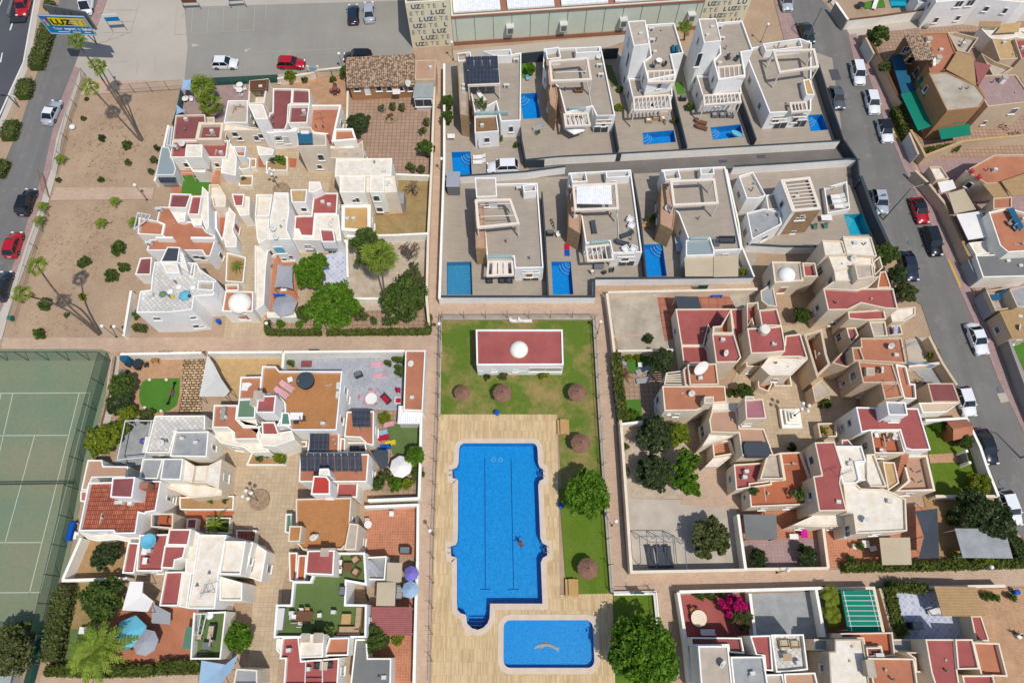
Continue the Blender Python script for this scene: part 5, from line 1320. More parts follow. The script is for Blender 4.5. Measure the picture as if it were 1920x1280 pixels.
H=villa('villa with grey slatted roof canopy, its terrace scattered with white chairs','1066,324 1183,318 1204,473 1148,475 1143,452 1098,456 1090,405 1068,400',3.5,
 [vo('1066,350 1076,348 1090,400 1088,438 1066,425',4.4,'beige_brown','stone_panel',ph=.12),fr('1073,346 1157,342 1161,392 1077,395',6.4,3.3),pg('1097,462 1146,456 1152,488 1101,490',3.3,5,True,legs=False)])
slab(H,'1081,348 1146,347 1148,383 1081,382',6.3,.08,'white_sheet','canopy')
H=villa('villa with an open white roof frame and two beige ground floor awnings','1240,318 1360,312 1391,468 1338,470 1330,447 1290,447 1272,400 1256,385',3.5,
 [vo('1240,345 1254,342 1266,400 1262,432 1238,420',4.4,'beige_brown','stone_panel',ph=.12),fr('1256,338 1341,334 1348,382 1262,386',6.4,3.3),vo('1286,450 1334,448 1340,478 1286,480',3.3,'pale_glass',VC,ph=.2)])
slab(H,'1283,481 1337,480 1337,518 1285,518',2.8,.1,'beige_fabric','awning');slab(H,'1338,480 1385,478 1384,518 1338,519',2.8,.1,'beige_fabric','awning')
H=house('low corner villa with a white slatted pergola over its stone faced tower','villa','villa','modern white villas')
vol(H,'1463,337 1519,331 1540,392 1485,397',5.8,'villa_tile','stone_panel',ph=.3);pergola(H,'1463,337 1519,331 1540,392 1485,397',6.1,8,False,VT,.12,legs=False,depth=.25,frame=.4)
vol(H,'1463,337 1470,336 1492,396 1485,397',5.9,VC,VC,ph=.03)
vol(H,'1385,330 1412,322 1436,366 1422,372 1400,372',3.6,'roof_beige',VC,ph=.5);vol(H,'1400,399 1432,391 1462,396 1466,420 1410,449',3.4,'roof_grey',VC,ph=.4);vol(H,'1436,366 1462,360 1484,396 1440,392',3.2,'villa_tile',VC,ph=.2)
vol(H,'1545,352 1588,340 1594,392 1552,400',1.0,'villa_tile',VC,ph=.6)
win(H,1500,410,1.4,.6);win(H,1487,435,.7,.7)
for h_,x_,y_,w_ in (('grey tiled villa',995,525,2.2),('villa with grey',1174,494,2.2),('corner villa beside',1500,232,1.8),('corner villa beside',1462,236,2.)):
 for o_ in bpy.data.objects:
  if o_.get('label','').startswith(h_):win(o_,x_,y_,w_,1.6);win(o_,x_,y_-16,w_,.5,pane='pale_wood')
O(0,0,1)
VN={o_['label'][:26]:o_ for o_ in bpy.data.objects if o_.name.startswith('villa')}
def VH(t):return next(o_ for k,o_ in VN.items() if k.startswith(t))
for t,ss,acs in (('modern white villa with a',('857,100 882,97 884,112 859,115','905,96 958,92 960,104 930,106'),((968,112),(950,160))),('modern white villa with o',('1022,92 1048,88 1052,108 1026,112','1078,90 1124,87 1126,97 1080,100'),((1096,98),(1124,122),(1127,140))),
 ('grey tiled villa',('980,347 1004,345 1006,358 982,361',),((974,352),(998,352))),('villa with grey slat',('1069,325 1098,322 1102,340 1073,343','1135,321 1180,319 1181,331 1137,334'),((1078,342),(1150,340))),('villa with an open',('1243,320 1272,317 1277,335 1248,338','1312,315 1338,313 1340,326 1314,328'),((1262,338),(1330,330)))):
 H=VH(t)
 for s in ss:vol(H,s,4.6,'villa_tile',VC,base=3.,ph=1.1)
 for x,y in acs:acbox(H,x,y,3.2)
for t,s in (('modern white villa with a','892,209 952,207 953,211 893,213'),('modern white villa with o','1066,200 1098,199 1099,203 1067,204'),('grey tiled villa','915,477 961,476 961,480 915,481'),('villa with grey slat','1107,451 1141,449 1142,453 1108,455'),('villa with an open','1294,444 1328,443 1329,447 1295,448')):slab(VH(t),s,3.9,.5,'rail_glass','glass_rail')
for t,a,b,z in (('modern white villa with o',(1040,116),(1096,112),6.3),('modern white villa with o',(1042,136),(1100,134),6.3),('grey tiled villa',(900,384),(958,382),6.3),('grey tiled villa',(902,406),(966,404),6.3),('modern white villa with o',(1100,148),(1112,216),3.3),('villa with grey slat',(1155,350),(1160,445),3.3)):
 A1,B1=P(*a,z),P(*b,z);G().tube((*A1,z),(*B1,z),.05).out('rail','metal_white',VH(t),0,1)
W=wall
W('white front wall of the upper villa row along the lane','985,300 1045,294 1160,288 1300,280 1440,272 1575,264',1.8,.16,'white',cap='anthracite')
for a,b,lb in (('1156,286','1204,283','dark grey sliding gate beside the left tower villa pool'),('1288,278','1334,275','dark grey sliding gate beside the brown loungers'),('986,298','1021,297','dark grey gate left of the open framed villa')):
 A1=P(*map(float,a.split(',')),1.8);B1=P(*map(float,b.split(',')),1.8);r_=empty('driveway_gate',(*A1,0),lb,'gate');wallmesh(G(),[(A1[0],A1[1]-.25),(B1[0],B1[1]-.25)],.1,1.8,.1).out('gate_panel','anthracite',r_,0,1)
W('dark panel fence between the first and second upper villas','963,100 978,262 985,300',2.,.12,'anthracite','panel_fence','fence')
W('dark panel fence behind the open framed villa','963,103 1022,97 1160,92',2.,.12,'anthracite','panel_fence','fence')
W('long dark fence left of the left tower villa','1128,94 1160,280',1.8,.12,'anthracite','panel_fence','fence')
W('dark fence between the two tower villas','1262,170 1288,276',1.8,.12,'anthracite','panel_fence','fence')
W('dark fence between the right tower villa and the corner villa','1378,150 1418,262',1.8,.12,'anthracite','panel_fence','fence')
W('dark fence of the corner villa along the street','1535,120 1560,200 1582,262',1.9,.12,'anthracite','panel_fence','fence')
W('dark fence panel at the end of the villa lane','1582,262 1608,300 1612,340',1.9,.12,'anthracite','panel_fence','fence')
W('dark fence of the turquoise pool villa along the street','1614,330 1640,400 1668,460',2.1,.35,'anthracite','panel_fence','fence')
W('white lane side wall of the lower villa row','834,332 985,322 1060,312',1.7,.2,'cool_white',cap='anthracite')
W('white rear wall above the turquoise pool villa','1376,312 1480,306 1590,298 1612,300',1.8,.2,'cool_white',cap='anthracite')
W('white and dark wall below the murky pool','826,556 960,556 1116,556',1.8,.25,'cool_white',cap='anthracite')
W('short white wall beside the third villa plot','1114,556 1114,522',1.8,.25,'cool_white',cap='anthracite')
W('white and dark wall below the two awnings','1116,522 1260,521 1414,519',1.8,.25,'cool_white',cap='anthracite')
W('white wall below the stone faced corner villa','1400,458 1470,462 1530,462',1.8,.25,'cool_white',cap='anthracite')
W('tall white wall left of the villa rows','833,120 833,300 828,440 824,560',1.9,.25,'white')
W('brown fence between the first and second lower villas','1016,360 1022,440 1028,556',2.,.14,'anthracite','panel_fence','fence')
W('dark fence between the chair terrace villa and the awning villa','1186,325 1200,400 1212,520',1.9,.14,'anthracite','panel_fence','fence')
W('white fence right of the awning villa','1362,318 1385,420 1390,460 1414,519',1.9,.14,'white','panel_fence','fence')
G_=empty('garden_shed',(*P(852,354),0),'small grey garden shed with white roof by the tall wall','shed')
G().box((0,0,1.1),(1.7,2.4,2.2)).out('wall','metal_grey',G_);G().box((0,0,2.25),(1.9,2.6,.1)).out('roof','grey_fabric',G_)
# ================================================================ right hand old houses
O(1130,530,6)
H=house('house with three red roof terraces stepping up beside the terracotta patio')
vol(H,'820,293 1440,290 1478,572 1235,572 1190,485 1165,600 1140,706 885,706',3.1,'red_floor','cream',ph=.25)
vol(H,'885,709 1150,710 1270,900 908,910',3.0,'red_floor','cream',ph=.25)
vol(H,'1230,572 1478,575 1560,840 1520,892 1275,897',6.0,'red_floor','beige',ph=.3)
vol(H,'1240,490 1330,482 1440,300 1478,572 1236,570',5.6,'brown_floor','beige',ph=1.8,t=.2)
vol(H,'1438,292 1600,290 1755,230 1680,420 1700,480 1640,512 1540,600 1560,838 1480,575',3.1,'red_floor','beige',ph=.2)
O(1400,430,6)
vol(H,'5,1110 165,1105 395,1083 432,1280 435,1370 235,1392 48,1395',6.0,'red_floor','cream',ph=.2)
vol(H,'138,905 342,888 398,1084 168,1082',5.6,'red_floor','beige',ph=.35)
vol(H,'0,830 130,815 160,1080 80,1100 60,1010 10,1100',5.0,'red_floor','beige',ph=1.2)
G().rev((*P(225,1095,7.2),5.9),[(.65,0),(.65,.75),(.5,.9)],16).out('chimney','roof_white',H,0,1)
O(1400,610,6)
vol(H,'437,112 605,92 692,378 600,352 250,355 246,318 352,312 430,216',4.6,'red_floor','cream',ph=.3)
vol(H,'246,358 690,380 505,560 260,560 160,470',4.4,'roof_white','cream',ph=.05)
vol(H,'305,570 490,540 512,682 312,682',1.8,'beige_brown','cream',ph=1.1)
vol(H,'125,630 235,560 300,575 300,640 245,745 130,700',1.4,'terracotta','cream',ph=.8)
vol(H,'-20,345 90,345 235,255 165,465 0,462',3.0,'brown_floor','cream',ph=.8)
win(H,280,405,.8,.6);win(H,590,375,1.,.7);win(H,30,525,.8,.5);win(H,230,500,.7,.6)
O(1130,530,6)
H=house('brown roofed house with a big white oval satellite dish')
vol(H,'955,915 1278,905 1308,1145 980,1150',5.6,'brown_floor','beige',ph=.3)
vol(H,'905,975 955,925 985,1152 928,1156',5.2,'brown_floor','beige',ph=.15);
q=P(1110,960,6.6);d_=G();c0=Vector((q[0],q[1],6.6));dn=Vector((.35,-.75,.6)).normalized();uu=Vector((.8,.5,.2));uu=(uu-dn*uu.dot(dn)).normalized();vv=dn.cross(uu)
ring=[c0+uu*math.cos(k*PI/10)*1.0+vv*math.sin(k*PI/10)*.85 for k in range(20)]
for k in range(20):d_.face([ring[k],ring[(k+1) % 20],c0-dn*.25]);d_.face([ring[(k+1) % 20],ring[k],c0-dn*.3])
d_.tube(c0-dn*.3,(c0.x,c0.y,5.3),.06);d_.out('satellite_dish','white_fabric',H,0,1)
pergola(H,'715,1010 905,985 922,1148 690,1145',4.6,5,False,'cream',.14,legs=True,frame=.12)
O(1210,680,6)
H=house('long brown roofed house above the olive garden')
vol(H,'190,260 895,258 917,442 760,452 575,535 215,540',5.6,'brown_floor','cream',ph=.12)
vol(H,'665,380 772,375 770,452 660,458',7.3,'roof_beige','beige',base=5,ph=.06,part='chimney_block',deck='cap')
win(H,140,420,.9,2.0);win(H,90,510,.8,1.6);win(H,265,570,.3,.3)
vol(H,'760,455 1062,448 1010,538 745,548',5.2,'roof_white','cream',ph=.05)
O(1210,680,6)
H=house('beige terraced house with plum stair roof and a covered hot tub')
vol(H,'748,542 1025,525 1062,732 1335,738 1445,1040 1092,1042 1050,790 738,778 718,650',5.4,'beige_brown','beige',ph=.3)
vol(H,'1120,415 1325,403 1362,627 1133,632',8.2,'plum_floor','beige',base=5,ph=.15,part='stair_tower')
vol(H,'1125,372 1225,375 1220,425 1118,425',8.4,'roof_beige','beige',base=5,ph=.05)
vol(H,'735,780 1050,790 1058,800 850,870 640,935',4.2,'roof_white','cream',ph=.05)
vol(H,'752,880 960,868 1010,1022 770,1062',3.2,'terra_tile','cream',ph=1.0)
vol(H,'770,1065 1008,1022 830,1165 670,1168',2.4,'roof_white','cream',ph=.1)
win(H,1145,690,.9,.7);win(H,645,770,1.4,1.6);win(H,575,790,.8,1.8);win(H,1445,720,.5,.9);win(H,830,1120,1.,.5)
s_=P(1258,965,6.0);T_=empty('hot_tub',(s_[0],s_[1],5.1),'dark covered hot tub on the beige roof terrace','hot tub')
G().prism([(x*1.45,y*.82) for x,y in ((-1,-.6),(-.8,-1),(.8,-1),(1,-.6),(1,.6),(.8,1),(-.8,1),(-1,.6))],0,.8).out('cover','charcoal_fabric',T_);G().prism([(x*1.5,y*.88) for x,y in ((-1,-.6),(-.8,-1),(.8,-1),(1,-.6),(1,.6),(.8,1),(-.8,1),(-1,.6))],0,.6).out('shell','anthracite',T_)
O(0,0,1)
H=house('white parapet house with long red terrace above the gravel yard')
vol(H,'1376,870 1438,866 1448,908 1380,918',3.6,'red_floor','cream',ph=.6)
O(1440,640,4)
vol(H,'92,832 248,827 315,1010 290,1222 -130,1240 -145,1060 125,1030',3.4,'terracotta','cream',ph=.45)
vol(H,'-10,860 92,832 125,1030 -60,1030',4.4,'roof_beige','beige',ph=.6)
H=house('house with long narrow red roof falling towards the gravel yard')
vol(H,'350,755 500,750 560,940 542,1060 592,1268 382,1272 338,1010 402,1000',6.2,'red_floor','beige',ph=.12)
vol(H,'502,782 702,782 738,900 660,905 690,1040 662,1062 560,1062 530,960 560,940',6.0,'roof_white','cool_white',ph=.25)
vol(H,'660,905 735,903 752,1040 692,1042',5.4,'roof_white','cool_white',ph=.1)
win(H,320,1155,.8,1.0);antenna(H,520,1010,6.2);win(H,1130,835,.6,.5)
H=house('cream house with broad cream roofs and a tiled stair in the lower right')
vol(H,'738,845 800,842 892,1090 770,1085 745,1045',5.6,'roof_white','cream',ph=.35)
vol(H,'565,1066 665,1068 700,1100 875,1105 960,1140 1035,1180 1045,1420 660,1440 640,1290 590,1280',5.6,'roof_white','cream',ph=.3)
vol(H,'1000,852 1195,850 1257,1120 960,1122 1050,1042',3.5,'beige_brown','cream',ph=.9,t=.25)
vol(H,'860,900 950,905 985,1060 900,1120',4.2,'straw_mat','cream',ph=.2)
for k in range(11):
 a_=P(1032-k*4.5,850+k*20,4.6-k*.25);G().box((a_[0],a_[1],4.4-k*.25),(.9,.3,.2)).out('stair_tread','brown_floor',H,0,1)
O(1440,960,4)
vol(H,'180,98 400,-5 600,-15 640,100 400,110',3.2,'roof_white','cream',ph=.1)
slab(H,'835,190 1065,188 1078,392 858,394',2.7,.08,'beige_fabric','awning')
win(H,600,140,1.2,1.2)
H=house('small dark canopy over the lower right patio','canopy_shed','canopy')
slab(H,'-185,15 62,18 72,195 10,205 -165,205',2.6,.08,'grey_deck','canopy')
for a in pts('-178,25 55,22 62,190 -155,195',2.5):G().box((a[0],a[1],1.25),(.1,.1,2.5)).out('post','metal_dark',H,0,1)
O(1440,640,4)
H=house('red roofed house with grey stair block and small terracotta terrace')
vol(H,'660,490 1127,500 1222,812 1082,815 1030,800 990,665 768,667 700,682',5.8,'red_floor','cool_white',ph=.2)
vol(H,'885,450 1032,455 1050,552 905,552',8.2,'roof_grey','cool_white',base=5.2,ph=.2,part='stair_tower')
vol(H,'770,670 986,668 1030,838 800,838',5.6,'terracotta','cream',ph=.9)
win(H,615,610,.8,.9);win(H,560,640,.6,.8);win(H,950,595,1.2,.5)
vol(H,'372,612 512,608 520,712 390,716',1.6,'dry_soil','cream',ph=.5)
vol(H,'552,735 600,733 640,780 555,780',4.6,'red_floor','cream',ph=.3)
O(1400,610,6)
H=house('house with broad orange brown roofs along the courtyard')
vol(H,'1280,140 1745,140 1800,425 1335,400 1200,400 1180,245 1290,240',6.0,'brown_floor','tan',ph=.25)
vol(H,'1182,247 1275,245 1330,395 1205,400',6.15,'brown_floor','tan',ph=.35)
vol(H,'1255,404 1640,430 1712,642 1308,645',6.0,'brown_floor','tan',ph=.2)
vol(H,'1512,646 1715,646 1762,802 1555,832',5.8,'brown_floor','tan',ph=.25)
vol(H,'1676,435 1795,455 1842,650 1898,655 1912,825 1772,822 1722,640',5.6,'brown_floor','white',ph=.4)
win(H,1205,570,1.1,1.4,'arch');win(H,1050,680,1.6,1.6,'arch',pane='pink');win(H,990,480,.8,.8)
antenna(H,1720,290,6,2.5);antenna(H,1570,740,5.8,2.0,1.)
vol(H,'735,690 840,610 960,760 770,860',2.6,'roof_beige','tan',ph=.1)
vol(H,'1130,245 1180,245 1255,402 1130,470 960,420',4.6,'maroon_floor','tan',ph=.4);vol(H,'1345,470 1440,478 1440,560 1350,560',6.5,'roof_beige','tan',base=5.6,ph=.05)
H=house('tan arcade wing with tall arches along the courtyard')
vol(H,'640,100 850,38 905,330 945,442 790,588',4.8,'terracotta','tan',ph=2.8,t=.3)
win(H,790,280,1.6,2.2,'arch',pane='brown_floor');win(H,810,450,1.6,2.2,'arch',pane='brown_floor')
O(1400,430,6)
H=house('tall house with long red roof terrace beside the street trees')
vol(H,'860,660 1650,662 1702,895 1560,888 1290,828 1140,902 915,908',5.8,'red_floor','beige',ph=.3)
vol(H,'1140,925 1545,900 1572,1012 1330,1022 1150,1005',5.0,'red_floor','beige',ph=.3)
vol(H,'985,578 1500,525 1385,640 1250,690 862,668',5.9,'roof_beige','beige',ph=.05)
vol(H,'1120,1105 1225,1100 1260,1190 1180,1290 1150,1220',3.4,'maroon_floor','beige',ph=.4)
vol(H,'1380,1040 1560,1035 1590,1200 1430,1210',4.6,'concrete','beige',ph=.3)
vol(H,'1590,1090 1730,1075 1760,1180 1600,1190',4.2,'red_floor','beige',ph=.2);dish(H,1680,1130,4.2,.6,'pale_blue')
vol(H,'1600,900 1900,870 1900,960 1780,1030 1640,1040',3.2,'roof_white','beige',ph=.2)
win(H,800,880,.8,1.2);win(H,970,1060,.9,1.0);win(H,1040,1215,1.0,1.3);
H=house('white flat roofed house with split white roofs below the turquoise pool')
vol(H,'850,122 1078,130 1122,280 885,293',6.8,'roof_white','beige',ph=.25)
vol(H,'1080,78 1402,85 1468,303 1130,280',6.9,'roof_white','beige',ph=.2)
vol(H,'915,290 1410,285 1432,415 1215,390 1180,435 985,470',6.4,'roof_white','beige',ph=.12)
vol(H,'985,470 1180,437 1228,577 1000,580',6.2,'roof_white','beige',ph=.1)
vol(H,'1212,392 1412,388 1432,530 1250,562',7.4,'roof_beige','beige',ph=.15)
vol(H,'1420,360 1500,300 1535,430 1440,520',6.0,'roof_beige','beige',ph=.8)
win(H,830,470,1.0,1.5);win(H,945,580,.8,1.3)
vol(H,'1500,475 1565,468 1628,655 1470,660',3.0,'terracotta','beige',ph=.2)
H=house('square gate tower with white dome and stone roof','gate_tower','tower')
vol(H,'283,360 610,365 640,580 315,602',4.0,'concrete','beige',ph=.25,t=.22)
q=P(465,490,4.4);G().rev((q[0],q[1],3.7),[(1.14*math.cos(k*PI/16),1.05*math.sin(k*PI/16)) for k in range(9)],28).out('dome','cool_white',H,1,1)
vol(H,'625,372 770,376 802,530 650,532',4.4,'red_floor','beige',ph=.7)
win(H,255,610,.8,1.3);win(H,400,680,1.0,1.6,'arch',pane='brown_floor')
vol(H,'155,690 240,640 300,640 345,870 240,860 165,800',2.4,'roof_grey','beige',ph=.2)
# ================================================================ bottom right houses
O(1440,960,4)
H=house('bottom house with pale rose flat roof between orange terraces')
vol(H,'500,950 712,950 765,1310 470,1310 455,1045 502,1040',5.4,'roof_white','roof_beige',ph=.15)
vol(H,'545,905 935,898 955,1075 860,1085 845,1010 725,1012 712,948 545,945',4.3,'terracotta','beige',ph=.6)
vol(H,'345,948 500,950 502,1040 345,1035',3.2,'roof_grey','beige',ph=.1)
vol(H,'735,1012 855,1010 870,1080 745,1088',5.0,'maroon_floor','cream',ph=.4)
H=house('bottom house with brown square roof and rooftop chimney')
vol(H,'748,1090 1097,1095 1127,1310 792,1310',5.4,'brown_floor','cream',ph=.35)
chimney(H,770,1170,5.2,.7,1.5,1.3,'roof_beige');acbox(H,835,1070,4.5)
vol(H,'1035,1048 1172,1048 1205,1200 1110,1200 1100,1095',4.2,'beige_brown','cream',ph=.6)
vol(H,'930,950 1180,950 1175,1045 940,1045',2.6,'roof_grey','beige',ph=.05)
H=house('bottom right house with twin deep red roofs')
vol(H,'1180,950 1400,950 1420,1180 1440,1310 1260,1310 1225,1200',5.6,'red_floor','cream',ph=.15)
vol(H,'1404,950 1535,950 1588,1175 1424,1178',5.8,'red_floor','cream',ph=.25)
vol(H,'1455,1222 1690,1220 1710,1310 1475,1310',5.0,'red_floor','cream',ph=.3)
vol(H,'1538,974 1735,980 1800,1232 1600,1225',4.8,'brown_floor','cream',ph=.6)
vol(H,'1520,775 1600,775 1662,965 1560,965',2.4,'red_floor','beige',ph=.15)
H=house('white walled roof terrace with two tan armchairs at the bottom')
vol(H,'22,915 268,913 302,1180 150,1198 62,1200',4.6,'white_tile','white',ph=.5)
vol(H,'120,1208 355,1200 380,1310 130,1310',5.0,'beige_brown','white',ph=.4)
vol(H,'-20,1215 110,1210 130,1310 -10,1310',4.8,'roof_beige','white',ph=.3)
O(960,960,4)
H=house('tall white sided house with a beige flat roof at the bottom edge')
vol(H,'1395,1000 1622,1000 1655,1320 1420,1320',5.8,'roof_beige','cool_white',ph=.15)
vol(H,'1340,935 1722,938 1745,1060 1625,1050 1620,998 1345,1000',3.6,'maroon_floor','white',ph=.5)
vol(H,'1640,1082 1888,1080 1925,1320 1665,1320',4.8,'roof_grey','white',ph=.3)
vol(H,'1785,925 1940,920 1960,1190 1900,1185 1890,1078 1830,1070',4.4,'red_floor','white',ph=.3)
win(H,1305,1095,.6,1.2,'arch');win(H,1320,1230,.6,1.2,'arch')
# ================================================================ right edge houses
O(1440,0,4)
H=house('large brown villa with mottled tile roofs and green awnings across the street')
vol(H,'1015,285 1200,300 1262,460 1200,470 1215,545 1340,830 1580,800 1640,735 1400,380 1350,245 1190,250',5.6,'brown_floor','ochre_wall',ph=.15)
slab(H,'1020,258 1200,272 1262,452 1108,452',6.1,.12,'mottled_tile','tiled_roof');slab(H,'1335,520 1420,385 1520,420 1545,470 1562,642',6.2,.12,'straw_roof','tiled_roof')
slab(H,'1545,460 1675,490 1580,650',6.0,.12,'red_sheet','tiled_roof');vol(H,'1205,548 1340,540 1560,640 1635,735 1590,805 1345,832',6.2,'concrete','ochre_wall',ph=.12)
vol(H,'1575,565 1860,560 2000,760 1650,800 1560,650',5.2,'pink_paving','tan',ph=.2)
slab(H,'995,705 1112,682 1232,945 1126,980',2.7,.08,'green_awning','awning');slab(H,'920,425 1000,410 1110,682 1005,702',2.6,.08,'blue_awning','awning')
slab(H,'1278,970 1512,930 1522,1010 1300,1046',2.7,.08,'green_awning','awning');slab(H,'1115,600 1180,560 1228,690 1165,725',3.9,.06,'green_awning','awning');slab(H,'1392,870 1492,852 1480,912 1400,925',3.4,.06,'green_awning','awning');slab(H,'1190,770 1250,750 1282,820 1230,852',3.6,.06,'green_awning','awning')
for x,y in ((1032,375),(1068,450),(1115,545),(1420,820)):win(H,x,y,.9,1.3)
dish(H,1250,465,5.6,.6,'white_fabric');chimney(H,1285,430,5.6);chimney(H,1212,290,5.6);chimney(H,1780,740-160,5.0)
vol(H,'1350,245 1400,240 1580,285 1500,400 1420,380',4.4,'roof_beige','tan',ph=.6)
vol(H,'1600,400 1700,460 1840,510 1760,560 1690,570',4.2,'roof_beige','tan',ph=.6)
vol(H,'1680,290 1840,300 1880,440 1740,450',3.2,'straw_mat','tan',ph=.2)
H=house('white garage house at the upper right with ochre tiled porch roofs')
vol(H,'1590,205 1730,200 1880,215 1990,200 1990,300 1860,280 1700,310 1650,270',2.8,'roof_white','white',ph=.3)
slab(H,'1590,160 1755,162 1740,205 1585,200',3.4,.1,'straw_roof','porch_roof');slab(H,'1765,180 1900,170 1880,240 1705,250',3.2,.08,'straw_mat','awning')
vol(H,'1850,290 2000,290 2000,450 1900,440',3.6,'red_floor','tan',ph=.3)
H=house('white house at the top right edge with a pale pool','terraced_house','house')
vol(H,'1250,-90 1990,-90 1990,10 1900,20 1600,-10 1260,20',5.0,'roof_white','cool_white',ph=.3)
vol(H,'1100,-60 1245,-60 1245,25 1130,20',3.,'roof_grey','cool_white',ph=.3)
for x in (1450,1530):win(H,x,5,1.2,1.2)
wall('white and brown street wall of the top right house','600,150 820,125 1150,78 1300,58 1560,35 1690,20 1990,0',1.9,.25,'white',cap='brown_wicker')
wall('dark angled wall at the street corner of the top right house','510,20 600,150',2.2,.3,'grey_wall',cap='white')
sheet('artificial_lawn','690,30 860,-10 880,60 730,72',3,'bright_turf','small green lawn by the pale pool at the top right','lawn')
wall('pink brown street wall of the brown villa','745,250 800,360 900,560 960,690 1010,770',1.9,.3,'tan',cap='brown_wicker')
wall('pale garden wall of the brown villa with tiled cap','1070,975 1150,1110 1180,1170 1460,1060 1990,1010',1.9,.3,'tan',cap='straw_mat')
for x,y,xx,yy,lb in ((720,310,780,430,'white garage door by the bushy corner tree'),(1042,1020,1110,1180,'white garage door at the low end of the brown villa wall'),):
 A1=P(x,y,1.6);B1=P(xx,yy,1.6);r_=empty('garage_gate',(*A1,0),lb,'gate');wallmesh(G(),[A1,B1],.1,2.2,.12).out('gate_panel','ac_unit',r_,0,1);wallmesh(G(),[A1,B1],2.22,2.3,.3).out('coping','tan',r_,0,1)
O(1440,320,4)
H=house('brown terraced house with patio furniture above the small tan canopy')
vol(H,'1480,0 1700,-120 1990,-120 1990,60 1760,90 1640,100',4.4,'brown_floor','tan',ph=.4)
slab(H,'1610,100 1750,90 1810,190 1700,210',4.6,.1,'straw_roof','tiled_roof');slab(H,'1750,80 1990,0 1990,180 1830,190',5.0,.1,'straw_roof','tiled_roof')
slab(H,'1350,170 1470,135 1560,290 1400,322',2.8,.1,'beige_fabric','canopy');slab(H,'1272,88 1385,68 1412,132 1300,166',2.6,.06,'white_fabric','shade_sail')
vol(H,'1210,-30 1300,-30 1360,60 1260,70',3.,'roof_white','tan',ph=.3)
H=house('house with brown terrace, teal awning and white canopy at the right edge')
vol(H,'1655,310 1800,280 1990,330 1990,600 1800,612 1740,560',4.6,'brown_floor','white',ph=.5)
slab(H,'1795,285 1840,275 1920,420 1890,455',4.9,.08,'blue_awning','awning')
slab(H,'1412,328 1580,305 1670,492 1502,518',3.0,.12,'white_fabric','canopy');vol(H,'1690,205 1830,195 1830,280 1690,290',4.8,'brown_floor','tan',ph=.2)
vol(H,'1505,540 1690,520 1735,612 1560,632',2.6,'roof_white','white',ph=.2);vol(H,'1590,300 1650,310 1745,600 1700,560',3.0,'roof_grey','cool_white',ph=.1)
H=house('low grey roofed garage wing with white edge at the right','garage_wing','garage')
vol(H,'1555,635 1750,625 1990,600 1990,790 1612,800',2.9,'grey_deck','white',ph=.08)
H=house('straw roofed house at the right edge with a cluttered terrace')
vol(H,'1636,898 1815,872 1830,930 1840,1030 1705,1048',2.8,'roof_beige','tan',ph=.7)
slab(H,'1735,1052 1990,1020 1990,1240 1830,1256',3.2,.12,'straw_roof','tiled_roof');vol(H,'1810,890 1990,850 1990,1030 1870,1020',4.0,'roof_grey','tan',ph=.15)
vol(H,'1740,1060 1990,1025 1990,1240 1835,1250',3.0,None,'tan',ph=.1)
wall('tan street wall with tiled cap of the white canopy house','1330,250 1410,420 1500,620 1612,812',1.9,.35,'tan',cap='straw_roof')
wall('brown street wall above the small tan canopy','1105,0 1200,90 1330,250',1.9,.3,'tan')
O(0,0,1)
wall('long grey street wall at the right edge','1848,538 1880,600 1900,660 1930,740 1990,880',1.9,.3,'grey_wall')
for x,y,xx,yy,lb in ((1812,490,1830,528,'white garage door below the grey roofed wing'),(1838,552,1856,592,'white garage door at the start of the grey street wall')):
 A1=P(x,y,1.6);B1=P(xx,yy,1.6);r_=empty('garage_gate',(*A1,0),lb,'gate');wallmesh(G(),[A1,B1],.1,2.0,.1).out('gate_panel','grey_fabric',r_,0,1)
O(1440,640,4)
H=house('maroon roofed garage beside the street','outbuilding','garage')
vol(H,'1195,312 1390,312 1442,455 1232,455',2.8,'maroon_floor','tan',ph=.08)
H=house('low white roofed wing between the red roof and the maroon garage','outbuilding','outbuilding')
vol(H,'1130,458 1440,456 1340,530 1160,535',2.7,'tan','white',ph=.1)
H=house('small brown pitched garden shed on the corner lawn','garden_shed','shed')
a=pts('1335,600 1490,585 1530,705 1385,745',2.0);a=[Vector(v) for v in a]
g=G();m1,m2=(a[0]+a[3])/2,(a[1]+a[2])/2
g.face([(*a[0],2.1),(*a[1],2.1),(*m2,2.8),(*m1,2.8)]);g.face([(*m1,2.8),(*m2,2.8),(*a[2],2.1),(*a[3],2.1)]);H.location=(a[0].x,a[0].y,0);g.out('roof','brown_floor',H,0,1)
G().prism(inset(ccw([tuple(v) for v in a]),.25),0,2.15).out('wall','wood',H,0,1)
O(1440,960,4)
def canopy(label,s,h,m_,name='canopy_shed',post='metal_white'):
 H=house(label,name,'canopy');p=pts(s,h);cx=sum(a for a,_ in p)/len(p);cy=sum(b for _,b in p)/len(p);H.location=(cx,cy,0)
 slab(H,s,h,.1,m_,'roof')
 for a in inset(ccw(p),.15):G().box((a[0],a[1],h/2-.05),(.1,.1,h-.1)).out('post',post,H,0,1)
 return H
canopy('large pale grey garden canopy in the lower right garden','1400,120 1775,122 1838,345 1462,340',2.6,'roof_grey')
H=canopy('ribbed straw coloured pitched canopy beside the stone patio','1245,552 1560,560 1632,778 1310,778',2.7,'straw_roof')
H=canopy('bright green awning with white frame strips','545,585 785,585 855,895 600,893',2.8,'green_awning')
for k in range(1,8):
 a,b=P(552+k*8,585+k*38,2.86),P(786+k*9,585+k*38,2.86);wallmesh(G(),[a,b],2.81,2.87,.06).out('strip','metal_white',H,0,1)
for a_,b_ in (((565,590),(630,890)),((760,590),(835,890))):wallmesh(G(),[P(*a_,2.88),P(*b_,2.88)],2.8,2.9,.06).out('strip','metal_white',H,0,1)
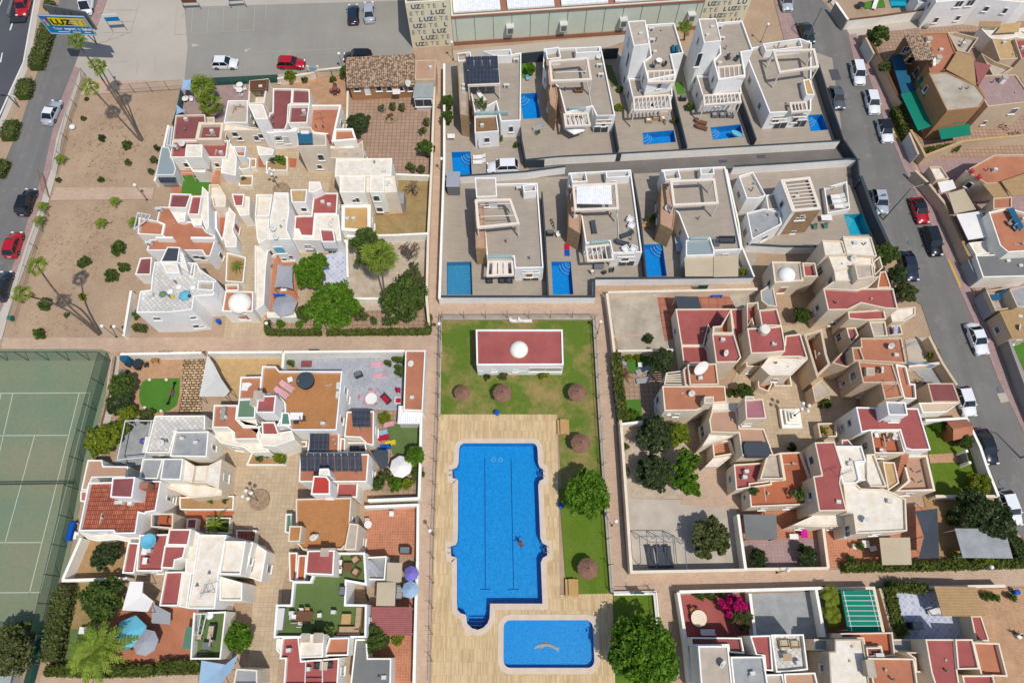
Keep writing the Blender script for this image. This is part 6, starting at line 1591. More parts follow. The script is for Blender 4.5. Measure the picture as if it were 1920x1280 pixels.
def sail(label,s,h,m_,tilt=(0,0,0,0)):
 p=pts(s,h);root=empty('shade_sail',(*p[0],0),label,'shade sail');n=len(p);g=G();V=[Vector((a,b,h+tilt[i % 4])) for i,(a,b) in enumerate(p)]
 c=sum(V,Vector())/n;c.z -= .25;rim=[]
 for i in range(n):
  a,b=V[i],V[(i+1) % n]
  for f in (0,.33,.66):
   q=a.lerp(b,f);q=q.lerp(c,(.12 if n < 5 else .0)*math.sin(PI*f));rim.append(q)
 k=len(rim)
 for i in range(k):g.face([rim[i],rim[(i+1) % k],c]);g.face([rim[(i+1) % k]-Vector((0,0,.02)),rim[i]-Vector((0,0,.02)),c-Vector((0,0,.02))])
 g.out('fabric',m_,root,0,1)
 for v in V:G().tube((v.x,v.y,0),v,.04).out('pole','metal_grey',root,0,1)
 return root
sail('dark grey shade sail stretched along the cream house','1105,-10 1270,-30 1285,340 1130,345 1170,180',2.8,'charcoal_fabric')
O(480,320,4)
sail('large grey shade sail over the terracotta terrace','160,700 280,712 278,888 135,875',2.8,'grey_fabric')
sail('narrow blue shade strip below the grey sail','125,920 215,922 225,942 130,944',2.2,'blue_plastic')
O(390,650,6)
sail('large pale triangular shade sail over the plank patio','-5,90 60,185 150,360 245,500 190,558 -100,560 -50,300',2.6,'ac_unit')
O(0,960,4)
sail('cream shade sail beside the red roofed house','975,518 1075,520 1070,600 1150,665 1108,745 915,735',3.0,'white_fabric')
sail('pale blue shade sail in the lower left corner','1510,1110 1690,1140 1790,1060 1740,1180 1640,1300 1490,1300',3.0,'pale_blue')
O(1440,640,4)
O(220,130,6)
sail('small pale blue shade sail at the garden corner beside the net','730,115 830,115 830,240 720,235',2.4,'pale_blue');sail('small pale blue triangular sail below the fan palm','665,395 770,475 660,510',2.4,'pale_blue')
O(1130,530,6)
canopy('flat dark grey canopy over the terracotta patio','812,152 1075,155 1110,290 845,290',2.7,'charcoal_fabric')
# ================================================================ vegetation
O(0,0,1)
T=tree;B_=bush
fan_palm('tallest fan palm of the lot, its crown beside the billboard shadow',268,262,143,76,15,1.35,'tall palms in the sandy lot',nleaf=24)
fan_palm('tall fan palm with its crown at the car park corner',266,265,186,124,11.5,1.4,'tall palms in the sandy lot',nleaf=24)
fan_palm('leaning fan palm with its crown over the pale sidewalk strip',262,263,171,164,9.2,1.4,'tall palms in the sandy lot',nleaf=24)
fan_palm('tall curved fan palm rising from the lower end of the lot',190,625,71,500,13,1.4,'tall palms in the sandy lot',nleaf=22,bend=-.5)
fan_palm('low leaning fan palm with its crown at the left pavement',186,628,42,553,11.5,1.4,'tall palms in the sandy lot',nleaf=22,bend=.9)
fan_palm('dense green fan palm in the small garden by the green net',384,200,380,165,4.2,2.3,nleaf=46);fan_palm('lower fan palm crown beside the dark shaded garden corner',392,214,392,196,3.0,2.0,nleaf=36)
fan_palm('tall fan palm over the pale dry garden',724,572,712,482,8.0,2.6,nleaf=56)
fan_palm('fan palm against the green warehouse wall',1283,75,1284,52,4.2,1.35)
date_palm('large feather palm over the lower left garden',175,1222,4.2,3.2,30,leaf=.6)
date_palm('spiky yellow green palm in the shaded planter',402,982,1.9,1.7,14,leaf=.16)
for x,y,r,lb in ((112,297,.9,'young palm beside the fence above the crossing path'),(78,386,.9,'young palm left of the crossing path'),(72,413,.9,'young palm beside the parked black car'),(213,376,.8,'young palm below the crossing path'),(187,417,.9,'small spiky palm in the middle of the lower sandy lot'),(248,415,.8,'young palm beside the white pergola frame')):
 date_palm(lb,x,y,.9,r,12,'young palms in the sandy lot',leaf=.3,tr=.08)
date_palm('spiky agave palm in the white planter by the courtyard',443,498,1.6,.95,16,leaf=.12);date_palm('fallen dark palm stump plant on the small stone patio',1172,700,.9,1.2,12,leaf=.12,mat='leaf_dead')
date_palm('banana plant beside the green awning',1560,1118,2.2,1.3,12,mat='leaf_yellow',leaf=.45);date_palm('second banana plant below the first by the awning',1562,1152,2.0,1.3,12,mat='leaf_yellow',leaf=.45)
T('dark round olive tree at the corner of the brick patio',672,232,1.75,3.4,'leaf_dark')
T('small leafy tree against the wall of the brick patio',797,279,1.3,2.6,'leaf_mid');T('narrow flowering shrub tree by the villa wall',838,190,.95,2.6,'leaf_mid');T('lower half of the tall shrub row by the villa wall',838,218,.95,2.4,'leaf_mid')
T('bright green round potted tree in the second villa yard',995,128,.85,1.9,'leaf_bright',nl=30)
T('broad bright green tree behind the low hedge',626,572,3.35,5.4,'leaf_bright',nl=90,per=112);T('bright green tree beside the patterned patio',577,512,2.2,4.8,'leaf_bright',nl=60,per=96);T('small bright tree crown under the blue windows',596,492,1.3,4.4,'leaf_bright');T('small green tree at the corner of the terracotta terrace',572,585,1.2,2.6,'leaf_mid')
T('wide dark green tree filling the garden corner beside the path',758,562,3.3,4.6,'leaf_mid',nl=90,per=96,irr=.35);T('olive green tree merging with the fan palm',690,462,2.4,5.4,'leaf_mid',nl=70)
T('dense olive shrub behind the dark garden tree',775,525,1.7,2.8,'leaf_olive');B_('round grey green shrub between the big garden trees',677,588,1.1,mat='leaf_olive');B_('small round shrub in the mulched bed',700,601,.55)
T('bare grey tree in the dry grass garden',772,350,1.5,2.6,'leaf_grey',nl=16,per=18,leaf=.1);T('leafless grey bush tree below the white garden wall',770,470,1.5,2.6,'leaf_grey',nl=30,per=22,leaf=.13);T('second leafless grey bush in the pale garden',776,498,.9,1.8,'leaf_grey',nl=16,per=18,leaf=.12)
T('bushy green shrub at the car park wall',650,133,1.0,2.4,'leaf_mid');T('yellow green climber on the car park wall',545,143,1.0,1.8,'leaf_yellow',nl=26)
B_('dry yellowish round shrub below the wall',572,149,.6,mat='leaf_olive');B_('small silver green shrub by the white gate',624,149,.5)
T('bright green tree at the top left of the stone garden',228,725,1.75,3.4,'leaf_mid');T('dark shaded tree under the bright garden tree',227,755,1.6,2.8,'leaf_dark');T('yellow green tree in the stone garden',240,775,1.15,2.4,'leaf_yellow');T('spreading olive tree at the tennis court fence',198,822,2.25,3.2,'leaf_yellow',nl=60);T('small yellow green crown beside the white frame',231,800,.9,2.2,'leaf_yellow')
B_('dark round clipped shrub below the rounded lawn',277,780,.95,mat='leaf_olive')
T('green tree in the lower left garden beside the cream sail',192,1124,2.3,3.8,'leaf_mid',nl=70);T('olive fruit tree in the walled brown soil patch',200,1046,1.5,2.8,'leaf_dark',irr=.5);T('leafy tree in the bottom left corner',26,1213,2.6,4.2,'leaf_olive',nl=70)
T('round bright tree beside the lower left courtyard',447,1191,1.5,3.0,'leaf_bright');T('bright feathery tree beside the red corrugated canopy',702,1196,1.5,3.2,'leaf_mid');T('round bright tree in the small turf garden',779,852,1.1,2.8,'leaf_bright')
T('big bright ficus tree on the lawn right of the pool',1101,924,2.75,5.0,'leaf_bright',nl=110,per=96,irr=.12);T('largest bright tree beside the paddling pool',1207,1224,3.8,6.2,'leaf_bright',nl=170,per=102,irr=.12)
T('round olive green tree on the gravel yard',1332,1007,2.25,3.7,'leaf_olive',nl=110);T('upper grey green olive tree in the dry garden',1229,815,2.5,4.0,'leaf_dark',nl=70);T('lower grey green olive tree in the dry garden',1226,887,2.3,3.8,'leaf_dark',nl=70);T('bright lime green tree beside the two olives',1284,872,1.9,4.0,'leaf_bright',nl=46,irr=.4);T('lower part bright tree reaching the gravel yard',1282,905,1.6,3.6,'leaf_bright',nl=36,irr=.5);T('yellow green tree between olive and beige house',1271,812,1.4,3.6,'leaf_yellow')
T('dark tree shading the small green mat garden',1243,678,1.6,4.2,'leaf_dark');T('round shrub in the courtyard planter of the right cluster',1397,733,1.0,2.2,'leaf_mid');B_('small green shrub beside the long brown roof',1370,737,.6);T('half shaded tree in the walled garden by the gate tower',1503,590,1.1,2.6,'leaf_mid')
T('tall street tree beside the white roofed house',1662,478,1.75,4.2,'leaf_mid');T('dark street shrub tree behind the parked black car',1682,516,1.4,3.0,'leaf_dark');T('olive street tree below the parked black car',1698,548,1.3,2.8,'leaf_olive')
T('bushy dark tree on the street corner at the upper right',1647,66,1.7,3.6,'leaf_mid');T('small olive shrub tree beside the brown villa',1661,126,.95,2.4,'leaf_olive');T('yellow flowering shrub tree in the corner garden',1838,906,1.35,2.2,'leaf_yellow');T('small shrub by the corner garden shed',1760,799,.6,1.2,'leaf_bright');T('green shrub tree in front of the brown shed',1810,825,.9,2.2,'leaf_mid')
T('wide dark olive tree above the grey canopy',1828,952,2.4,4.2,'leaf_dark',nl=70);T('second dark tree beside the street corner hedge',1866,972,2.2,4.0,'leaf_dark',nl=60);B_('low shrub left of the grey canopy',1787,972,.9);B_('yellow green shrub overlapping the grey canopy',1841,1042,1.2,mat='leaf_yellow');B_('low yellow shrub below the dark sail',1795,1046,.9,mat='leaf_yellow')
T('dark spiky shrub on the lower patio',1511,1040,1.2,2.2,'leaf_dark');T('small round tree by the gravel yard wall',1421,1046,.95,1.8,'leaf_dark');T('pink flowering bougainvillea in the lower right patio',1378,1134,1.5,2.6,'leaf_pink',nl=24,irr=.4);T('green lower part of the pink flowering bush',1390,1158,1.1,2.2,'leaf_olive')
hedge('long clipped bush row between the two roads','88,40 76,80 62,122',1.3,2.1,'leaf_olive',name='clipped_bush',group='clipped bushes on the road verge')
hedge('rounded clipped bush between the roads below the long row','46,146 38,178',1.2,2.1,'leaf_olive',name='clipped_bush',group='clipped bushes on the road verge')
hedge('clipped verge bush at the left edge','20,224 10,256',1.2,2.1,'leaf_olive',name='clipped_bush',group='clipped bushes on the road verge')
hedge('lowest clipped verge bush cut by the left edge','2,298 -12,326',1.2,2.0,'leaf_olive',name='clipped_bush',group='clipped bushes on the road verge')
B_('topmost round bush of the verge above the billboard',92,11,.95,mat='leaf_olive')
for x,y,r,m_,lb in ((238,272,.75,'leaf_mid','oval green shrub right of the upper palms'),(240,304,.5,'leaf_olive','small olive shrub below the oval shrub'),(156,222,.4,'leaf_olive','tiny dry shrub near the white sack'),(192,259,.6,'leaf_dark','low dark shrub in the upper sandy lot'),(222,465,1.05,'leaf_mid','largest round shrub of the sandy lot'),(158,492,.85,'leaf_mid','round shrub left of the largest one'),(233,501,.8,'leaf_mid','round shrub right of the palm shadow'),(209,517,.95,'leaf_mid','round shrub just above the palm trunks'),(84,570,1.0,'leaf_mid','round shrub beside the low leaning palm'),(73,625,.8,'leaf_mid','round shrub at the lower edge of the sandy lot'),(190,337,.45,'leaf_mid','tiny green shrub above the crossing path'),(110,337,.4,'leaf_olive','tiny shrub by the metal gate'),(294,277,.5,'leaf_dark','small shrub beside the glass veranda'),(290,300,.6,'leaf_olive','reddish green shrub at the veranda wall'),(283,322,.5,'leaf_olive','lower shrub at the veranda wall'),(155,556,.5,'leaf_yellow','pale dry shrub between the palm shadows'),(125,591,.35,'leaf_olive','tiny tuft near the low leaning palm'),(162,186,.3,'leaf_olive','small dry tuft under the palm crown')):
 B_(lb,x,y,r,r*1.35,m_,'round shrubs on the sandy lot',dens=1.3,leaf=.16)
for x,y,lb in ((526,607,'left round clipped ball bush by the low hedge'),(563,607,'right round clipped ball bush by the low hedge')):B_(lb,x,y,.62,1.1,'leaf_bright','clipped ball bushes',leaf=.12,dens=1.5)
hedge('low clipped hedge left part below the terracotta terrace','500,600 500,621 601,621',.9,.7);hedge('low clipped hedge right part along the paved path','611,621 803,619 804,588',.9,.7)
hedge('tall clipped hedge beside the pool garden path','1156,660 1162,725 1170,785',2.0,1.05,dens=110);hedge('wide unkempt hedge beside the tennis court','117,1098 102,1160 88,1240',1.8,1.9,'leaf_olive');hedge('long hedge along the bottom left path','82,1256 180,1258 284,1257',1.3,1.1);hedge('clipped hedge section right of the garden gate','292,1252 372,1249',1.4,1.3)
hedge('long hedge along the lower right path','1585,1062 1700,1060 1800,1058 1925,1054',1.3,1.0);hedge('hedge curving along the street corner','1885,985 1905,1010 1926,1045',1.8,1.4,'leaf_dark');hedge('ivy hedge wall beside the blue tiled patio','1668,1100 1680,1150 1694,1192',1.8,1.3);hedge('hedge top above the blue tiled patio','1672,1098 1742,1102',1.7,1.0);hedge('yellow green hedge panel behind the green awnings','1682,198 1712,262',1.6,1.2);hedge('low green hedge in front of the brown villa','1732,282 1802,270',1.2,.9)
for x,y,r,m_,lb in ((705,905,1.0,'leaf_mid','leafy shrub at the left end of the small garden'),(722,892,.8,'leaf_olive','grey green shrub beside the white tent'),(742,906,.9,'leaf_bright','bright shrub below the white parasol'),(765,905,.85,'leaf_yellow','square clipped yellow shrub'),(784,888,.8,'leaf_mid','tall shrub at the footpath wall'),(720,784,.8,'leaf_yellow','yellow shrub beside the pink toys'),(512,298,.75,'leaf_mid','left shrub in the square white planter'),(527,300,.7,'leaf_bright','right shrub in the square white planter'),(459,337,.5,'leaf_olive','small shrub in the framed planter'),(490,850,.9,'leaf_mid','left bush in the lower courtyard planter'),(527,857,.85,'leaf_yellow','right bush in the lower courtyard planter'),(396,934,.6,'leaf_bright','green shrub in the long white edged bed'),(424,939,.5,'leaf_olive','pale shrub at the end of the long bed'),(500,498,.8,'leaf_yellow','yellow green cactus by the grey sail'),(490,512,.7,'leaf_yellow','spiky cactus beside the white wall'),(1021,704,.75,'leaf_yellow','bright shrub at the pool building wall'),(943,704,.6,'leaf_olive','thin shrub below the pool building window'),(913,707,.4,'leaf_dark','small dark shrub at the pool building corner'),(262,616,.9,'leaf_olive','leafy shrub at the tall white house corner'),(255,590,.6,'leaf_mid','narrow shrub behind the white rail'),(363,243,.6,'leaf_mid','low plant under the fan palm'),(770,315,.8,'leaf_olive','spiky plants at the lower end of the brick patio'),(788,318,.7,'leaf_olive','second spiky plant cluster on the brick patio'),(1161,168,.5,'leaf_mid','small shrub between the villas'),(1160,202,.6,'leaf_yellow','yellow green shrub beside the tower villa'),(1292,202,.6,'leaf_mid','green shrub between the tower villas'),(968,272,.5,'leaf_mid','plant beside the parked white villa car'),(1392,510,.6,'leaf_yellow','small yellow green shrub by the awning villa'),(1216,636,.7,'leaf_dark','dark green shrub in the stained concrete yard'),(1178,672,.6,'leaf_yellow','yellow shrub left in the green mat garden'),(1197,670,.6,'leaf_yellow','yellow shrub right in the green mat garden'),(1188,778,.75,'leaf_bright','bright shrub at the end of the tall hedge'),(1172,838,.5,'leaf_olive','low shrub at the white wall of the dry garden'),(1174,885,.5,'leaf_olive','lower wall shrub of the dry garden'),(1413,918,.7,'leaf_olive','tall potted shrub on the terracotta roof terrace'),(1548,757,.7,'leaf_mid','green shrub in front of the tan facade'),(1485,838,.6,'leaf_dark','shaded shrub in the courtyard corner'),(1750,665,.8,'leaf_yellow','yellow green street shrub below the white bay'),(1715,905,.5,'leaf_mid','small palm like plant by the cream wall'),(1690,598,.5,'leaf_mid','small plant by the street fence'),(688,1170,.6,'leaf_mid','green creeper below the corrugated canopy'),(745,1196,.7,'leaf_yellow','creeper hedge above the red patio'),(772,1165,.6,'leaf_olive','thin climber along the footpath wall'),(1545,1108,.5,'leaf_mid','small plant beside the banana plants'),(1428,590,.4,'leaf_olive','dry plants on the narrow walled terrace')):
 z={(1413,918):3.,(512,298):.7,(527,300):.7,(490,850):.6,(527,857):.6}.get((x,y),0)
 B_(lb,x,y,r,r*1.5,m_,z0=z)
for k,(x,y) in enumerate(((1054,326),(1060,320),(1575,372),(893,325),(1265,330),(1395,330),(1440,318))):pass
# ================================================================ fences, walls, lamps
O(0,0,1)
fence('wire fence with grey posts along the service road','150,128 122,215 96,318',1.8,3.0);fence('wire fence beside the parked cars left of the lower lot','78,392 55,455 30,540 12,600',1.8,3.2)
fence('grey posted fence between car park and path','208,160 340,150',2.0,2.6);fence('green netted fence along the car park','342,152 400,146 520,140',1.7,2.6,'green_mesh');fence('green net along the right of the upper sandy lot','338,168 330,208 322,232',1.7,2.4,'green_mesh')
fence('wire fence in front of the red parked car','560,136 650,128',1.6,2.6)
wall('cream car park wall with two square pillars','520,148 580,138 600,132 650,126',1.3,.3,'cream')
r_=empty('garden_gate',(*P(592,142),0),'pale blue metal gate in the car park wall','gate');G().box((0,0,.95),(1.1,.08,1.8)).out('gate_panel','pale_blue',r_);G().box((-.75,0,1),(.3,.3,2.)).box((.75,0,1),(.3,.3,2.)).out('pillar','cream',r_)
fence('pool garden fence along the left path','826,594 823,700 820,780 812,1000 806,1290',1.9,2.7,hook=.3,group='pool garden fences');fence('pool garden fence along the upper edge','828,589 1115,588',1.9,2.7,hook=.3,group='pool garden fences')
fence('pool garden fence along the right path','1116,592 1126,780 1138,960 1148,1108',1.9,2.7,hook=.3,group='pool garden fences');fence('fence around the lawn patch beside the largest tree','1150,1111 1229,1109 1238,1210',1.9,2.7,hook=.3,group='pool garden fences')
wall('low pale wall under the upper pool garden fence','826,595 1113,595',.5,.5,'roof_beige');wall('low grey wall under the right pool garden fence','1114,595 1125,780 1137,960 1148,1110',.5,.35,'roof_beige');wall('low wall under the left pool garden fence','826,597 823,778',.5,.3,'roof_beige');wall('low wall around the lawn patch','1150,1112 1228,1111 1238,1212',.5,.35,'white')
fence('high wire fence behind the tennis court baseline','-60,676 207,676',3.0,2.8,'wire','metal_dark',top=False);fence('green screened fence along the right of the tennis court','208,677 182,770 157,865 138,972 113,1080 90,1186',3.0,3.0,'green_net','metal_dark',top=False);fence('dark fence at the lower end of the tennis court','-40,1188 90,1187',3.0,3.0,'green_net','metal_dark',top=False)
fence('green fence along the bottom left path','90,1190 60,1300',2.0,2.6,'green_mesh',top=False)
r_=empty('tennis_net',(*P(60,909),0),'dark tennis net stretched across the green court','net')
a,b=P(-60,909.5),P(139,907);wallmesh(G(),[a,b],.05,.98,.04).out('net','tennis_net',r_,0,1);wallmesh(G(),[a,b],.98,1.03,.07).out('tape','metal_grey',r_,0,1);G().tube((*b,0),(*b,1.1),.05).out('post','metal_dark',r_,0,1)
WL=[('cream wall along the path beside the brick patio','816,120 809,320 803,440 800,560 804,604',1.8,'cream'),('white wall between dry grass and pale garden','650,443 742,441 803,438',1.8,'white'),('wall left of the brick patio','652,170 648,330',1.8,'cream'),
 ('low white wall below the pale dry garden','665,560 728,560 730,572',.9,'white'),('white wall between bald garden and brick patio','690,325 808,330',1.2,'white'),('low white wall around the small grass corner','622,450 650,452 652,520',1.0,'white'),
 ('white wall along the top of the stone garden','226,664 378,661',1.9,'white'),('white wall along the top of the plank patio','390,661 530,660',1.9,'white'),('long white wall above the grey patterned patio','532,660 760,658',1.9,'white'),('white wall left of the grey patterned patio','532,662 530,690',1.9,'white'),
 ('white wall beside the brown outbuilding','795,658 790,770 788,860 786,932',1.8,'white'),('white wall below the small garden','786,934 690,938',1.6,'white'),('white wall around the wide terracotta patio','684,950 784,946 783,1050',1.5,'white'),('white footpath wall beside the turf terrace house','783,1050 780,1130 776,1290',1.6,'white'),
 ('white wall below the brown soil patch','116,1088 238,1084',1.8,'white'),('white double wall beside the tennis court','152,1008 118,1086',1.8,'white'),('second white wall left of the brown soil patch','140,1010 142,1000 148,1000',1.6,'white'),('stone edged kerb wall beside the tennis court','214,668 206,720 188,790 178,860',.5,'rubble'),
 ('white wall left of the sandy strip by the glass veranda','316,235 302,300 290,340',1.3,'white'),('white rail wall left of the tall white house','246,545 232,630',1.2,'white'),('low white wall behind the lamp post','98,1262 98,1262.5',.2,'white'),
 ('pale wall behind the lower right villas path','1140,548 1300,545 1420,542',1.6,'cream'),('cream wall left of the stained concrete yard','1138,550 1146,610 1152,660',1.7,'cream'),('cream wall below the stained concrete yard','1158,658 1262,656',1.7,'cream'),('cream path wall behind the clipped hedge','1149,664 1156,730 1165,800',1.6,'cream'),('white wall above the olive garden','1166,795 1210,790',1.5,'white'),
 ('tall cream wall left of the gravel yard','1165,800 1172,900 1184,1074',1.9,'cream'),('long cream wall below the gravel yard','1182,1072 1300,1070 1398,1068',1.9,'cream'),('white wall right of the gravel yard','1384,964 1390,1010 1398,1067',1.9,'white'),('white wall below the small patios','1398,1067 1553,1065',1.6,'cream'),('white wall dividing the terracotta patios','1543,985 1553,1065',1.6,'cream'),
 ('white curved street wall of the corner lawn','1735,788 1812,784 1838,838 1852,880 1872,930',1.8,'white'),('cream wall below the corner lawn','1754,930 1870,930',1.6,'cream'),('white rear wall of the lower right houses','1274,1109 1400,1106 1540,1102',1.7,'white'),('white left wall of the red patio','1272,1110 1286,1200 1296,1290',1.8,'white'),('white wall between red and grey patio','1406,1112 1416,1192',1.6,'white'),('white wall between grey patio and banana garden','1530,1104 1546,1194',1.7,'white'),
 ('white wall around the green awning','1540,1103 1638,1102 1656,1184',1.7,'cream'),('tan wall beside the ivy hedge','1650,1102 1672,1180 1682,1196',1.3,'tan'),('pale wall above the straw canopy patio','1740,1100 1885,1098',1.6,'cream'),('tan street wall of the gravel yards','1742,631 1766,679 1794,722',1.8,'tan'),('cream wall between the two gravel yards','1704,687 1768,680',1.6,'cream')]
for lb,s,h,m_ in WL:
 if 'lamp post' not in lb:wall(lb,s,h,.24,m_)
for x,y,rz,lb,m_ in ((321,668,0,'dark green gate in the stone garden wall','green_mesh'),(596,664,0,'dark grey gate in the long white patio wall','anthracite'),(1312,546,0,'green metal door in the pale wall','green_mesh'),(1192,1110,0,'green gate in the fence of the lawn patch','green_mesh')):
 p=P(x,y);r_=empty('garden_gate',(p[0],p[1],0),lb,'gate');G().box((0,-.14,1.0),(1.1,.1,1.95)).out('gate_panel',m_,r_);G().box((-.6,-.14,1.02),(.1,.16,2.05)).box((.6,-.14,1.02),(.1,.16,2.05)).out('frame','metal_grey',r_)
r_=empty('metal_gate',(*P(90,350),0),'rusty metal gate at the left end of the crossing path','gate');g=G()
a,b=Vector(P(84,333)),Vector(P(94,372));
for k in range(10):q=a.lerp(b,k/9);g.tube((q.x,q.y,0),(q.x,q.y,1.9),.03,n=5)
g.tube((*a,1.9),(*b,1.9),.04).tube((*a,.3),(*b,.3),.04);g.out('bars','brick_trim',r_,0,1)
for x,y,lb in ((276,375,'globe lamp at the right end of the crossing path'),(516,627,'globe lamp beside the low clipped hedge'),(1120,624,'globe lamp at the upper right pool garden corner'),(828,628,'globe lamp at the upper left pool garden corner'),(1147,985,'globe lamp beside the gravel yard wall'),(1456,1073,'globe lamp on the path above the grey patio'),(1822,1068,'globe lamp in the long lower right hedge'),(219,632,'globe lamp near the palm bases'),(241,633,'globe lamp at the white rail corner'),(223,160,'globe lamp on the car park fence path'),(812,1002,'globe lamp on the footpath left of the pool'),(832,327,'globe lamp at the villa wall opposite the bare tree'),(645,134,'globe lamp by the car park wall shrub'),(850,113,'globe lamp at the alley behind the warehouse'),(1426,80,'globe lamp behind the corner villa')):lamp(lb,x,y)
for x,y,lb in ((523,352,'lamp post with four globes in the upper courtyard'),(484,938,'lamp post with four globes in the lower left courtyard')):lamp(lb,x,y,3.8,4,'four globed courtyard lamps')
for x,y,lb in ((528,358,'round stone ring around the upper courtyard lamp'),(487,937,'round stone ring around the lower courtyard lamp')):
 p=P(x,y);r_=empty('stone_ring',(p[0],p[1],0),lb,'stone ring','stone rings');G().rev((0,0,0),[(1.25,0),(1.25,.35),(1.0,.36),(1.0,.2),(.01,.2)],20).out('stones','rubble',r_)
O(1400,610,6)
p=P(485,1055,.3);r_=empty('stepped_fountain',(p[0],p[1],0),'white stepped square monument with lamp in the right courtyard','monument')
for k,(s_,z0,z1) in enumerate(((1.25,0,.7),(.85,.7,1.15),(.55,1.15,1.5),(.32,1.5,1.9))):G().box((0,0,(z0+z1)/2),(2*s_,2*s_,z1-z0)).out('step','white',r_)
o_=lamp('lamp post with four globes on the white stepped monument',485,1055,3.4,4,'four globed courtyard lamps');o_.location=(p[0],p[1],1.9)
O(0,0,1)
def streetlight(label,bx,by,h,ang,arm,mat='metal_grey'):
 p=P(bx,by);r_=empty('street_light',(p[0],p[1],0),label,'street light','tall street lights');c,s_=math.cos(ang),math.sin(ang)
 G().tube((0,0,0),(0,0,h),.11,.06).out('pole',mat,r_);G().tube((0,0,h),(c*arm,s_*arm,h+.5),.05).out('arm',mat,r_);G().box((c*(arm+.3),s_*(arm+.3),h+.5),(.7,.28,.14),ang).out('lamp_head','metal_dark',r_)
streetlight('tall street light on the road verge at the left edge',36,202,4.6,3.0,1.4);streetlight('tall street light beside the villa pool fence',1656,412,7.5,.2,1.6);streetlight('tall street light on the right kerb at the lower street',1913,858,7.5,3.0,1.8);streetlight('tall street light at the top of the right street',1510,78,6.5,.6,1.0)
def solve(px,py,sx,sy):
 best=None;T_=P(sx,sy)
 for k in range(20,140):
  h=k/10;q=P(px,py,h);d=math.hypot(q[0]+SX*h-T_[0],q[1]+SY*h-T_[1])
  if best is None or d < best[0]:best=(d,h)
 return best[1]
h0=solve(180,65.6,214,107);h1=h0
BL=P(96,62.5,h0);BR=P(180,65.6,h0)
def proj(X,Y,Z):
 z=Z-HC;dep=Y*math.sin(TH)-z*math.cos(TH);up=Y*math.cos(TH)+z*math.sin(TH);return (960+F*X/dep,640-F*up/dep)
h1=min((abs(proj(*BL,h0+k/10)[1]-28.8),h0+k/10) for k in range(8,80))[1]
ub=Vector((BR[0]-BL[0],BR[1]-BL[1]));Lb=ub.length;ub /= Lb;ab=math.atan2(ub.y,ub.x);nb=Vector((ub.y,-ub.x));hb=h1-h0;print('billboard',h0,h1,Lb)
r_=empty('billboard',(BL[0],BL[1],0),'large blue and yellow lighting advertisement billboard on steel struts','billboard')
def bq(a,o,z):return Vector((ub.x*a+nb.x*o,ub.y*a+nb.y*o,z))
def bpan(a0,a1,z0,z1,o,mat,name):
 return G().face([bq(a0,o,z0),bq(a1,o,z0),bq(a1,o,z1),bq(a0,o,z1)]).out(name,mat,r_)
G().box(bq(Lb/2,-.12,(h0+h1)/2),(Lb,.2,hb),ab).out('board','metal_grey',r_)
g=G();
for z in (h0,h1):g.box(bq(Lb/2,.02,z),(Lb+.1,.16,.12),ab)
for a in (0,Lb):g.box(bq(a,.02,(h0+h1)/2),(.12,.16,hb),ab)
g.out('frame','pale_blue',r_)
bpan(.05,Lb-.05,h0+.05,h1-.05,.0,'sign_blue','panel');bpan(Lb*.17,Lb*.97,h0+hb*.46,h1-hb*.1,.015,'sign_yellow','yellow_band')
text(r_,'LUZ',hb*.40,bq(Lb*.19,.03,h0+hb*.53),(PI/2,0,ab),'letter_dark',.045,'lettering',1.25);text(r_,'ETE',hb*.40,bq(Lb*.57,.03,h0+hb*.53),(PI/2,0,ab),'letter_thin',0,'lettering',1.35)
t0,w0=text(r_,'Your',hb*.2,bq(Lb*.14,.03,h0+hb*.23),(PI/2,0,ab),'white_fabric',0.,'lettering');t1,w1=text(r_,'expert',hb*.2,bq(Lb*.14+w0+.25,.03,h0+hb*.23),(PI/2,0,ab),'white_fabric',.02,'lettering');t2,w2=text(r_,'in',hb*.2,bq(Lb*.14+w0+w1+.5,.03,h0+hb*.23),(PI/2,0,ab),'white_fabric',0.,'lettering');text(r_,'lighting',hb*.2,bq(Lb*.14+w0+w1+w2+.75,.03,h0+hb*.23),(PI/2,0,ab),'white_fabric',.02,'lettering')
for a0,a1 in ((.2,.45),(.52,.7),(.78,.92)):bpan(Lb*a0,Lb*a1,h0+hb*.09,h0+hb*.14,.02,'white_fabric','fine_print')
bpan(Lb*.03,Lb*.09,h0+hb*.62,h0+hb*.8,.02,'pale_blue','logo_square');bpan(Lb*.09,Lb*.14,h0+hb*.66,h0+hb*.88,.025,'crimson','logo_square');bpan(Lb*.05,Lb*.1,h0+hb*.42,h0+hb*.6,.02,'yellow_band','logo_square');bpan(Lb*.1,Lb*.145,h0+hb*.42,h0+hb*.62,.025,'green_awning','logo_square')
G().box(bq(Lb*.52,-1.5,(h0+h1)/2+.1),(Lb*.98,.2,hb*.98),ab-.18).out('rear_board','metal_grey',r_)
bs=P(181,82);c=Vector((bs[0]-BL[0],bs[1]-BL[1],0));g=G()
for a in (.1,.3,.5,.7,.9):g.tube(c*1.0+Vector((0,0,.1)),bq(Lb*a,-.5,h0+.2),.07) if a > .6 else g.tube(bq(Lb*.75,-.5,h0),bq(Lb*a,-.5,h0),.06)
for k in range(6):g.tube(bq(Lb*(.15+.16*k),-.22,h0),bq(Lb*(.15+.16*k),-1.2,h1-.1),.04,n=5)
g.tube(c+Vector((0,0,0)),bq(Lb*.95,-1.0,h1),.08);g.out('struts','metal_dark',r_)
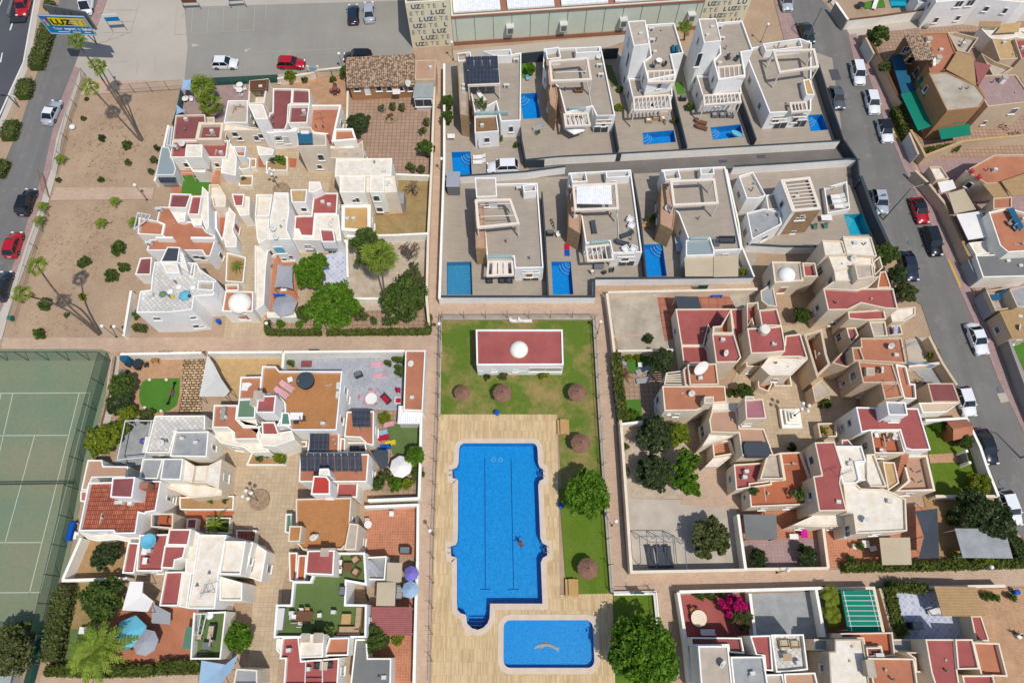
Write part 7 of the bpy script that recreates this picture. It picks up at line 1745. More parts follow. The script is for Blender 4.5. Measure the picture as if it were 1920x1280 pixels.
def signboard(label,x0,y0,x1,y1,h,hb_,cols):
 A1,B1=P(x0,y0,h),P(x1,y1,h);u_=Vector((B1[0]-A1[0],B1[1]-A1[1]));L=u_.length;u_ /= L;an=math.atan2(u_.y,u_.x);n_=Vector((u_.y,-u_.x));r=empty('car_park_sign',(A1[0],A1[1],0),label,'sign','car park signs')
 q=lambda a,o,z:Vector((u_.x*a+n_.x*o,u_.y*a+n_.y*o,z));G().box(q(L/2,0,h-hb_/2),(L,.1,hb_),an).out('board','metal_white',r)
 for a in (.06,L-.06):G().tube(q(a,-.06,0),q(a,-.06,h),.05).out('post','metal_grey',r)
 for a0,a1,z0,z1,m_ in cols:G().face([q(L*a0,.06,h-hb_+hb_*z0),q(L*a1,.06,h-hb_+hb_*z0),q(L*a1,.06,h-hb_+hb_*z1),q(L*a0,.06,h-hb_+hb_*z1)]).out('panel',m_,r)
signboard('white and blue sign board on two posts beside the billboard',190,28,219,26,3.4,1.35,[(.04,.96,.05,.62,'sign_blue')])
signboard('grey sign board with dark base by the car park bays',336,-3,367,-4,2.4,1.0,[(.04,.96,.1,.9,'brown_wicker')]);signboard('second grey sign board by the car park bays',424,-6,454,-8,2.4,1.0,[(.04,.96,.1,.9,'metal_grey')])
# ================================================================ cars
O(0,0,1);GP='cars parked along the right street';GL='cars parked along the service road';GC='cars in the car park'
car('red car carried on a flat trailer at the top left',43,10,-6,22,'paint_red','suv',4.4)
p=P(46,14);q=P(40,36);aa=math.atan2(q[1]-p[1],q[0]-p[0])-PI/2;r_=empty('flat_trailer',(p[0],p[1],0),'dark flat trailer under and beside the red car','trailer',None,aa)
G().box((.2,.6,.32),(2.5,6.2,.18)).out('bed','metal_dark',r_);G().box((1.75,0,.55),(.5,4.6,.5)).out('side_rail','metal_grey',r_)
for x in (-1.1,1.3):G().tube((x,-.5,.3),(x+.2,-.5,.3),.3,n=14).out('wheel','rubber',r_)
car('white van parked by the pink pavement at the top',163,4,-3,20,'paint_white','van',4.9)
car('silver white car driving up the service road',96,210,16,-34,'paint_silver','sedan',4.5,'paint_white',GL);car('black car parked beside the rusty gate',49,378,16,-44,'paint_black','suv',4.4,None,GL);car('dark red car parked below the black one',24,458,15,-46,'paint_red','hatch',4.0,None,GL);car('dark navy car cut by the left edge',4,536,13,-46,'paint_navy','suv',4.5,None,GL)
car('white hatchback alone in the car park',421,118,30,0,'paint_white','hatch',4.0,None,GC);car('red hatchback by the car park fence',545,118,30,1,'paint_red','hatch',4.3,None,GC);car('long black car behind the tiled bungalow',671,106,-30,0,'paint_black','suv',4.5,None,GC);car('dark blue car in the upper car park bays',662,26,0,-30,'paint_navy','hatch',4.2,None,GC);car('silver car beside the dark blue car',692,22,-1,-30,'paint_silver','sedan',4.4,None,GC)
car('white car with dark sunroof on the villa driveway',943,312,-30,1,'paint_white','suv',4.6)
car('silver car at the very top of the right street',1474,1,6,24,'paint_silver','hatch',4.2,None,GP);car('dark green car at the top of the right street',1513,61,10,26,'paint_darkgreen','sedan',4.2,None,GP);car('upper white car of the three at the right kerb',1609,136,8,34,'paint_white','suv',4.5,None,GP);car('dark grey car driving beside the corner villa',1570,182,9,34,'paint_grey','sedan',4.4,None,GP);car('middle white car of the three at the right kerb',1636,190,9,34,'paint_white','hatch',4.5,None,GP);car('white car with black roof by the faded yellow line',1660,244,10,34,'paint_white','hatch',4.2,'paint_black',GP)
car('silver car beside the dark villa fence',1651,377,8,34,'paint_silver','hatch',4.1,None,GP);car('bright red car at the right kerb',1725,393,12,34,'paint_red','coupe',4.3,'paint_black',GP);car('black car at the right kerb below the red one',1749,451,12,34,'paint_black','suv',4.6,None,GP);car('black car beside the street trees',1705,497,10,34,'paint_navy','sedan',4.6,None,GP)
car('white car at the right kerb beside the splashed asphalt',1833,634,14,34,'paint_white','sedan',4.5,None,GP);car('white car beside the maroon garage',1811,751,12,34,'paint_white','hatch',4.0,None,GP);car('dark grey car beside the corner garden wall',1850,836,13,36,'paint_black','sedan',4.5,None,GP);car('white car at the bottom of the street',1894,951,14,36,'paint_white','hatch',4.2,None,GP)
# ================================================================ pool garden furniture
for x,y,lb in ((866,733,'small thatched parasol at the left edge of the lawn'),(942,735,'thatched parasol below the pool building'),(1083,734,'thatched parasol at the upper right of the lawn'),(1089,829,'thatched parasol right of the plank deck'),(1103,1065,'thatched parasol on the green lawn near the bottom')):
 p=P(x,y,2.3);o=put('thatch',x,y,lb,group='thatched parasols on the lawn',s=.85 if x == 866 else 1.0);o.location=(p[0],p[1],0)
put('picnic',1056,801,'wooden picnic table at the right edge of the deck',1.57);put('picnic',1072,1102,'wooden picnic table below the lowest parasol',1.57)
put('bin',932,775,'small blue bin at the upper edge of the deck');put('bin',1051,949,'small turquoise bin under the big tree',mat='blue_plastic');put('bin',411,604,'bright blue bin beside the small gatehouse');put('bin',22,598,'green bin on the pale sidewalk strip',mat='green_awning')
for x,y,lb in ((968,600,'white lounger by the upper pool garden wall'),(984,600,'second white lounger by the upper pool garden wall')):put('lounger',x,y,lb,1.57,mat='white_fabric')
def swimmer():
 p=P(978,1019,-.28);me=bpy.data.meshes.new('body')
 V=[(0,0,0),(0,.28,.02),(0,.5,.06),(0,.62,.1),(0,.76,.12),(-.2,.5,.05),(-.42,.42,-.02),(-.5,.66,0),(.2,.5,.05),(.42,.46,-.02),(.52,.7,0),(-.1,-.12,0),(-.14,-.5,-.1),(-.16,-.9,-.25),(.1,-.12,0),(.16,-.48,-.12),(.2,-.85,-.3)]
 Eg=[(0,1),(1,2),(2,3),(3,4),(2,5),(5,6),(6,7),(2,8),(8,9),(9,10),(0,11),(11,12),(12,13),(0,14),(14,15),(15,16)]
 R=[.14,.15,.15,.06,.1,.07,.05,.035,.07,.05,.035,.1,.075,.045,.1,.075,.045]
 me.from_pydata(V,Eg,[]);r_=empty('person',(p[0],p[1],-.26),'person with dark hair swimming in the large blue pool','person',None,.6);r_.rotation_euler=(1.0,0,.6);r_.location.z=-.62
 o=bpy.data.objects.new('body',me);COL.objects.link(o);o.parent=r_
 m_=o.modifiers.new('skin','SKIN');sv=me.skin_vertices[0].data if me.skin_vertices else None
 if sv is None:
  bpy.context.view_layer.objects.active=o;bpy.ops.object.select_all(action='DESELECT');o.select_set(True);bpy.ops.mesh.customdata_skin_add() if hasattr(bpy.ops.mesh,'customdata_skin_add') else None;sv=me.skin_vertices[0].data
 for k,v in enumerate(sv):v.radius=(R[k],R[k])
 sv[0].use_root=True;o.modifiers.new('sub','SUBSURF').levels=2;o.modifiers['sub'].render_levels=2
 me.materials.append(M_('skin'));o['fix']=0;del o['fix']
 G().ball((0,.78,.14),.125,12,1.15).out('head','skin',r_,smooth=True);G().ball((0,.75,.19),.135,12,.9).out('hair','hair',r_,smooth=True);G().ball((0,-.02,.02),.19,10,.8).out('swimwear','crimson',r_,smooth=True)
swimmer()
# ================================================================ furniture
def at(x,y,z):return P(x,y,z)
O(390,650,6)
put('lounger',890,445,'upper pink lounger on the ochre roof terrace',.95+1.57-1.57+.05,4.9,'pink loungers');put('lounger',830,515,'lower pink lounger on the ochre roof terrace',1.0,4.9,'pink loungers')
p=P(1095,380,5.4);r_=empty('hot_tub',(p[0],p[1],4.9),'round black covered hot tub on the ochre roof terrace','hot tub');G().rev((0,0,0),[(1.0,0),(1.05,.55),(1.05,.6)],26).out('shell','black',r_);G().rev((0,0,.6),[(1.08,0),(1.05,.08),(.2,.14)],26).out('cover','anthracite',r_)
put('table',1005,790,'white rectangular table on the ochre roof terrace',0,4.9,w_=1.5,d=.9);put('chair',1000,845,'dark chair below the white roof table',PI,4.9,mat='charcoal_fabric',leg='metal_dark');put('chair',1075,815,'dark chair right of the white roof table',1.8,4.9,mat='charcoal_fabric',leg='metal_dark');put('table',935,380,'small square white table by the pink loungers',.3,4.9,w_=.6,d=.6)
p=P(430,445,5.0);r_=empty('white_sheet',(p[0],p[1],4.95),'crumpled white sheet on the small brown terrace','sheet');G().prism([(-.5,-.5),(.2,-.55),(.3,-.1),(.7,.3),(.3,.5),(-.5,.45)],0,.06).out('cloth','white_fabric',r_)
O(480,640,4)
put('table',868,435,'oval white table with pink chairs on the grey patio',0,0,w_=1.5,rnd=True)
for x,y,rz,lb in ((865,385,0,'pink chair above the oval white table'),(795,430,1.4,'pink chair left of the oval white table'),(835,470,2.6,'pink chair below left of the oval table'),(900,465,3.7,'pink chair below right of the oval table'),(918,390,-1,'pink chair upper right of the oval table')):put('chair',x,y,lb,rz,0,'pink patio chairs',mat='pink')
put('lounger',915,172,'upper pink lounger on the grey patterned patio',-1.4,0,'pink patio loungers',mat='pink');put('lounger',928,255,'lower pink lounger on the grey patterned patio',-1.4,0,'pink patio loungers',mat='pink')
put('sofa',975,430,'red cushioned sofa standing on the grey patio',-.8,0,w_=1.3,mat='metal_dark',cush='crimson');put('sofa',1065,445,'red and white armchair by the outbuilding wall',1.57,0,w_=.9,mat='metal_white',cush='crimson');put('bbq',772,255,'covered barbecue with white sheet on the grey patio',.4);put('chair',1070,370,'dark red chair by the outbuilding',1.5,mat='crimson',leg='metal_dark')
for k,(x,y) in enumerate(((1050,140),(1075,140),(1095,150),(1070,200),(1072,240),(265,165),(990,165))):put('pot',x,y,['leafy pot at the upper corner of the grey patio','second leafy pot in the patio corner','pot against the brown outbuilding wall','cactus pot beside the upper pink lounger','lower pot along the outbuilding wall','green potted plant at the left of the grey patio','straw coloured pot behind the pink lounger'][k],0,s=1.3)
r_=empty('door_mat',(*P(380,170),.1),'dark red patterned rug on the grey patio','rug');G().box((0,0,.02),(1.4,.9,.03)).out('rug','maroon_floor',r_)
put('parasol',1085,935,'large white octagonal parasol in the small garden',.2,r=1.35,mat='white_fabric');
r_=empty('garden_shed',(*P(1168,590),0),'small white ribbed garden shed by the footpath wall','shed');G().box((0,0,.95),(2.5,2.0,1.9)).out('wall','ac_unit',r_);G().box((0,.1,1.98),(2.8,2.3,.1)).out('roof','white_sheet',r_)
O(480,640,4)
for x,y,m_,lb in ((950,688,'pale_blue','blue and white towel on the green mat'),(960,725,'crimson','red mattress on the small garden lawn'),(1010,765,'yellow_band','yellow striped toy slide on the lawn'),(1000,625,'pink','pink toy at the garden corner'),(975,795,'blue_plastic','blue toy beside the striped slide')):
 r_=empty('garden_toy',(*P(x,y),.12),lb,'toy',None,.2);G().box((0,0,.14),(1.3,.6,.2)).box((.3,0,.3),(.4,.5,.2)).out('body',m_,r_)
canopy('dark slate canopy over the corner of the small garden','865,840 905,812 990,815 990,930 935,960',2.4,'charcoal_fabric')
O(480,960,4)
put('parasol',1162,458,'lilac parasol beside the footpath wall',.1,r=.85,mat='lilac');put('parasol',1155,578,'pale blue parasol below the lilac one',.1,r=.95,mat='pale_blue');put('sofa',1070,600,'grey garden swing seat between the awning and parasol',1.57,w_=1.6,mat='metal_grey',cush='grey_fabric')
Z=3.5
put('table',370,780,'brown wicker dining table on the turf terrace',0,Z,w_=1.7,d=1.0,mat='brown_wicker',leg='brown_wicker')
for x,y,rz,lb in ((345,740,0,'white cushioned chair above the wicker table'),(390,735,0,'tan chair above the wicker table'),(285,785,1.57,'white cushioned chair left of the wicker table'),(335,840,PI,'white cushioned chair below the wicker table'),(480,775,-1.4,'white cushioned chair standing apart on the turf')):put('chair',x,y,lb,rz,Z,'turf terrace chairs',mat='white_fabric' if 'white' in lb else 'pale_wood',leg='brown_wicker')
put('sofa',775,790,'brown corner sofa section along the right parapet',-1.57,Z,w_=2.4);put('sofa',700,885,'brown corner sofa section along the lower parapet',PI,Z,w_=2.4);put('table',683,800,'square wooden coffee table with turf patch',0,Z,w_=1.0,d=1.0,mat='pale_wood',leg='wood')
put('sofa',750,350,'brown wicker armchair at the top corner of the turf',-.9,Z,w_=.9);put('sofa',752,450,'brown wicker armchair at the right of the turf',-2.1,Z,w_=.9);put('table',693,412,'brown square table between the armchairs',0,Z,w_=.9,d=.9,mat='brown_wicker',leg='brown_wicker');put('sofa',620,385,'white cushioned wicker seat by the red stair roof',1.57,Z,w_=1.1,cush='white_fabric');put('sofa',620,435,'lower white cushioned wicker seat',1.57,Z,w_=1.0,cush='white_fabric')
put('bbq',655,590,'grey barbecue on the turf terrace',1.57,Z);put('pot',450,880,'round silver pot in the shade of the parapet',0,Z);put('pot',550,875,'wicker pot beside the corner sofa',0,Z,s=1.6);put('lounger',880,415,'grey lounger on the small side terrace',.8,2.15,mat='grey_fabric');put('bike',830,610,'dark bicycle in the narrow grey yard',.3)
r_=empty('storage_box',(*P(190,800,3.6),3.46),'long pale storage box on the turf terrace','box');G().box((0,0,.35),(.8,2.1,.7)).out('box','grey_fabric',r_);G().box((0,0,.73),(.86,2.16,.06)).out('lid','ac_unit',r_)
put('table',515,1150,'small square table on the bottom red terrace',0,3.7,w_=.8,d=.8,mat='beige_fabric');put('chair',465,1150,'dark round chair left of the small table',1.57,3.7,mat='charcoal_fabric',leg='metal_dark');put('chair',560,1145,'dark round chair right of the small table',-1.57,3.7,mat='charcoal_fabric',leg='metal_dark')
put('table',845,95,'white plastic table on the wide terracotta patio',0,w_=.9,rnd=True);put('chair',838,70,'white chair by the plastic table',0);put('chair',1020,15,'white chair at the top of the wide terracotta patio',0);put('bbq',1125,290,'grey metal cabinet at the lower end of the patio',0,s=1.3)
O(0,960,4)
put('parasol',970,900,'large turquoise parasol in the lower left garden',.4,r=1.75,mat='sky_blue',n=6);put('parasol',1085,975,'pale lilac grey parasol beside the turquoise one',.2,r=1.35,mat='grey_fabric')
put('chair',1495,940,'beige chair on the narrow walled terrace',1.57,2.,mat='beige_fabric',leg='metal_dark');put('sofa',1590,900,'beige sofa on the narrow walled terrace',-1.57,2.,w_=1.6,mat='metal_dark',cush='beige_fabric');put('table',1560,1000,'low table on the narrow walled terrace',0,2.,w_=.9,d=.7,mat='metal_grey');put('bike',1545,1060,'folded dark bicycle at the end of the walled terrace',1.5,2.);put('parasol',1590,775,'small closed white parasol at the terrace corner',0,2.,r=.4,h=1.2,rise=.2)
put('table',650,885,'white patterned table behind the feather palm',0,w_=1.2,d=.7)
r_=empty('tool_shed',(*P(135,1180),0),'long white blue striped shed roof in the corner','shed');G().box((0,0,1.),(1.4,4.,2.)).out('wall','ac_unit',r_);G().box((0,0,2.05),(1.7,4.4,.1)).out('roof','grey_sheet',r_)
O(120,650,6)
for x,y,rz,lb in ((740,210,1.2,'dark metal chair left of the garden table'),(840,160,0,'dark metal chair above the garden table'),(930,210,-1.5,'dark metal chair right of the garden table'),(845,245,PI,'dark metal chair below the garden table'),(700,170,1.,'dark metal chair in the garden corner')):put('chair',x,y,lb,rz,0,'dark garden chairs',mat='metal_dark',leg='metal_dark')
put('table',845,205,'dark metal garden table in the stone garden',0,w_=1.3,rnd=True,mat='metal_dark',leg='metal_dark');put('table',1035,160,'small dark side table by the white garden wall',0,w_=.9,d=.5,mat='wood',leg='metal_dark')
r_=empty('seesaw',(*P(1230,540),.1),'black and red metal seesaw on the rounded lawn','seesaw',None,-.12);G().tube((0,-1.5,.5),(0,1.5,.5),.06).out('beam','black',r_);G().box((0,0,.25),(.3,.7,.5)).out('stand','metal_grey',r_);G().box((0,.3,.6),(.2,.5,.1)).out('cushion','crimson',r_)
for y in (-1.35,1.35):G().box((0,y,.58),(.3,.35,.06)).out('seat','black',r_)
for x,y,lb in ((975,378,'white stone ball at the upper left of the rounded lawn'),(1163,378,'white stone ball at the top of the rounded lawn'),(922,690,'white stone ball at the lower left of the rounded lawn'),(1105,728,'white stone ball at the bottom of the rounded lawn')):
 r_=empty('stone_ball',(*P(x,y),.1),lb,'garden ball','white lawn balls');G().ball((0,0,.2),.22).out('ball','cream',r_,smooth=True)
r_=empty('water_butt',(*P(668,118,1.8),0),'round blue grey water tank in the garden corner','tank');G().rev((0,0,0),[(.5,0),(.55,.2),(.55,1.7),(.5,1.8)],18).out('tank','blue_awning',r_)
put('bbq',690,300,'white box with pale blue lid beside the stone garden tree',0)
r_=empty('white_pergola',(*P(760,1000),0),'tall white metal pergola frame over the grey yard','pergola');g=G();c4=[P(690,830,2.8),P(1005,830,2.8),P(910,1240,2.8),P(600,1270,2.8),P(985,830,2.8),P(695,1260,2.8)]
for i,j in ((0,1),(0,3),(4,2),(3,2)):g.tube((*c4[i],2.8),(*c4[j],2.8),.06)
g.out('beam','metal_white',r_,0,1)
for i in range(4):G().tube((*c4[i],0),(*c4[i],2.8),.06).out('post','metal_white',r_,0,1)
put('table',945,1110,'long white table in the grey yard',0,w_=.6,d=2.0);put('chair',905,1070,'violet round stool by the long white table',1.57,mat='lilac',leg='metal_dark')
O(110,860,6)
r_=empty('blue_bench',(*P(165,820),.1),'deep blue bench with white slats beside the tennis court','bench');G().box((0,0,.4),(.8,2.2,.1)).out('seat','blue_plastic',r_);G().box((.45,0,.7),(.06,2.2,.5)).out('backrest','blue_plastic',r_)
for y in (-.9,0,.9):G().box((.1,y,.2),(.9,.08,.38)).out('leg','metal_white',r_)
put('table',1190,690,'terracotta coloured table on the small balcony',0,2.7,w_=1.0,d=.9,mat='terracotta_pot',leg='metal_dark');put('lounger',1100,690,'dark blue lounger on the small balcony',.1,2.7,mat='charcoal_fabric')
put('table',985,1045,'small white box table on the red terrace',0,3.55,w_=.6,d=.7);put('table',990,1150,'second small white box table on the red terrace',0,3.55,w_=.5,d=.7)
O(220,130,6)
for x,y,lb in ((1385,195,'white round table at the top of the upper garden'),(1385,255,'white round table below the first one'),(775,350,'white round table in the garden left of the fan palm')):put('table',x,y,lb,0,w_=1.0,rnd=True)
for x,y,rz,lb in ((1440,230,-1.2,'white chair right of the upper garden tables'),(1400,300,PI,'white chair below the upper garden tables'),(1345,225,1.5,'white chair left of the upper garden tables'),(840,350,0,'white chair near the left garden table'),(1830,160,0,'white folded chair on the pale terrace')):put('chair',x,y,lb,rz,0,'white garden chairs')
r_=empty('swing_frame',(*P(830,1320-80),.05),'white metal play frame on the small green lawn','play frame');g=G()
for x in (-.8,.8):g.tube((x,-.4,0),(x,0,1.5),.03).tube((x,.4,0),(x,0,1.5),.03)
g.tube((-.8,0,1.5),(.8,0,1.5),.03).out('frame','metal_white',r_)
put('picnic',965,1195,'pale picnic table on the small play lawn',0)
O(480,130,6)
put('table',893,235,'dark round table on the ochre stone patio',0,w_=.9,rnd=True,mat='maroon_floor',leg='metal_dark')
for x,y,rz,lb in ((893,205,0,'dark chair above the round table on the ochre patio'),(858,255,2.,'dark chair left of the round table on the ochre patio'),(893,278,PI,'dark chair below the round table on the ochre patio'),(928,255,-2.,'dark chair right of the round table on the ochre patio')):put('chair',x,y,lb,rz,0,'dark patio chairs',mat='maroon_floor',leg='metal_dark')
for x,y,m_,lb in ((1420,455,'pale_blue','blue potted plant on the brick patio'),(1540,445,'terracotta_pot','middle potted plant on the brick patio'),(1645,455,'terracotta_pot','right potted plant on the brick patio'),(1920,620,'terracotta_pot','round potted shrub by the path wall'),(1880,730,'cream','round bush in a white pot by the path wall')):put('pot',x,y,lb,s=1.5,pot=m_,mat='leaf_olive')
r_=empty('stone_bed',(*P(1512,560),0),'round stone edged bed on the brick patio','flower bed');G().rev((0,0,0),[(1.0,0),(1.0,.3),(.8,.3),(.8,.2),(.01,.2)],18).out('stones','rubble',r_)
cloud('plants',lobes(.6,.25,.35,9,.25,16),.14,'leaf_dead',r_)
r_=empty('air_cooler',(*P(1578,250),0),'white folding table against the bungalow wall','table');G().box((0,0,.72),(1.4,.7,.06)).out('tabletop','white_fabric',r_)
for x in (-.6,.6):G().box((x,0,.35),(.05,.6,.7)).out('leg','metal_white',r_)
r_.name='folding_table'
O(480,320,4)
put('parasol',210,1005,'large grey parasol on the terracotta terrace',.3,r=1.7,mat='grey_fabric',n=6);put('table',215,900,'small white table under the grey shade sail',0,w_=.8,d=.6)
O(480,0,4)
for x,y,lb in ((1675,1178,'upper white lounger beside the driveway pool'),(1675,1215,'lower white lounger beside the driveway pool')):put('lounger',x,y,lb,-1.5,0,'white pool loungers',mat='white_fabric')
put('closed',1672,1110,'closed white parasol above the driveway pool');put('table',1722,1035,'brown oval table behind the white chairs',0,w_=2.0,d=.9,mat='beige_brown')
for k,x in enumerate((1665,1710,1745,1780)):put('chair',x,1068 if 0 < k < 3 else 1040,['left white chair of the brown oval table','second white chair of the brown oval table','third white chair of the brown oval table','right white chair of the brown oval table'][k],PI,0,'white dining chairs')
put('lounger',1690,725,'white lounger on the first villa roof terrace',.6,3.15,mat='white_fabric');put('pot',1680,790,'tall palm pot on the first villa roof terrace',0,3.15,s=1.8,pot='cream');put('pot',1710,815,'second palm pot on the first villa roof terrace',0,3.15,s=1.5,pot='cream');put('table',1465,1035,'white square bench table in the first villa yard',0,w_=1.1,d=.8);put('pot',1830,1060,'small palm in a white pot at the first villa corner',0,s=1.4,pot='cream')
O(960,0,4)
put('parasol',465,1000,'cream canopy parasol in front of the open framed villa',.4,r=1.7,mat='white_fabric',n=6,h=2.6);put('lounger',200,955,'white fabric lounger below the villa pool',-1.2,mat='grey_fabric');put('pot',195,1000,'small white pot beside the grey lounger',pot='cream');put('chair',120,595,'light blue chair behind the villa pool',.4,mat='sky_blue')
put('table',1100,468,'round white table on the left tower villa balcony',0,6.0,w_=.9,rnd=True);put('chair',1060,500,'dark chair left of the balcony table',1.2,6.0,mat='charcoal_fabric',leg='metal_dark');put('chair',1140,490,'dark chair right of the balcony table',-1.2,6.0,mat='charcoal_fabric',leg='metal_dark');put('chair',1620,440,'dark chair on the right tower villa balcony',.3,6.0,mat='charcoal_fabric',leg='metal_dark');put('chair',1680,450,'second dark chair on the right tower villa balcony',-.6,6.0,mat='charcoal_fabric',leg='metal_dark')
for x,y,rz,lb in ((1025,905,0,'left wicker armchair under the slatted porch'),(1075,885,0,'middle wicker armchair under the slatted porch'),(1130,895,0,'right wicker armchair under the slatted porch')):put('sofa',x,y,lb,PI,0,'wicker porch seats',w_=.9,mat='beige_wicker',cush='white_fabric')
for x,lb in ((1520,'left grey porch seat of the right tower villa'),(1578,'grey porch table seat of the right tower villa'),(1635,'right grey porch seat of the right tower villa')):put('sofa',x,865,lb,PI,0,'grey porch seats',w_=.9,mat='metal_grey',cush='grey_fabric')
put('lounger',1415,915,'upper dark brown lounger beside the gate',1.2,0,'brown loungers',mat='brown_wicker',frame='brown_wicker');put('lounger',1418,955,'lower dark brown lounger beside the gate',1.2,0,'brown loungers',mat='brown_wicker',frame='brown_wicker')
r_=empty('inflatable_slide',(*P(1685,1008),-.1),'light blue inflatable float in the villa pool','pool float',None,-.6);G().prism([(.9*math.cos(k*PI/8),.45*math.sin(k*PI/8)) for k in range(16)],0,.3).out('float','sky_blue',r_)
put('pot',1215,915,'dark potted plant beside the wicker armchairs',s=1.3);put('pot',1330,810,'potted plant between the tower villas',s=1.6);put('bbq',1280,745,'covered black barbecue between the tower villas')
sheet('artificial_lawn','1215,615 1270,620 1305,705 1240,715',3,'bright_turf','small green lawn between the tower villas','lawn');sheet('artificial_lawn','65,480 125,480 135,590 75,590',3,'bright_turf','tiny green lawn behind the villa pool','lawn');sheet('garden_strip','700,490 745,495 800,640 745,660',3,'turf_floor','narrow green strip beside the left tower villa','lawn')
O(960,320,4)
for x,y,rz,z,lb in ((885,370,1.,3.15,'white lounge chair at the terrace edge'),(895,415,1.,3.15,'second white lounge chair at the terrace edge'),(850,590,.5,3.15,'white armchair near the lower terrace corner'),(912,590,-.5,3.15,'white armchair in the terrace corner')):put('sofa',x,y,lb,rz,z,'white terrace armchairs',w_=.9,mat='metal_white',cush='white_fabric')
for x,y,rz,z,lb in ((612,425,.1,3.15,'dark lounger alone on the villa roof terrace'),(860,478,-1.2,3.15,'dark lounger near the white chairs'),(825,540,1.3,3.15,'dark lounger below the white chairs')):put('lounger',x,y,lb,rz,z,'dark roof loungers',mat='charcoal_fabric',frame='metal_dark')
put('bike',305,400,'dark bicycle on the villa driveway',.3);put('bbq',285,475,'grey box beside the driveway bicycle');put('chair',345,485,'white cushion chair beside the green box',.4);r_=empty('beach_towels',(*P(412,590),.12),'striped orange and blue beach towel by the pool','towel');G().box((0,.35,.02),(.7,1.0,.04)).out('cloth','crimson',r_);G().box((0,-.65,.02),(.7,.95,.04)).out('cloth','blue_plastic',r_)
put('table',650,720,'grey square table under the slatted villa porch',0,w_=1.3,d=1.0,mat='metal_grey');
for x,y,rz,lb in ((600,760,2.,'white cushioned chair beside the grey porch table'),(690,765,-2.6,'dark chair below the grey porch table'),(745,750,-1.5,'dark square stool by the porch')):put('chair',x,y,lb,rz,0,mat='white_fabric' if 'white' in lb else 'charcoal_fabric',leg='metal_dark')
put('sofa',1610,520,'dark corner sofa on the awning villa roof',0,3.15,w_=2.2,mat='metal_dark',cush='charcoal_fabric');put('sofa',1530,540,'small grey seat beside the dark corner sofa',1.57,3.15,w_=.9,mat='metal_grey',cush='charcoal_fabric');put('table',1245,560,'long pale glass table beside the villa pool',0,w_=.9,d=2.4,mat='pale_blue');put('bench',990,415,'grey blue box bench beside the planter',0);put('pot',1038,385,'green potted plants in a white planter',s=1.8,pot='cream')
O(480,320,4)
for x,lb in ((1750,'left dark chair by the murky pool'),(1845,'dark low table by the murky pool'),(1900,'right dark chair by the murky pool')):put('sofa',x,820,lb,0,0,'dark poolside seats',w_=.9,mat='metal_dark',cush='charcoal_fabric')
O(1440,320,4)
put('table',475,215,'dark blue table on the corner villa roof',0,w_=1.0,d=1.0,mat='blue_awning');put('chair',350,425,'left turquoise chair below the stone facade',0,mat='teal_paint',leg='teal_paint');put('chair',428,420,'right turquoise chair below the stone facade',0,mat='teal_paint',leg='teal_paint');put('table',430,365,'white umbrella table by the turquoise chairs',0,w_=1.5,d=.9);r_=empty('clothes_rack',(*P(460,130,1),.1),'dark wheeled clothes rack on the corner villa roof','rack');G().tube((-.6,0,1.2),(.6,0,1.2),.03).tube((-.6,0,0),(-.6,0,1.2),.03).tube((.6,0,0),(.6,0,1.2),.03).out('frame','metal_dark',r_)
for k,(x,y) in enumerate(((520,195),(530,230),(545,265))):put('lounger',x,y,['first white lounger of the corner villa roof','second white lounger of the corner villa roof','third white lounger of the corner villa roof'][k],-1.5,.9,'white roof loungers',mat='white_fabric')
O(1130,530,6)
put('bench',1280,145,'blue garden swing on the terracotta patio',0,mat='blue_plastic');put('bin',570,140,'round white water tank in the concrete yard corner',mat='metal_white');put('sofa',240,900,'grey box sofa on the green mat garden',0,w_=1.0,mat='metal_grey',cush='grey_fabric');put('table',418,935,'small white square table on the green mat',0,w_=.6,d=.6);put('lounger',450,985,'upper grey lounger beside the dark tree',-1.2,0,'grey garden loungers',mat='grey_fabric');put('lounger',460,1095,'lower grey lounger beside the dark tree',-1.4,0,'grey garden loungers',mat='grey_fabric')
p=P(246,1140);r_=empty('fire_pit',(p[0],p[1],0),'round stone bed around the dark palm stump','flower bed');G().rev((0,0,0),[(.8,0),(.8,.3),(.01,.32)],16).out('stones','rubble',r_)
O(960,960,4)
r_=empty('metal_pergola',(*P(1130,300),0),'dark metal canopy frame with folded roof bars on the gravel yard','frame');h=2.3;A4=[P(955,178,h),P(1080,178,h),P(1205,178,h),P(1295,220,h),P(1040,225,h),P(1165,222,h)];B4=[(q[0],q[1]-2.9) for q in A4];g=G()
for a,b in ((0,2),(4,3),(0,4),(1,5),(2,3)):g.tube((*A4[a],h),(*A4[b],h),.045)
for a in (0,1,2,3):g.tube((*A4[a],h),(*B4[a],h-.2),.04).tube((*B4[a],h-.2),(*B4[a],0),.04).tube((*A4[a],h),(*A4[a],0),.04)
g.out('bars','metal_grey',r_,0,1)
for x,lb in ((1040,'left grey lounger under the metal frame'),(1112,'middle grey lounger under the metal frame'),(1172,'right grey lounger under the metal frame')):put('lounger',x,335,lb,.1,0,'grey loungers on the gravel',s=1.25,mat='charcoal_fabric',frame='metal_grey')
put('table',1395,795,'round cream table on the red patio',0,w_=1.75,rnd=True,mat='cream');put('chair',1350,735,'brown wooden chair above left of the round table',.3,0,mat='wood',leg='wood');put('chair',1390,740,'brown wooden chair above the round table',-.1,0,mat='wood',leg='wood');put('bench',1465,895,'white slatted bench at the lower patio wall',PI,mat='white_fabric');put('pot',1395,620,'leafy pots along the white patio wall',s=1.4);put('pot',1470,625,'second leafy pot along the white patio wall',s=1.4);put('pot',1560,620,'third leafy pot along the white patio wall',s=1.2)
O(1440,960,4)
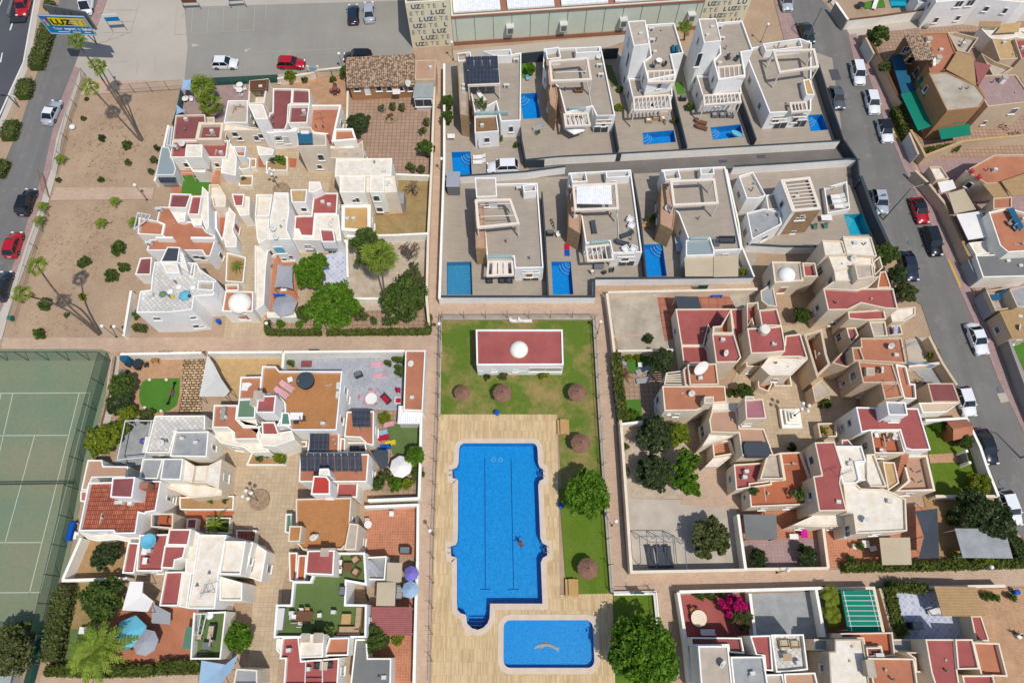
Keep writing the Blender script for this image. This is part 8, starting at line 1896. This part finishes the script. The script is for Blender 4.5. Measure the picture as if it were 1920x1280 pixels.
put('sofa',120,985,'left tan armchair on the white roof terrace',PI,4.1,w_=1.0,cush='beige_fabric',mat='beige_wicker');put('sofa',200,990,'right tan armchair on the white roof terrace',PI,4.1,w_=1.0,cush='beige_fabric',mat='beige_wicker');put('table',135,1085,'tan square coffee table on the white roof terrace',0,4.1,w_=.9,d=.7,mat='beige_wicker')
put('table',722,240,'white square table on the small terracotta terrace',0,w_=.8,d=.8);put('chair',775,275,'white chair right of the square table',-1.3);put('chair',640,260,'white chair left of the square table',1.3);put('pot',675,250,'leafy pot beside the square white table',s=1.3);put('pot',600,340,'potted plant at the patio corner',s=1.3);put('table',185,185,'white low table beside the magenta towel',0,w_=1.0,d=.6)
r_=empty('hanging_towel',(*P(245,150),.1),'magenta towel over a drying rack','towel');G().box((0,0,.9),(.7,1.5,.06)).out('cloth','magenta',r_);G().tube((-.3,-.6,0),(-.3,-.6,.87),.02).tube((.3,.6,0),(.3,.6,.87),.02).tube((.3,-.6,0),(.3,-.6,.87),.02).tube((-.3,.6,0),(-.3,.6,.87),.02).out('leg','metal_white',r_)
put('bench',1245,740,'white garden swing beside the straw canopy',.3,mat='white_fabric');put('bbq',1085,850,'blue garden box on the tiled patio',0,s=1.4)
for x,y,lb in ((1600,625,'left round pot by the corner patio wall'),(1640,622,'second round pot by the corner patio wall'),(1685,630,'third round pot by the corner patio wall'),(1810,630,'green pot in the corner patio niche'),(1500,400,'pot at the stepping stones')):put('pot',x,y,lb,s=1.3)
put('bike',1870,915,'dark bicycle frame leaning in the lower right corner',1.1);put('chair',1880,930,'white chair in the lower right corner patio',.5);put('bin',1850,600,'blue bin in the corner patio niche')
O(1440,640,4)
put('chair',812,705,'white chair at the top of the terracotta roof terrace',0,4.8);put('chair',850,820,'pale chair at the bottom of the terracotta roof terrace',PI,4.8);put('table',900,700,'small table on the terracotta roof terrace',0,4.8,w_=.9,d=.6,mat='beige_fabric');put('sofa',960,700,'white sofa on the terracotta roof terrace',-1.3,4.8,w_=1.2,mat='metal_white',cush='white_fabric')
put('bike',1150,320,'black bicycle on the walled roof yard',.8);put('pot',205,1150,'spiky potted plant on the terracotta terrace',0,3.,s=2.,pot='cream');put('pot',425,675,'yellow flowers in the white planter',0,1.2,s=1.2,mat='leaf_yellow')
r_=empty('garden_arch',(*P(1475,880),0),'white framed garden gate at the curved street wall','gate');G().box((-.8,.5,1),(.3,.3,2)).box((-.8,-.9,1),(.3,.3,2)).out('pillar','white',r_);G().box((-.8,-.2,.9),(.06,1.1,1.7)).out('gate_panel','metal_grey',r_)
O(1440,0,4)
put('table',690,50,'dark round table by the top right pale pool',0,w_=1.2,rnd=True,mat='metal_dark',leg='metal_dark');put('lounger',800,40,'white lounger on the top right lawn',-.4,mat='white_fabric')
r_=empty('covered_dome',(*P(1165,195),0),'round grey covered barbecue dome at the street corner','barbecue');G().rev((0,0,0),[(.8,0),(.85,.5),(.5,1.0),(.05,1.15)],14).out('cover','grey_wall',r_,smooth=True)
put('bike',1760,960,'black bicycle shapes on the sandy upper right yard',1.0);put('bike',1850,1010,'second dark bicycle on the sandy upper right yard',1.3)
O(1440,320,4)
for x,y,m_,lb in ((1520,15,'crimson','red chair on the brown roof terrace'),(1575,60,'crimson','second red chair on the brown roof terrace'),(1850,430,'pale_blue','blue towel chair on the brown terrace'),(1810,400,'grey_fabric','grey chair under the teal awning')):put('chair',x,y,lb,.5,4.1,mat=m_,leg='metal_dark')
put('lounger',1745,930,'blue and white lounger on the cluttered terrace',-1.,2.1,mat='sky_blue');put('table',1690,960,'dark table with blue cloth on the cluttered terrace',0,2.1,w_=1.2,d=.8,mat='blue_awning');put('bin',1830,1010,'white barrel on the cluttered terrace',0,2.1,mat='metal_white')
r_=empty('sack',(*[P(-1440*4+552,-320*4+965)[i] for i in (0,1)],0),'white rubbish sack at the fence of the sandy lot','sack');G().ball((0,0,.35),.45,10,.8).out('bag','white_fabric',r_,smooth=True)
random.seed(21);O(0,0,1)
for o_ in list(bpy.data.objects):
 for k_,(p,b_,h_) in enumerate(VOLS.get(o_.name,())):
  if h_ < 2.8 or area(p) < 9 or o_.name.startswith(('warehouse','veranda','pool_b','gate_t')):continue
  q=inset(p,.7);xs=[a for a,_ in q];ys=[c for _,c in q]
  for _ in range(2+int(area(p) > 45)):
   for _t in range(12):
    x,y=random.uniform(min(xs),max(xs)),random.uniform(min(ys),max(ys))
    if inside((x,y),q) and not any(inside((x,y),p2) and h2 > h_-.3 for j_,(p2,_b,h2) in enumerate(VOLS[o_.name]) if j_ != k_):break
   else:continue
   z=h_-.5;r=random.random();n_=random.uniform(-.2,.2)
   if r < .1:dish(o_,*proj(x,y,z+.9),z,.42,az=random.uniform(-1.6,-.4))
   elif r < .4:G().tube((x,y,z),(x,y,z+.75),.07).rev((x,y,z+.75),[(.13,0),(.13,.1),(.03,.16)],8).out('vent_pipe','metal_grey',o_,0,1)
   elif r < .7:G().box((x,y,z+.35),(.5,.38,.7),n_).out('roof_vent','ac_unit',o_,0,1)
   else:G().box((x,y,z+.06),(.12,random.uniform(.8,1.8),.1+z*0),random.choice((0,PI/2))+n_*.2).box((x+.3,y,z+.2),(.22,.22,.55)).out('pipe_box','roof_beige',o_,0,1)
O(0,0,1)
for x,y,l_ in ((1705,680,'blue and white banner on the yard wall'),):
 a_,b_=P(x,y-2,1.9),P(1754,684,1.9);r_=empty('banner',(*a_,0),l_,'banner');wallmesh(G(),[a_,b_],.9,2.0,.05).out('cloth','pale_blue',r_,0,1)
random.seed(5)
for o_ in list(bpy.data.objects):
 if not o_.name.startswith(('terraced_house','villa')) or o_.name not in VOLS:continue
 done=0
 for k_,(p,b_,h_) in enumerate(VOLS[o_.name]):
  for i in range(len(p)):
   a,c=Vector(p[i]),Vector(p[(i+1) % len(p)]);e=c-a;L=e.length
   if h_ < 2.9 or h_-b_ < 2.4 or L < 2.6 or done > 7:continue
   e /= L;nn=Vector((e.y,-e.x));n_=1 if L < 6 else 2
   for q in range(n_):
    X=a+e*L*((q+.5)/n_+random.uniform(-.06,.06));z=h_-1.7 if h_ < 4.4 or random.random() < .6 else 1.5
    V=Vector((-X.x,-X.y,HC-z))
    if nn.x*V.x+nn.y*V.y < 6:continue
    Y=X+nn*.5
    if any(inside(tuple(Y),p2) and h2 > z-.6 for vl in VOLS.values() for p2,_b,h2 in vl):continue
    blocked=False
    for f in (.02,.035,.05):
     W_=Vector((X.x,X.y,z))+V*f
     if any(inside((W_.x,W_.y),p2) and h2 > W_.z for vl in VOLS.values() for p2,_b,h2 in vl):blocked=True
    if blocked:continue
    x_,y_=proj(X.x,X.y,z)
    if not (-20 < x_ < 1940 and -20 < y_ < 1300):continue
    r_=random.random();done += 1
    win(o_,x_,y_,random.uniform(.6,1.1),random.uniform(.8,1.3) if r_ < .8 else 1.5,'arch' if r_ < .35 else 'win',pane='glass' if r_ < .75 else 'wood' if r_ < .85 else 'ac_unit')
W_=pts('156,182 325,175 300,300 266,410 250,450 225,625 20,630 80,440 110,300')
xs=[a for a,_ in W_];ys=[b for _,b in W_];cs=[]
while len(cs) < 520:
 x,y=random.uniform(min(xs),max(xs)),random.uniform(min(ys),max(ys))
 if inside((x,y),W_) and math.sin(x*.5)+math.cos(y*.37)+random.uniform(-1.2,1.2) > .2:cs.append((x,y))
for mt,sl,lb in (('leaf_olive',cs[:130],'sparse dry green weeds on the sandy lot'),('dry_soil',cs[130:],'scattered stones and dead tufts on the sandy lot')):
 c_=np.array([(x,y,.06) for x,y in sl for _ in range(7)]);c_ += rng.normal(size=c_.shape)*np.array([.14,.14,.02])
 prop(cloud('weeds' if mt == 'leaf_olive' else 'pebbles',c_,.075,mt,None),lb,'weeds' if mt == 'leaf_olive' else 'pebbles',kind='stuff')
